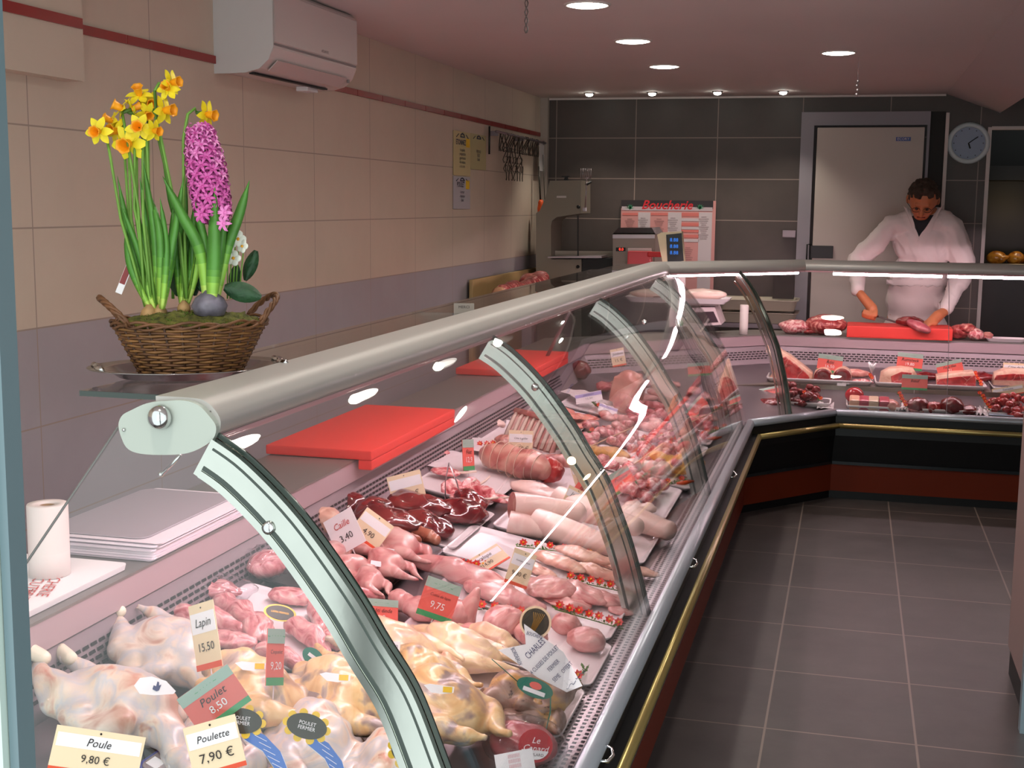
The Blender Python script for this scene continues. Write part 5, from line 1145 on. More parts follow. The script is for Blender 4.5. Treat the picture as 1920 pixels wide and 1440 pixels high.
pp = rel(1277, 560); b = MB(); b.box((pp.x, .02, (rel(1277, 497).z+rel(1277, 612).z)/2), (.042, .03, rel(1277, 497).z-rel(1277, 612).z)); b.build('pole', PW, S)
b = MB(); b.box((pp.x, -.0005, rel(1277, 604).z), (.036, .012, .045)); b.build('green_label', M_green, S)
q = [rel(x, y, 7.85) for x, y in [(1232, 440), (1240, 436), (1278, 434), (1283, 490), (1256, 497), (1243, 496)]]
b = MB(); b.prism(q, (0, .07, 0)); hd = b.build('display_head', plain('scale_cream', '#d6c3a4', .45), S)
q = [rel(x, y, 7.845) for x, y in [(1249, 440), (1278, 437), (1282, 489), (1252, 494)]]
b = MB(); b.prism(q, (0, .006, 0)); sc_ = b.build('display_face', plain('display_black', '#17141a', .3), hd)
MD = emis('blue_digits', (.05, .22, .8), .9)
for yy in (450, 462, 474):
    p0 = rel(1264, yy, 7.843); b = MB(); b.box(p0, (.062, .003, .026)); w_ = b.build('digit_window', plain('digit_window', '#10243f', .3), sc_)
    lettering('8.88', .03, MD, w_, p0-Vector((0, .003, 0)), (R(90), 0, 0))
# meat on a tray upon the scale
t = thing('loaded_tray', 'white tray of pale pink meat lying on the shop scale', 'tray', tuple(rel(1270, 566)+Vector((sx, sy+.06, WT)))); w_ = 195/FPX*sy
b = MB(); b.loft([rrect(w_*.9, .2, .02, -.005), rrect(w_, .24, .03, .028), rrect(w_-.02, .22, .025, .012)]); b.build('tray', M_tray, t)
for i, (x, r, m_, lab) in enumerate(((-.15, (.16, .08, .03), M_ham, 'pale pink flat meat left on the scale tray'), (.16, (.14, .08, .035), M_ham, 'pale pink meat right on the scale tray'), (-.10, (.09, .05, .02), M_beefd, 'dark slice left on the scale tray'))):
    o = link('weighed_meat', blobmesh('weighed_meat', r, 90+i, .008, 12, m_), None, tuple(Vector(t.location)+Vector((x, -.02*(i == 2)-.0, .012)))); tag(o, lab, 'meat')
# steel table with containers, back right of the scale
tb = thing('steel_table', 'steel table against the dark wall, left of the cold-room door', 'table', (-.62, 8.93, 0))
MB().box((0, 0, .80), (.62, .42, .03)).build('tabletop', M_ssd, tb)
for dx in (-.28, .28):
    for dy in (-.18, .18): MB().box((dx, dy, .3925), (.03, .03, .785)).build('leg', M_ssd, tb)
for i, (z, lab) in enumerate(((.87, 'lower steel container stack on the table left of the cold-room door'), (.955, 'upper steel container on the table, shiny rim'))):
    b = MB(); w0 = .52 - .0*i; b.loft([rrect(w0-.04, .30, .03, z-.05), rrect(w0-.01, .34, .04, z+.015), rrect(w0+.02, .36, .04, z+.018), rrect(w0+.02, .36, .04, z+.022), rrect(w0-.03, .32, .03, z+.018), rrect(w0-.06, .28, .03, z-.04)]); o = b.build('steel_container', plain('container_steel', '#b5a998', .4, .35)); o.location = (-.60, 8.86, 0); tag(o, lab, 'container')
o = MB().box((-.44, 8.9, 1.155), (.16, .1, .02), bev=.004).build('white_box_lid', WHITE); tag(o, 'white lid just showing over the rail, left of the door frame', 'lid')
b = MB(); b.box((-.44, 8.9, 1.06), (.14, .09, .165)); o = b.build('storage_box', plain('dark_box', '#2f2a28', .7)); tag(o, 'grey storage box under the white lid, hidden behind the rail', 'box')
# poster
PO = thing('price_poster', 'pink butcher price poster headed Boucherie, leaning on the dark wall', 'poster', (-1.29, 9.17, 1.30))
def pp_(px, py): p = on(px, py, 1, 9.17); return p.x+1.29, p.z-1.30
x0, z1 = pp_(1165, 375); x1, z0 = pp_(1337, 552)
def pb(px0, py0, px1, py1, mat, nm, y=-.001, th=.001):
    a, d = pp_(px0, py0); c, e = pp_(px1, py1); MB().box(((a+c)/2, y, (d+e)/2), (abs(c-a), th, abs(d-e))).build(nm, mat, PO)
MB().box(((x0+x1)/2, .002, (z0+z1)/2), (x1-x0, .006, z1-z0)).build('sheet', plain('poster_pink', '#c98b88', .5), PO)
pb(1165, 375, 1337, 392, plain('poster_dark', '#2a2226', .5), 'header', -.002)
pb(1166, 387, 1336, 396, plain('poster_pale', '#b9a6ac', .5), 'pale_band', -.0028)
a, d = pp_(1250, 385); lettering('Boucherie', .088, plain('script_red', '#c9222c', .4), PO, (a, -.004, d), (R(90), 0, 0), shear=.35, bold=.0016)
for px in (1181, 1312):
    a, d = pp_(px, 389); b = MB()
    for k in range(7):
        an = R(20+k*23); b.prism([(a, -.0035, d-.015), (a+.014*math.cos(an)+.006*math.sin(an), -.0035, d-.015+.02*math.sin(an)), (a+.042*math.cos(an), -.0035, d-.015+.04*math.sin(an)), (a+.014*math.cos(an)-.006*math.sin(an), -.0035, d-.015+.02*math.sin(an)+.006)], (0, .0008, 0))
    b.build('leaf_motif', plain('poster_green', '#2f7a56', .5), PO)
PW2 = plain('poster_cell', '#c3b4b8', .5); PR2 = plain('poster_red_cell', '#cf6f68', .5)
for px0, px1 in ((1197, 1216), (1253, 1274), (1311, 1331)): pb(px0, 398, px1, 545, PW2, 'price_column', -.0022)
for yy in (400, 418, 430, 440): pb(1278, yy, 1310, yy+6, PR2, 'product_cell', -.0022)
for yy in (409, 425, 448): pb(1278, yy, 1310, yy+6, PW2, 'product_cell', -.0022)
for yy in (399,):
    for px0, px1 in ((1167, 1196), (1220, 1252), (1278, 1310)): pb(px0, yy, px1, yy+5, PR2, 'heading_cell', -.0024)
for (cx, cy, n, wd) in ((1181, 408, 8, 9), (1236, 408, 9, 12), (1206, 406, 12, 5), (1262, 406, 12, 5), (1320, 404, 12, 5), (1290, 462, 7, 11)):
    a, d = pp_(cx, cy); lettering('\n'.join('mmmmmmm'[:3+(i*7 % 4)] for i in range(n)), .0155, plain('poster_ink', '#5a3a3c', .6), PO, (a, -.004, d-n*.0073), (R(90), 0, 0), 'small_print')
# vacuum packer
V = thing('vacuum_packer', 'grey vacuum packing machine with red digits, in front of the poster', 'machine', (-1.33, 8.72, 0))
def rv(px, py, Y=8.5): return on(px, py, 1, Y) - Vector((-1.33, 8.72, 0))
MG = plain('machine_grey', '#8b8077', .4, .4)
b = MB(); b.prism([rv(1149, 512), rv(1149, 437), rv(1228, 437), rv(1228, 512)], (0, .38, 0)); b.build('body', MG, V)
b = MB(); b.prism([rv(1148, 439), rv(1160, 427), rv(1222, 427), rv(1229, 439)], (0, .36, 0)); b.build('lid', plain('smoked_lid', '#2a1517', .12), V)
b = MB(); b.prism([p-Vector((0, .006, 0)) for p in (rv(1149, 447), rv(1149, 440), rv(1228, 440), rv(1228, 447))], (0, .006, 0)); b.build('rim_bar', M_ss, V)
b = MB(); b.prism([p-Vector((0, .004, 0)) for p in (rv(1155, 471), rv(1155, 464), rv(1173, 464), rv(1173, 471))], (0, .004, 0)); dg_ = b.build('readout', M_blk, V)
lettering('0.0', .026, emis('red_digits', (1, .05, .03), 2.0), dg_, rv(1165, 467.5)-Vector((0, .006, 0)), (R(90), 0, 0))
b = MB(); b.prism([p-Vector((0, .02, 0)) for p in (rv(1178, 471), rv(1178, 465), rv(1222, 465), rv(1222, 471))], (0, .02, 0)); b.build('white_bar', WHITE, V)
MB().box((.0, .0, .56), (.40, .42, 1.12)).build('stand', M_ssd, V)
o = MB().box((0, 0, 0), (.16, .06, .10), bev=.01).build('red_pack', plain('red_pack', '#c64a50', .35)); c = on(1200, 485, 1, 8.42); o.location = c; tag(o, 'red and pink pack in front of the vacuum machine', 'pack')
o = MB().box((0, 0, 0), (.11, .03, .035), bev=.008).build('red_handle_box', plain('bright_red', '#b81f22', .35)); c = on(1230, 477, 1, 8.40); o.location = c; tag(o, 'bright red strip between the vacuum machine and the price display', 'pack')
b = MB(); c = on(1205, 505, 1, 8.38); b.box((c.x, 8.42, (c.z+.80)/2-.02), (.42, .16, .84 if False else .30)); o = b.build('packing_table', M_ssd); tag(o, 'grey ledge under the red pack, behind the rail', 'ledge')
# bandsaw
B = thing('band_saw', 'grey meat band saw with an open throat, against the back left corner', 'machine', (-1.98, 8.75, 0))
def rs(px, py, Y=8.62): return on(px, py, 1, Y) - Vector((-1.98, 8.75, 0))
MS = plain('saw_beige_grey', '#8a8174', .45, .3)
b = MB(); b.prism([rs(x, y) for x, y in [(1005, 720), (1005, 400), (1012, 395), (1022, 372), (1031, 339), (1089, 338), (1089, 400), (1044, 407), (1035, 414), (1033, 424), (1033, 486), (1090, 486), (1090, 720)]], (0, .33, 0)); b.build('frame', MS, B)
b = MB(); b.prism([p for p in (rs(1082.5, 404), rs(1084.5, 404), rs(1084.5, 482), rs(1082.5, 482))], (0, .012, 0)); b.build('blade', M_blk, B)
b = MB(); b.prism([rs(x, y, 8.55) for x, y in [(1027, 484), (1027, 481), (1128, 480), (1128, 484)]], (0, .4, 0)); b.build('table_plate', M_ss, B)
b = MB(); b.prism([rs(x, y, 8.75) for x, y in [(1035, 480), (1035, 470), (1150, 472), (1150, 481)]], (0, .02, 0)); b.build('fence', plain('fence_pale', '#a79c8d', .4), B)
for px, py in ((1085, 388), (1084, 500)):
    b = MB(); b.lathe([(.011, 0), (.012, .012), (.004, .02)], rs(px, py)-Vector((0, 0, 0)), 12, True, Matrix.Rotation(R(90), 3, 'X')); b.build('knob', M_blk, B)
b = MB(); b.prism([p-Vector((0, .003, 0)) for p in (rs(1044, 371), rs(1044, 367), rs(1062, 367), rs(1062, 371))], (0, .003, 0)); pl = b.build('plaque', WHITE, B)
b = MB(); b.prism([rs(x, y) for x, y in [(1057, 338), (1059, 332), (1053, 332), (1053, 330), (1066, 330), (1066, 332), (1063, 332), (1064, 338)]], (0, .03, 0)); b.build('top_knob', M_blk, B)
b = MB(); b.prism([rs(x, y, 8.64) for x, y in [(1092, 486), (1148, 484), (1148, 560), (1092, 560)]], (0, .25, 0)); b.build('motor_housing', M_blk, B)
P = on(1098, 355, 1, 8.6); t = thing('long_fork', 'upright metal tool with a comb head hanging beside the band saw', 'tool', P)
b = MB()
for i in range(6): x = -.034+.0136*i; b.tube([(x, 0, .14), (x, 0, .07)], .0028, 6)
b.tube([(-.034, 0, .075), (.034, 0, .075)], .003, 6); b.build('comb', M_ss, t)
MB().tube([(.006, 0, .072), (.0, 0, -.12)], .005, 8).build('stem', M_ss, t); MB().box((-.004, 0, -.135), (.03, .02, .03), bev=.005).build('end_block', M_ss, t)
MB().tube([(.002, .0, .03), (.03, .03, .05)], .009, 8).build('clamp', M_blk, t)
# board leaning on the wall, block and leg of beef
t = thing('leaning_board', 'pale wooden board leaning against the left wall at the back', 'board', (WX+.03, 8.14, .62)); MB().box((0, 0, .26), (.025, 1.62, .53), bev=.004).build('plank', plain('pale_wood', '#b99b6a', .6, vary=.08, vscale=3), t)
t = thing('butcher_block', 'butcher block table standing before the leaning wooden board', 'table', (-1.99, 8.0, 0)); MB().box((0, 0, .96), (.34, 1.3, .10), bev=.01).build('block', plain('block_wood', '#9d8463', .6, vary=.1, vscale=4), t)
for dx in (-.13, .13):
    for dy in (-.58, .58): MB().box((dx, dy, .455), (.06, .06, .91)).build('leg', M_ssd, t)
lg = fuse([('l', [(-.0, -.55, .06), (.02, -.42, .07), (.03, -.25, .06), (.04, -.05, .075), (.05, .2, .09), (.04, .38, .06), (.03, .52, .03)], [.052, .055, .045, .05, .075, .04, .018]), ('b', (.0, .1, .1), (.06, .12, .05)), ('b', (.0, -.3, .08), (.05, .1, .05))], .012, 3, 'leg_of_beef', M_trimr, bumps=.012, bscale=12)
o = link('beef_leg', lg); t = thing('hind_quarter', 'long dark red leg of meat with a pale cut end, lying on the butcher block', 'meat', (-1.98, 7.80, 1.012)); o.name = 'flesh'; o.parent = t
b = MB(); b.lathe([(.047, 0), (.03, .006), (.001, .007)], (-.0, -.60, .06), 18, True, Matrix.Rotation(R(90), 3, 'X')); b.build('cut_end', plain('pale_bone_end', '#dda27c', .5), t)
# hook rail on the wall
hr = thing('hook_rail', 'steel rail on the left wall below the red border, meat hooks hang from it', 'rail', (WX+.06, 8.35, 2.03))
MB().tube([(0, -.6, .01), (0, .72, .0)], .008, 8).build('bar', M_ssd, hr)
for dy in (-.55, .1, .68): MB().box((-.03, dy, 0), (.06, .012, .03)).build('bracket', M_ssd, hr)
hk = MB(); hk.tube([(0, 0, .012), (.012, 0, .02), (.024, 0, .006), (.014, .0, -.012), (-.004, 0, -.04), (-.014, 0, -.06), (-.004, 0, -.078), (.012, 0, -.07)], [.002, .003, .003, .003, .003, .003, .003, .0015], 6)
hkm = hk.mesh('hook', plain('hook_dark_steel', '#4a423c', .35, .8))
for i in range(26):
    y = 7.86+i*.041; o = link('meat_hook', hkm, None, (WX+.052, y, 2.02)); o.rotation_euler = (0, 0, R(rnd.uniform(40, 140))); o.scale = (1.2, 1.2, 1.2)
    tag(o, 'steel S-hook hanging in the row on the wall rail', 'hook', 'hooks on the wall rail')
for j in range(3):
    for i in range(7):
        o = link('meat_hook', hkm, None, (WX+.052+.004*j, 7.98+i*.07+.01*j, 1.935-.055*j)); o.rotation_euler = (0, 0, R(rnd.uniform(40, 140))); tag(o, 'steel S-hook linked below the row on the wall rail', 'hook', 'lower hooks under the wall rail')
b = MB(); b.tube([(WX+.02, 7.74, 2.07), (WX+.02, 7.74, 1.90)], .006, 6); o = b.build('black_rod', M_blk); tag(o, 'short black rod fixed to the wall left of the hooks', 'rod')
o = MB().box((WX+.05, 9.0, 1.93), (.006, .13, .20), bev=.002).build('white_notepad', plain('pad_white', '#c4bdbd', .6)); tag(o, 'white notepad hanging at the right end of the hook rail', 'notepad')
for i, (px0, py0, px1, py1, lab) in enumerate(((1010, 312, 1014, 387, 'dark steel rod hanging beside the notepad'), (1018, 290, 1022, 395, 'thin wire hanging by the white corner post'))):
    A = on(px0, py0, 1, 8.9); C = on(px1, py1, 1, 8.9); t = MB().tube([A, C], .006 if i == 0 else .0025, 6).build('hanging_rod', plain('rod_dark', '#3a352f', .4, .5)); tag(t, lab, 'rod')
gl = fuse([('l', [(0, 0, .12), (.005, 0, .04), (.02, 0, -.04), (.03, 0, -.085)], [.022, .032, .028, .012]), ('l', [(.02, 0, .08), (.04, .0, .0), (.045, 0, -.05)], [.015, .02, .01])], .007, 2, 'glove', plain('orange_rubber', '#e2561c', .45), bumps=.004, bscale=30)
o = link('orange_glove', gl, None, tuple(on(1014, 412, 1, 8.85))); tag(o, 'bright orange rubber glove hanging at the back left corner', 'glove')
# papers on the wall
def wallpaper(y0, y1, z0, z1, col, lab, title, lines, yel=None):
    t = thing('wall_notice', lab, 'notice', (WX+.004, (y0+y1)/2, (z0+z1)/2)); W, H = y1-y0, z1-z0
    MB().box((0, 0, 0), (.002, W, H)).build('paper', plain('notice_'+col.strip('#'), col, .6), t)
    ro = (R(90), 0, R(90)); nv = plain('notice_ink', '#3a3a4c', .6)
    b = MB()
    for s in (-1, 1): b.tube([(.002, s*W*.35, H*.36), (.002, s*W*.22, H*.44)], .0025, 5)
    b.tube([(.002, -.04, H*.38), (.002, -.03, H*.43), (.002, 0, H*.46), (.002, .03, H*.43), (.002, .04, H*.38)], .004, 6, closed=True); b.build('drawing', nv, t)
    lettering(title, .042, nv, t, (.002, -W*.08, H*.25), ro, bold=.001)
    lettering('\n'.join(lines), .026, nv, t, (.002, 0, -H*.1), ro)
    if yel: MB().box((.002, W*.33, H*.26), (.002, .07, .05)).build('yellow_patch', M_yellow, t)
wallpaper(7.05, 7.385, 1.757, 2.008, '#c9b98a', 'yellowish notice on the left wall, the left one of the upper pair', 'ETONNEZ', ['- la qualite', '- preparation', '- gourmande', '- de maison', '- a la carte'], 1)
wallpaper(7.39, 7.72, 1.80, 2.01, '#b7ad80', 'yellowish notice on the left wall, next to the short black rod', '', ['PRIX AU', 'KILO', 'l/xxxl'])
wallpaper(7.05, 7.385, 1.565, 1.75, '#b9b2b8', 'white notice on the left wall, the lowest one', 'POULET', ['- fermier', '- classique', '- label'], 1)
# clock
ck = thing('wall_clock', 'round wall clock with a pale blue face and white rim, right of the cold-room door', 'clock', (.719, BW-.001, 2.03))
RX = Matrix.Rotation(R(90), 3, 'X')
MB().lathe([(.135, 0), (.138, .012), (.13, .026), (.112, .03), (.106, .018)], seg=48, cap=False, M=RX).build('rim', plain('clock_rim', '#ccd6da', .35), ck)
MB().lathe([(.11, .012), (.001, .0125)], seg=48, cap=False, M=RX).build('face', plain('clock_face', '#8f9cb4', .4), ck)
b = MB(); b.tube([(0, -.017, 0), (.058, -.017, .042)], .0035, 6); b.build('minute_hand', M_blk, ck)
b = MB(); b.tube([(0, -.016, 0), (.012, -.016, -.036)], .0045, 6); b.build('hour_hand', M_blk, ck)
b = MB()
for i in range(12): a2 = R(30*i); b.box((.093*math.cos(a2), -.014, .093*math.sin(a2)), (.006, .002, .006))
b.build('hour_marks', M_ink, ck)
# rotisserie in the dark room
rt = thing('rotisserie', 'dark rotisserie cabinet in the unlit room at the right', 'oven', (1.35, 9.95, 0))
b = MB(); b.box((0, .1, .6), (.9, .5, 1.2)); b.box((0, .33, 1.5), (.9, .05, .6)); b.box((0, .1, 1.85), (.9, .5, .1)); b.build('cabinet', M_blk, rt)
M_rc = meat('roast_chicken_skin', [(.3, '#7c4312'), (.5, '#b9771f'), (.7, '#dba33c')], 20, .3, 1.2)
rcm = fuse([('b', (0, 0, .05), (.07, .06, .05)), ('l', [(.03, .04, .04), (.08, .03, .06)], [.03, .012]), ('l', [(.03, -.04, .04), (.08, -.03, .06)], [.03, .012])], .008, 2, 'roast', M_rc, bumps=.004)
for i, (x, z) in enumerate(((1.0, 1.2), (1.13, 1.2), (1.26, 1.2))):
    o = link('roast_chicken', rcm, None, (x, 9.78, z)); o.rotation_euler = (0, 0, i*1.2); tag(o, 'golden roast chicken on the rotisserie, ' + ['left one', 'middle one', 'right one'][i], 'poultry', 'roast chickens')
l = bpy.data.lights.new('rotisserie_lamp', 'POINT'); l.energy = 1.2; l.color = (1, .65, .3); l.shadow_soft_size = .03; link('rotisserie_lamp', l, None, (1.15, 9.72, 1.6))
# hanging wires
b = MB(); b.tube([(-1.221+.006*math.sin(i*1.1), 4.79+.006*math.cos(i*1.1), CEIL-.011*i) for i in range(12)], .0025, 5); b.tube([(-1.221-.006*math.sin(i*1.1), 4.79-.006*math.cos(i*1.1), CEIL-.011*i) for i in range(12)], .0025, 5); o = b.build('hanging_wire', plain('wire_grey', '#6b6260', .5)); tag(o, 'twisted grey wire end hanging from the ceiling, top centre', 'wire')
ch = thing('hanging_chain', 'thin chain with small glass beads hanging from the ceiling on the right', 'chain', (-.013, 6.9, CEIL)); MB().tube([(0, 0, 0), (.002, 0, -.20)], .001, 5).build('thread', M_ssd, ch)
b = MB()
for i in range(4): b.ball((.002*(-1)**i, 0, -.12-.022*i), .008, 8, 6)
b.build('bead', M_ss, ch)
# price card standing in the shelf gap
o = MB().box((0, 0, 0), (.062, .002, .04)).build('standing_card', plain('grey_card', '#a8a096', .5)); o.location = on(870, 581, 1, 3.72); o.rotation_euler = (R(-10), 0, R(20)); tag(o, 'small greyish card standing on the glass shelf joint', 'card')
lettering('MERCI', .012, M_ink, o, (0, -.002, .008), (R(90), 0, 0))

# ================================================================ air conditioner
AC = thing('air_conditioner', 'white wall air conditioner high on the left wall', 'air conditioner', (WX, 4.63, 2.05))
prof = [(0, .005), (0, .30), (.205, .30), (.222, .285), (.222, .085), (.205, .045), (.17, .015), (.12, .002), (.06, 0)]
M_ac = plain('ac_white', '#cfc0bd', .35); b = MB(); b.loft([[Vector((x, y, z)) for x, z in prof] for y in (-.395, .395)], True, True, False); b.build('body', M_ac, AC)
b = MB(); b.loft([[Vector((x*1.012, y, z)) for x, z in [(0, -.004), (0, .302), (.207, .302), (.226, .286), (.226, .084), (.208, .042), (.172, .011), (.12, -.002), (.06, -.004)]] for y in (-.402, -.394)], True, True, False); b.build('end_cap', plain('ac_end', '#c9c4c3', .35), AC)
b = MB(); b.loft([[Vector((x, y, z)) for x, z in [(.2235, .282), (.2285, .275), (.2285, .105), (.2235, .100)]] for y in (-.385, .39)], True, True, False); b.build('front_panel', M_ac, AC)
b = MB(); b.box((.2245, 0, .0955), (.003, .77, .006)); b.build('panel_gap', plain('ac_gap', '#8b7f80', .5), AC)
b = MB(); q = [(.2115, .048), (.175, .0135), (.178, .0105), (.2145, .045)]; b.loft([[Vector((x+.003, y, z-.003)) for x, z in q] for y in (-.34, .31)], True, True, False); b.build('louvre', plain('ac_louvre', '#c0aeab', .4), AC)
b = MB(); b.box((.125, -.03, -.0005), (.02, .66, .006)); b.build('air_slot', M_blk, AC)
lettering('ATLANTIC', .015, plain('ac_letters', '#6d6266', .5), AC, (.2295, .06, .118), (R(90), 0, R(90)))
MB().box((.203, .355, .035), (.006, .02, .012)).build('indicator', plain('ac_ind', '#7d7678', .3), AC)
MB().box((.09, .20, -.010), (.05, .10, .018), bev=.003).build('drip_clip', plain('clip_white', '#d8cfd2', .4), AC)
# ================================================================ the butcher
D0 = 8.62
def mp(px, py, Y=D0): return on(px, py, 1, Y)
M_skinh = plain('butcher_skin', '#c8774f', .5, vary=.06, vscale=12)
M_skinf = plain('butcher_hand_skin', '#c2685a', .5)
M_coat = plain('white_coat_cloth', '#dccdcb', .8, vary=.03, vscale=6)
M_hair = plain('grey_brown_hair', '#3b2a20', .8, vary=.35, vscale=60, bump=1.0, bscale=160)
foot_l, foot_r = Vector((.24, 8.86, .04)), Vector((.50, 8.86, .04))
BX = mp(1722, 520, 8.74).x
hips = Vector((BX, 8.80, .99)); belly = Vector((BX+.005, 8.76, 1.16)); chest = Vector((BX+.03, 8.72, 1.38)); upch = Vector((BX+.045, 8.70, 1.49))
neck = mp(1736, 402, 8.66); headc = mp(1731, 370, 8.58)
shl, shr = mp(1670, 422, 8.68), mp(1788, 426, 8.68)
ell, elr = mp(1606, 490, 8.66), mp(1808, 505, 8.66)
wrl, wrr = mp(1608, 545, 8.45), mp(1772, 583, 8.42)
hal, har = mp(1620, 577, 8.36), mp(1745, 606, 8.33)
MAN = thing('person', 'butcher in white coat and apron, head bowed, cutting meat behind the back case', 'person', (0, 0, 0))
def V_(p): return tuple(p)
def hand(wr, pts, curl):
    return []
knife_a, knife_b = mp(1638, 591, 8.34), mp(1694, 609, 8.28)
kd = (knife_b-knife_a).normalized(); grip = knife_a - kd*.055
G = [('l', [V_(hips+Vector((-.09, 0, -.05))), V_(Vector((.30-.03, 8.83, .52))), V_(foot_l+Vector((0, .02, .05)))], [.085, .062, .045]),
     ('l', [V_(hips+Vector((.09, 0, -.05))), V_(Vector((.50, 8.83, .52))), V_(foot_r+Vector((0, .02, .05)))], [.085, .062, .045]),
     ('l', [V_(foot_l+Vector((0, .05, 0))), V_(foot_l+Vector((0, -.13, -.005)))], [.04, .035]), ('l', [V_(foot_r+Vector((0, .05, 0))), V_(foot_r+Vector((0, -.13, -.005)))], [.04, .035]),
     ('b', V_(hips), (.155, .10, .12)), ('b', V_(belly), (.155, .115, .15)), ('b', V_(chest), (.175, .115, .15)), ('b', V_(upch), (.15, .08, .08)),
     ('l', [V_(upch+Vector((0, -.01, .05))), V_(neck), V_(headc+Vector((0, .03, -.02)))], [.075, .058, .055]),
     ('l', [V_(shl), V_((shl+ell)/2), V_(ell), V_((ell+wrl)/2), V_(wrl)], [.046, .044, .04, .04, .028]),
     ('l', [V_(shr), V_((shr+elr)/2), V_(elr), V_((elr+wrr)/2), V_(wrr)], [.046, .044, .04, .04, .028])]
# head bowed forward: skull, face, jaw, nose, ears
fwd = Vector((-.08, -.80, -.60)).normalized(); up2 = Vector((0, -.58, .80)); up2 = (up2-fwd*up2.dot(fwd)).normalized(); sd = fwd.cross(up2).normalized()
HS_ = 1.13
def hp(a, b, c): return V_(headc + (sd*a + fwd*b + up2*c)*HS_)
HEAD = [('b', V_(headc), (.078, .098, .098)), ('b', hp(0, .04, -.03), (.064, .062, .070)), ('b', hp(0, .045, -.085), (.045, .045, .035)),
      ('l', [hp(0, .098, -.005), hp(0, .118, -.035)], [.011, .015]), ('l', [hp(.03, .088, .012), hp(-.03, .088, .012)], [.012, .012]),
      ('l', [hp(.022, .082, -.07), hp(-.022, .082, -.07)], [.009, .009]), ('b', hp(.082, -.002, -.018), (.010, .018, .027)), ('b', hp(-.082, -.002, -.018), (.010, .018, .027))]
HEAD = [(p[0], p[1], tuple(v*HS_ for v in p[2])) if p[0] == 'b' else (p[0], p[1], [v*HS_ for v in p[2]]) for p in HEAD]
G += HEAD
# hands: palm, four fingers, thumb; the left (image left) closes round the knife, the right presses on the meat
def fist(wr, c, axis):
    """fingers wrapped round a handle through c along axis"""
    ax = axis.normalized(); pd = (c-wr).normalized(); pd = (pd-ax*pd.dot(ax)).normalized(); n = ax.cross(pd).normalized(); out = []
    palm = c - pd*.045 + n*.012
    out.append(('l', [V_(wr), V_(palm), V_(c-pd*.012+n*.022)], [.026, .034, .026]))
    for i in range(4):
        o = c + ax*(-.033+.022*i); L = (.9, 1, .95, .8)[i]
        out.append(('l', [V_(o-pd*.018+n*.026), V_(o+pd*.020*L+n*.026), V_(o+pd*.030*L+n*.0), V_(o+pd*.016*L-n*.020), V_(o-pd*.006-n*.020)], [.0115, .0105, .0098, .0092, .008]))
    out.append(('l', [V_(palm+ax*.02-n*.0), V_(c+ax*.038-pd*.02-n*.012), V_(c+ax*.050+pd*.008-n*.018)], [.014, .0115, .0095]))
    return out
HL = fist(wrl, (grip+knife_a)/2+Vector((0, 0, 0)), kd)
pal = har; tip = mp(1722, 619, 8.28); pd = (tip-pal).normalized(); ax = pd.cross(Vector((0, 0, 1))).normalized()
HR = [('l', [V_(wrr), V_((wrr+pal)/2+Vector((0, 0, .008))), V_(pal)], [.027, .036, .034]), ('b', V_(pal+ax*.015), (.035, .03, .022)), ('b', V_(pal-ax*.015), (.035, .03, .022))]
for i in range(4):
    o = pal + ax*(-.034+.023*i); L = (.8, .98, 1.05, .92)[i]
    HR.append(('l', [V_(o+pd*.01+Vector((0, 0, .006))), V_(o+pd*.045*L+Vector((0, 0, .012))), V_(o+pd*.068*L+Vector((0, 0, -.006))), V_(o+pd*.072*L+Vector((0, 0, -.028)))], [.0115, .0108, .0098, .0085]))
HR.append(('l', [V_(pal+ax*.036-pd*.02), V_(pal+ax*.062+pd*.012), V_(pal+ax*.055+pd*.038-Vector((0, 0, .012)))], [.0135, .0115, .009]))
body = fuse(G+HL+HR, .0072, 2, 'body', M_skinh); o = link('body', body, MAN)
# hair: cap over the crown, back and sides
HAIR_ = [('b', hp(0, -.012, .018), (.084, .088, .086)), ('b', hp(0, -.05, -.02), (.078, .06, .07)), ('b', hp(0, .035, .062), (.062, .045, .036)), ('b', hp(.02, .055, .058), (.03, .028, .026)), ('b', hp(-.03, .05, .06), (.03, .028, .026)),
             ('b', hp(.074, -.012, .005), (.014, .032, .03)), ('b', hp(-.074, -.012, .005), (.014, .032, .03))]
hair = fuse([(p[0], p[1], tuple(v*HS_ for v in p[2])) for p in HAIR_], .006, 2, 'hair', M_hair, bumps=.012, bscale=45)
link('hair', hair, MAN)
b = MB()
for s in (-1, 1):
    c = Vector(hp(.030*s, .104, -.012)); b.tube([c+sd*(.024*math.cos(2*math.pi*i/18))+up2*(.017*math.sin(2*math.pi*i/18)) for i in range(18)], .0018, 5, closed=True)
    b.tube([Vector(hp(.053*s, .102, -.008)), Vector(hp(.082*s, .05, -.006)), Vector(hp(.084*s, 0, -.008))], .0016, 5)
b.tube([Vector(hp(-.008, .112, -.01)), Vector(hp(.008, .112, -.01))], .0016, 5); b.build('glasses', M_blk, MAN)
b = MB(); b.ball(hp(.028, .093, -.012), .010, 10, 8); b.ball(hp(-.028, .093, -.012), .010, 10, 8); b.build('eye', plain('eye_dark', '#4a2c22', .3), MAN)
b = MB(); b.tube([hp(.022, .095, -.068), hp(0, .099, -.066), hp(-.022, .095, -.068)], .004, 6); b.build('mouth', plain('lip_red', '#8e3a34', .5), MAN)
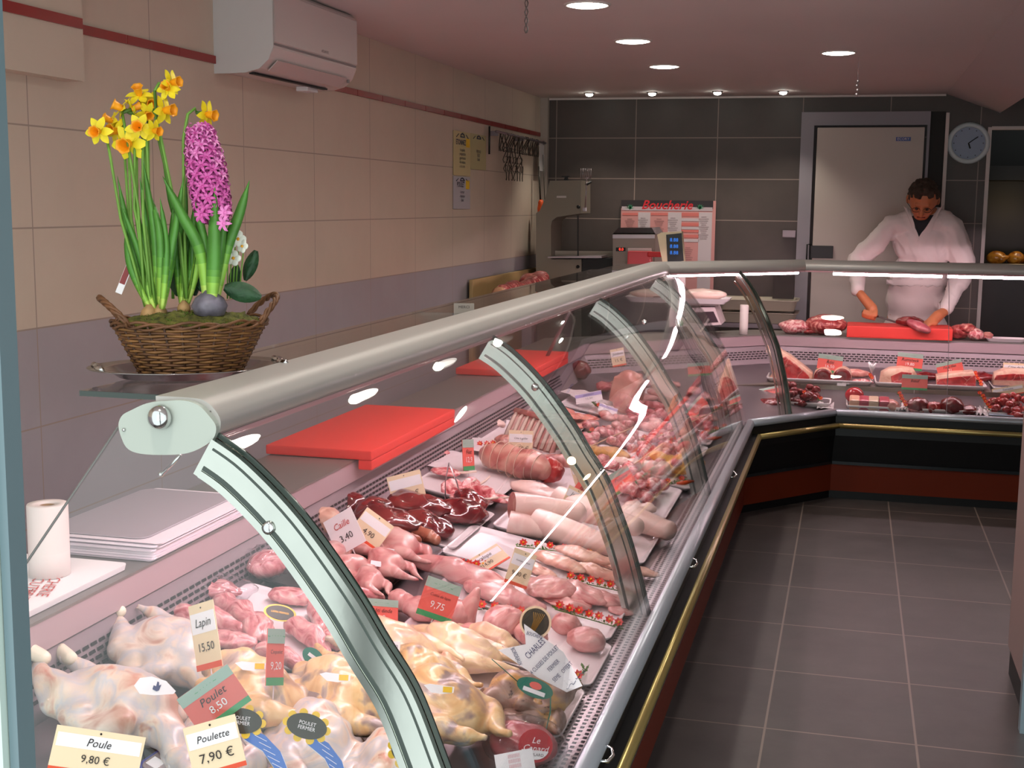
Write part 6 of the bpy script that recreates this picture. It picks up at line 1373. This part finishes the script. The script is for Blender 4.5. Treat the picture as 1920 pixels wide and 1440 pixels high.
# coat
cuffl = wrl + (ell-wrl).normalized()*.012; cuffr = wrr + (elr-wrr).normalized()*.03
CO = [('b', V_(hips+Vector((0, 0, .0))), (.205, .15, .16)), ('b', V_(belly), (.19, .14, .17)), ('b', V_(chest), (.215, .14, .17)), ('b', V_(upch+Vector((0, 0, .01))), (.175, .112, .105)), ('b', V_(hips+Vector((0, .01, -.2))), (.215, .16, .18)),
      ('l', [V_((shl+upch)/2+Vector((0, 0, .01))), V_(shl), V_((shl+ell)/2+Vector((.015, 0, .0))), V_(ell), V_((ell+cuffl)/2), V_(cuffl)], [.085, .070, .078, .070, .058, .050]),
      ('l', [V_((shr+upch)/2+Vector((0, 0, .01))), V_(shr), V_((shr+elr)/2+Vector((.004, 0, 0))), V_(elr), V_((elr+cuffr)/2), V_(cuffr)], [.085, .070, .084, .074, .060, .052]),
      ('l', [V_(upch+Vector((-.10, .03, .05))), V_(neck+Vector((-.02, .05, -.01))), V_(neck+Vector((.04, .05, -.01))), V_(upch+Vector((.10, .03, .05)))], [.05, .045, .045, .05])]
coat = fuse(CO, .010, 3, 'coat', M_coat)
S0 = Vector((3, 1, 2))
for v in coat.vertices:
    q = v.co; n = noise.noise(Vector((q.x*9, q.y*5, q.z*5))+S0)*.013 + abs(noise.noise(Vector((q.x*15+q.z*8, q.y*6, q.z*7))+S0))*-.018
    v.co += v.normal*n
coat.update(); link('coat', coat, MAN)
# collar V with the dark shirt, lapels, apron
dg = bpy.context.evaluated_depsgraph_get(); dg.update()
def onbody(px, py, off=.008):
    d = ray(px, py).normalized(); bm = bmesh.new(); return EYE + d
from mathutils.bvhtree import BVHTree
bvh = BVHTree.FromPolygons([v.co for v in coat.vertices], [p.vertices for p in coat.polygons])
def hit(px, py, off=.006):
    d = ray(px, py).normalized(); h = bvh.ray_cast(EYE, d)
    return (h[0] + h[1]*off) if h[0] else mp(px, py, 8.6)
def patch(rows, off, mat, nm, th=.004):
    """cloth patch lying on the coat; rows of photo positions"""
    R1 = [[hit(x, y, off) for x, y in r] for r in rows]; b = MB(); b.loft(R1, False, False, True)
    R2 = [[hit(x, y, max(.0005, off-th)) for x, y in r] for r in rows]; b.loft(R2, False, False, True)
    n = len(rows[0]); e = [R1[0][i] for i in range(n)]; f = [R2[0][i] for i in range(n)]; b.loft([e, f], False, False)
    e = [R1[-1][i] for i in range(n)]; f = [R2[-1][i] for i in range(n)]; b.loft([e, f], False, False)
    for k in (0, -1): b.loft([[r[k] for r in R1], [r[k] for r in R2]], False, False)
    return b.build(nm, mat, MAN)
def lerp(a, b_, t): return (a[0]+(b_[0]-a[0])*t, a[1]+(b_[1]-a[1])*t)
patch([[lerp(lerp((1706, 406), (1722, 447), t), lerp((1755, 404), (1723, 447), t), s/4) for s in range(5)] for t in (0, .2, .4, .6, .8, 1)], .007, plain('dark_shirt', '#16161c', .8), 'shirt')
patch([[lerp(lerp((1694, 386), (1721, 452), t), lerp((1707, 398), (1724, 447), t), s/3) for s in range(4)] for t in (0, .2, .4, .6, .8, 1)], .016, M_coat, 'lapel', .010)
patch([[lerp(lerp((1754, 398), (1722, 447), t), lerp((1769, 384), (1731, 458), t), s/3) for s in range(4)] for t in (0, .2, .4, .6, .8, 1)], .016, M_coat, 'lapel', .010)
patch([[(x, y + (3 if i % 2 else 0)) for i, x in enumerate(range(1668, 1772, 8))] for y in range(534, 650, 9)], .014, plain('apron_cloth', '#d3c0be', .8), 'apron', .006)
patch([[(x, y) for x in range(1662, 1778, 8)] for y in (524, 528, 533)], .02, M_coat, 'apron_band', .008)
b = MB(); b.tube([V_(Vector(hips)+Vector((-.09, .0, -.2))), (.28, 8.84, .5), (.25, 8.87, .1)], [.11, .09, .07], 14); b.tube([V_(Vector(hips)+Vector((.09, .0, -.2))), (.50, 8.84, .5), (.50, 8.87, .1)], [.11, .09, .07], 14); b.build('trousers', plain('trouser_cloth', '#c9c2c0', .8), MAN)
for f in (foot_l, foot_r):
    b = MB(); b.ball(f+Vector((0, -.04, .01)), (.05, .14, .05), 14, 10); b.build('shoe', plain('white_clog', '#d8d2cf', .5), MAN)
# knife in the hand
kn = thing('knife', 'long butcher knife held in the left of the picture by the butcher', 'knife', (0, 0, 0))
MB().tube([grip-kd*.02, (grip+knife_a)/2, knife_a+kd*.008], [.011, .012, .009], 8).build('handle', M_blk, kn)
nb = kd.cross(Vector((0, 1, 0))).normalized()
b = MB(); A = knife_a+kd*.008; b.prism([A+nb*.007, A-nb*.007, knife_b-kd*.03-nb*.006, knife_b+nb*.005, knife_b-kd*.02+nb*.007], Vector((0, .0022, 0))); b.build('blade', plain('blade_steel', '#6d6462', .25, .9), kn)
# ================================================================ flower basket on the glass shelf
BC_ = Vector((-1.204, 2.178, 1.269)); BY = R(38)
DB = (BC_-EYE).dot(FW)
def fp(px, py, dz=0.0): return EYE + ray(px, py)*(DB+dz)
t = thing('serving_tray', 'oval steel serving tray under the flower basket', 'tray', BC_, BY)
def ell(a, b_, z, n=48): return [Vector((a*math.cos(2*math.pi*i/n), b_*math.sin(2*math.pi*i/n), z)) for i in range(n)]
b = MB(); b.loft([ell(.11, .07, .001), ell(.135, .095, .003), ell(.154, .108, .016), ell(.189, .134, .020), ell(.191, .136, .0215), ell(.154, .110, .0185), ell(.133, .093, .006), ell(.10, .06, .004)], True, True, True); b.build('dish', plain('tray_steel', '#a9a5a3', .16, .95), t)
for s in (-1, 1):
    b = MB(); b.tube([(s*.170+.004*math.cos(i), -.04+.008*i, .0225) for i in range(11)], [.003+.004*abs(math.sin(i*1.05)) for i in range(11)], 8); b.build('embossed_beads', M_chrome, t)
bk_ = thing('wicker_basket', 'brown wicker basket with two looped handles, planted with spring bulbs', 'basket', BC_+Vector((0, 0, .006)), BY)
M_wick = plain('wicker', '#6b4428', .6, vary=.35, vscale=30); M_wickd = plain('wicker_dark', '#4f3220', .65, vary=.3, vscale=30)
H_ = .098; N = 40; STK = 28
def bring(z, off=0.0):
    t_ = z/H_; a = .094+(.143-.094)*t_; c = .062+(.096-.062)*t_; return a+off, c+off
b = MB(); rows = 18
for r_ in range(rows):
    z = .003+(H_-.012)*r_/(rows-1)
    pts = []
    for i in range(STK*2):
        an = 2*math.pi*i/(STK*2); off = .0022*(1 if (i//2+r_) % 2 else -1) if i % 2 == 0 else 0
        a, c = bring(z, off); pts.append((a*math.cos(an), c*math.sin(an), z + .0008*math.sin(i*1.3+r_)))
    b.k = r_ % 2; b.tube(pts, .0027, 6, closed=True)
o = b.build('weave', [M_wick, plain('wicker_light', '#83592f', .6, vary=.3, vscale=40)], bk_)
b = MB()
for i in range(STK):
    an = 2*math.pi*i/STK; a0, c0 = bring(0); a1, c1 = bring(H_); b.tube([(a0*math.cos(an), c0*math.sin(an), 0), (a1*math.cos(an), c1*math.sin(an), H_)], .0026, 6)
b.build('stakes', M_wickd, bk_)
b = MB(); b.loft([ell(.089, .058, .004), ell(.133, .088, .085)], True, True, True); b.build('liner', plain('basket_liner', '#2a1d12', .9), bk_)
b = MB()
for k in range(3):
    pts = []
    for i in range(60):
        an = 2*math.pi*i/60; ph = an*9 + k*2*math.pi/3; a, c = bring(H_, .003*math.cos(ph)); pts.append((a*math.cos(an), c*math.sin(an), H_-.004+.0045*math.sin(ph)+.003*k))
    b.tube(pts, .0028, 6, closed=True)
b.build('braided_rim', M_wick, bk_)
b = MB()
a, c = bring(0)
for k in range(2): b.tube([((a+.002)*math.cos(2*math.pi*i/40), (c+.002)*math.sin(2*math.pi*i/40), .002+.004*k) for i in range(40)], .003, 6, closed=True)
b.build('foot_ring', M_wickd, bk_)
for s in (-1, 1):
    b = MB()
    for k in range(3):
        pts = []
        for i in range(26):
            u = i/25; an = math.pi*u; y = -.058*math.cos(an)*(1 if True else 0); z = H_+.047*math.sin(an)**.8; x = s*(.139+.024*math.sin(an)) - s*.018*(1-math.sin(an))
            ph = u*22+k*2.1; pts.append((x+.0035*math.cos(ph), y, z+.0035*math.sin(ph)))
        b.tube(pts, .0033, 6)
    b.build('handle', M_wick, bk_)
# moss
ms = blobmesh('moss', (.132, .087, .022), 3, .010, 60, plain('moss_green', '#5b5a22', .9, vary=.6, vscale=70, bump=1.0, bscale=300), seg=48, rings=20)
o = link('moss', ms, None, BC_+Vector((0, 0, .006+H_-.026))); o.rotation_euler = (0, 0, BY); o['kind'] = 'stuff'; tag(o, 'green and brown moss filling the wicker basket', 'moss', None, 'stuff')
b = MB(); r = random.Random(3)
for i in range(1500):
    an = r.uniform(0, 2*math.pi); q = math.sqrt(r.random()); p = Vector((.134*q*math.cos(an), .089*q*math.sin(an), .022+.020*(1-q*q))); d = Vector((r.uniform(-1, 1), r.uniform(-1, 1), r.uniform(.2, 1))).normalized()*r.uniform(.004, .011); w = d.orthogonal().normalized()*.0009; b.k = 0 if r.random() < .6 else (1 if r.random() < .6 else 2)
    b.add([p-w, p+w, p+d], [(0, 1, 2)])
m2 = b.build('moss_fronds', [plain('moss_a', '#5d7a22', .9), plain('moss_b', '#7a6a2c', .9), plain('moss_c', '#4a3a1c', .9)], o)
M_leaf = plain('bulb_leaf', '#4f8a34', .45, vary=.2, vscale=20); M_stem = plain('bulb_stem', '#6d9a3c', .5, vary=.15, vscale=20); M_pale = plain('pale_leaf_base', '#c9e06a', .5, vary=.1, vscale=20)
M_dy = plain('daffodil_yellow', '#f3dd23', .55, vary=.08, vscale=60); M_do = plain('daffodil_trumpet', '#f5a012', .5, vary=.1, vscale=60); M_cal = plain('calyx_green', '#4f7030', .6)
LEAFM = [M_leaf] + [plain('leaf_grade_%d' % k, c, .45, vary=.12, vscale=20) for k, c in enumerate(('#5f9a39', '#77b040', '#95c84c', '#b9da62'))]
def blade(root, pts, w, mats=None):
    """long channelled leaf through world points"""
    pts = [Vector(p) for p in pts]; n = 16; P = []
    for i in range(n+1):
        u = i/n*(len(pts)-1); k = min(int(u), len(pts)-2); t_ = u-k
        p0 = pts[max(k-1, 0)]; p1 = pts[k]; p2 = pts[k+1]; p3 = pts[min(k+2, len(pts)-1)]
        P.append(.5*((2*p1)+(-p0+p2)*t_+(2*p0-5*p1+4*p2-p3)*t_*t_+(-p0+3*p1-3*p2+p3)*t_**3))
    b = MB(); rings = []
    for i, p in enumerate(P):
        u = i/n; tdir = (P[min(i+1, n)]-P[max(i-1, 0)]).normalized(); s = tdir.cross(FW).normalized(); f_ = tdir.cross(s).normalized()
        ww = w*(.55+.6*math.sin(math.pi*min(1, u*1.15))**.7)*(1 if u < .75 else max(.04, 1-((u-.75)/.25)**1.6))
        rings.append([p-s*ww+f_*ww*.35, p-f_*ww*.12, p+s*ww+f_*ww*.35, p+f_*.0014+f_*ww*.1])
    b.k = 0; b.loft(rings, True, True, True)
    for i, f in enumerate(b.f): b.mi[i] = (4, 4, 3, 3, 2, 1)[min(f)//4] if min(f)//4 < 6 else 0
    me = b.mesh('leaf', LEAFM); o = link('leaf', me, root, -Vector(root.location)); return o
def stem(root, pts, r0=.0032, nm='stem'):
    n = len(pts); return MB().tube(pts, [r0]*(n-1)+[r0*.7], 8).build(nm, M_stem, root, -Vector(root.location))
def daffodil(root, P, d, s=1.0, closed=0.0):
    d = Vector(d).normalized(); q = d.to_track_quat('Z', 'Y'); L = Vector(root.location); P = Vector(P)
    f = link('flower', None, root, P-L); f.rotation_euler = q.to_euler()
    b = MB()
    for k in range(6):
        a = math.pi*k/3 + (.15 if k % 2 else 0); ca, sa = math.cos(a), math.sin(a); rings = []
        for i in range(6):
            u = i/5; rr = (.004+.020*u)*s; w = .0068*s*math.sin(math.pi*(.18+.80*u))**.8; z = s*(.001+.003*(k % 2)*.4 + closed*.02*u - .003*u*u + .002*math.sin(k*2+u*3))
            rings.append([Vector((ca*rr-sa*w, sa*rr+ca*w, z+.0012)), Vector((ca*rr, sa*rr, z)), Vector((ca*rr+sa*w, sa*rr-ca*w, z+.0012))])
        b.loft(rings, False, False, True)
    b.build('petals', M_dy, f)
    b = MB(); prof = [(.0035, .0), (.0055, .004), (.0066, .011), (.0074, .0165), (.0098, .0195), (.0092, .0198), (.0066, .0165), (.0055, .010), (.001, .003)]
    b.lathe([(r_*s*(1+.0*i), z*s) for i, (r_, z) in enumerate(prof)], seg=18, cap=False)
    for i, v in enumerate(b.v):
        if v[2] > .018*s: an = math.atan2(v[1], v[0]); b.v[i] = (v[0]*(1+.10*math.sin(an*6)), v[1]*(1+.10*math.sin(an*6)), v[2])
    b.build('trumpet', M_do, f)
    b = MB(); b.tube([(0, 0, .001), (0, 0, -.010*s), (0, 0, -.020*s)], [.0028*s, .0040*s, .0028*s], 8); b.build('calyx', M_cal, f)
    return f
def bulb(root, P, r, mat, z=1.0): return MB().lathe([(.001, -r*.9*z), (r*.8, -r*.7*z), (r, 0), (r*.8, r*.55*z), (r*.4, r*.95*z), (r*.3, r*1.15*z)], seg=20).build('bulb', mat, root, Vector(P)-Vector(root.location))
M_bulb = plain('papery_bulb', '#b08a5c', .6, vary=.3, vscale=25)
# left daffodil clump
b1 = fp(285, 596, -.02); D1 = thing('daffodil', 'clump of yellow daffodils on the left of the basket', 'flower', b1)
bulb(D1, fp(280, 590, -.02), .017, M_bulb); bulb(D1, fp(300, 588, -.015), .015, M_bulb)
heads1 = [((186, 246), (.1, -1, -.1), 1.0), ((243, 268), (.1, -1, -.25), 1.3), ((222, 247), (-.3, -1, .1), 1.0), ((212, 228), (-.5, -.6, .3), .85), ((262, 240), (.3, -1, .1), 1.0), ((232, 205), (-.7, -.5, .4), .95), ((262, 180), (.1, -.5, .6), .95), ((281, 192), (.6, -.7, -.2), .8), ((287, 245), (.9, -.3, -.1), .8), ((246, 205), (.5, .5, .3), .8), ((275, 212), (.7, -.6, -.4), .8)]
for i, ((x, y), d, s) in enumerate(heads1):
    dz = -.03 + .012*(i % 4); s *= 1.18; P = fp(x, y, dz); daffodil(D1, P, d, s)
    dv = Vector(d).normalized(); back_ = P - dv*.02*s
    base = fp(272+3.2*(i % 9), 575, -.02+.004*(i % 3)); mid = fp((x+276)/2+(x-276)*.05, (y+575)/2, dz)
    stem(D1, [base, base.lerp(mid, .5)+Vector((0, 0, .004)), mid, mid.lerp(back_, .7)+Vector((0, 0, .008)), back_+Vector((0, 0, .003)), back_], .0027)
for pts, w in (([(290, 580), (250, 470), (220, 330)], .0065), ([(285, 580), (262, 480), (228, 385)], .006), ([(292, 580), (270, 470), (252, 370)], .0065), ([(296, 580), (290, 440), (268, 300)], .006), ([(300, 580), (300, 450), (285, 370)], .0065), ([(304, 580), (312, 470), (300, 370)], .006), ([(300, 580), (325, 450), (345, 330)], .0065), ([(306, 580), (330, 460), (350, 400)], .006), ([(282, 580), (245, 500), (236, 425)], .006), ([(288, 580), (280, 470), (262, 330)], .006), ([(302, 580), (318, 500), (327, 365)], .0065)):
    blade(D1, [fp(x, y, -.02+rnd.uniform(-.025, .025)) for x, y in pts], w)
# middle daffodil
b2 = fp(345, 578, .0); D2 = thing('daffodil', 'taller daffodils in the middle, trumpets pointing right', 'flower', b2)
bulb(D2, fp(345, 578, .0), .013, M_bulb)
for (x, y), d, s, path in (((320, 155), (.95, -.2, .05), 1.0, None), ((306, 207), (1, -.15, 0), 1.15, [(350, 560), (335, 420), (300, 250), (290, 212)]), ((386, 214), (.95, -.2, -.15), 1.05, [(350, 560), (345, 400), (344, 260), (352, 214), (366, 203)]), ((316, 168), (.1, -.8, .3), .9, None)):
    s *= 1.1; P = fp(x, y, -.01); daffodil(D2, P, d, s); back_ = P - Vector(d).normalized()*.02*s
    pth = [fp(*q, -.01) for q in (path or [(348, 560), (330, 400), (295, 250), (290, 170), (298, 156)])]
    stem(D2, pth + [back_], .003)
for pts, w in (([(350, 575), (372, 470), (330, 400), (305, 300)], .008), ([(340, 575), (345, 470), (350, 330)], .0065), ([(346, 575), (360, 480), (365, 370)], .007), ([(352, 575), (352, 470), (336, 370)], .006), ([(342, 575), (330, 480), (338, 390)], .006)):
    blade(D2, [fp(x, y, .005) for x, y in pts], w)
# hyacinth
b3 = fp(393, 572, -.03); HY = thing('hyacinth', 'pink hyacinth spike growing from a grey-violet bulb', 'flower', b3)
bulb(HY, fp(393, 573, -.035), .034, plain('violet_grey_bulb', '#6c6672', .45, vary=.5, vscale=30), .75)
ax0, ax1 = fp(402, 412, -.02), fp(375, 243, -.02); axd = (ax1-ax0)
stem(HY, [fp(396, 550, -.03), ax0, ax1], .006, 'spike_stem')
M_hy = plain('hyacinth_pink', '#d05aa8', .5, vary=.22, vscale=40); M_hy2 = plain('hyacinth_pale', '#e583c4', .5, vary=.2, vscale=40)
def floret(mat, nm):
    b = MB(); b.tube([(0, 0, 0), (0, 0, .009)], [.002, .0034], 6)
    for k in range(6):
        a = math.pi*k/3; ca, sa = math.cos(a), math.sin(a); rr = [.002, .006, .0105, .0125]; zz = [.009, .0125, .0115, .0075]; ww = [.0016, .0026, .0022, .0006]
        b.loft([[Vector((ca*r_-sa*w, sa*r_+ca*w, z)), Vector((ca*r_, sa*r_, z-.0008)), Vector((ca*r_+sa*w, sa*r_-ca*w, z))] for r_, z, w in zip(rr, zz, ww)], False, False, True)
    return b.mesh(nm, mat)
FM1, FM2 = floret(M_hy, 'floret'), floret(M_hy2, 'floret')
r = random.Random(11); sdv = axd.cross(FW).normalized(); fdv = axd.cross(sdv).normalized(); n = 98
for i in range(n):
    u = (i+.5)/n; an = i*2.39996; wd = .0255*(math.sin(math.pi*(.16+.70*u))**.5)*(1-.16*u)
    rad = sdv*math.cos(an)+fdv*math.sin(an); c = ax0+axd*u + rad*wd; d = (rad + axd.normalized()*(.25+u*.9-.3)).normalized()
    o = link('floret', FM2 if (u > .72 or r.random() < .15) else FM1, HY, c-Vector(HY.location)); o.rotation_euler = d.to_track_quat('Z', 'Y').to_euler(); s = 1.15 if u < .8 else 1.0; o.scale = (s, s, s)
fb = MB()
for i in range(190):
    u = (i+.5)/190; an = i*2.39996+1.1; wd = .0228*(math.sin(math.pi*(.16+.70*u))**.5)*(1-.16*u)
    rad = sdv*math.cos(an)+fdv*math.sin(an); c = ax0+axd*u + rad*wd - Vector(HY.location); d = (rad + axd.normalized()*r.uniform(-.3, .5)).normalized(); q = d.to_track_quat('Z', 'Y')
    for k in range(6):
        a = math.pi*k/3+i; ca, sa = math.cos(a), math.sin(a)
        fb.add([c + q @ Vector(p) for p in ((ca*.002-sa*.0018, sa*.002+ca*.0018, .008), (ca*.006-sa*.0028, sa*.006+ca*.0028, .0125), (ca*.0115, sa*.0115, .010), (ca*.006+sa*.0028, sa*.006-ca*.0028, .0125), (ca*.002+sa*.0018, sa*.002-ca*.0018, .008))], [(0, 1, 2, 3, 4)])
o = fb.build('inner_florets', M_hy, HY); o['kind'] = 'stuff'
for (x, y), in (((384, 404),), ((392, 398),), ((428, 400),), ((426, 420),)):
    o = link('floret', FM1 if x < 400 else FM2, HY, fp(x, y, -.055)-Vector(HY.location)); o.rotation_euler = Vector((-.1, -1, .1)).to_track_quat('Z', 'Y').to_euler(); o.scale = (1.3, 1.3, 1.3)
for pts, w, dz in (([(398, 565), (402, 480), (403, 350)], .0115, -.05), ([(388, 565), (375, 470), (340, 400), (305, 330)], .0095, -.045), ([(405, 565), (425, 470), (450, 400), (468, 338)], .0095, -.03), ([(400, 565), (412, 470), (424, 385)], .009, -.035), ([(392, 565), (385, 470), (366, 370)], .0085, -.04), ([(407, 560), (430, 455), (447, 420)], .007, -.01)):
    blade(HY, [fp(x, y, dz) for x, y in pts], w)
# primroses
PR = thing('primrose', 'white primrose with dark crinkled leaves behind the hyacinth', 'flower', fp(430, 560, .03))
M_pl = plain('primrose_leaf', '#24492a', .55, vary=.3, vscale=40, bump=1.0, bscale=120); M_pw = plain('primrose_white', '#efeee2', .5)
def broad(root, cx, cy, w, h, ang, dz):
    a = R(ang); b = MB(); n = 8; rows_ = []
    for i in range(n+1):
        u = i/n; ww = w*.5*math.sin(math.pi*(.06+.9*u))**.7; row = []
        for j in range(5):
            v = (j/4-.5)*2; x = v*ww; y = (u-.5)*h; X = x*math.cos(a)-y*math.sin(a); Y = x*math.sin(a)+y*math.cos(a)
            row.append(fp(cx+X, cy+Y, dz - .012*(1-v*v) + .004*math.sin(i*2+j*3)))
        rows_.append(row)
    b.loft(rows_, False, False, True); b.build('leaf', M_pl, root, -Vector(root.location))
for args in ((338, 525, 44, 62, 5, .03), (455, 548, 38, 72, -75, -.03), (378, 522, 26, 50, 0, .02), (470, 498, 26, 60, 20, .05), (440, 520, 22, 48, 10, .04), (362, 530, 24, 50, -10, .03)): broad(PR, *args)
for (x, y, s) in ((446, 448, 1.2), (432, 458, 1.1), (455, 462, 1.0), (438, 484, 1.15), (425, 476, .8), (322, 468, 1.2), (318, 452, .9), (440, 440, .9)):
    P = fp(x, y, .0 if x > 400 else .04); f = link('blossom', None, PR, P-Vector(PR.location)); f.rotation_euler = Vector((rnd.uniform(-.4, .5), -1, rnd.uniform(-.1, .5))).to_track_quat('Z', 'Y').to_euler()
    b = MB()
    for k in range(5):
        a = 2*math.pi*k/5; b.ball((math.cos(a)*.0075*s, math.sin(a)*.0075*s, .001), (.0062*s, .0062*s, .0016*s), 10, 6)
    b.build('petals', M_pw, f); b = MB(); b.ball((0, 0, .002), .0028*s, 8, 6); b.build('eye', M_yel, f)
    stem(PR, [fp(x*.7+ (430 if x > 400 else 335)*.3, 560, .03), P+Vector((0, .004, -.004))], .0016)
# plant tag
A, C = fp(254, 470, .02), fp(222, 550, .02); u = (C-A); s_ = u.cross(FW).normalized()*.0065
pt = thing('plant_tag', 'narrow dark red plant tag sticking out at the left of the basket', 'tag', A)
b = MB(); b.prism([A-s_-A, A+s_-A, C+s_-A, C-s_-A], FW*.0012); b.build('card', M_wl, pt)
b = MB(); b.prism([A-s_*.9-A+u*.02-FW*.0008, s_*.75+u*.02-FW*.0008, s_*.75+u*.78-FW*.0008, -s_*.9+u*.78-FW*.0008], FW*.0008); b.build('red_print', plain('tag_dark_red', '#8a2f30', .5), pt)
b = MB(); b.tube([fp(275, 590, .01)-A, fp(262, 500, .015)-A, (0, 0, 0)], .0015, 6); b.build('stake', M_wl, pt)
# ================================================================ render look
vs = SC.view_settings
SC.display_settings.display_device = 'sRGB'
vs.view_transform = 'Standard'; vs.look = 'None'; vs.gamma = 1; vs.exposure = 0.35; vs.use_curve_mapping = False
cy = SC.cycles
cy.use_denoising = True; cy.max_bounces = 8; cy.transparent_max_bounces = 20; cy.use_adaptive_sampling = True; cy.adaptive_threshold = .025; cy.diffuse_bounces = 3; cy.glossy_bounces = 4
cy.sample_clamp_indirect = 4; cy.caustics_reflective = False; cy.caustics_refractive = False
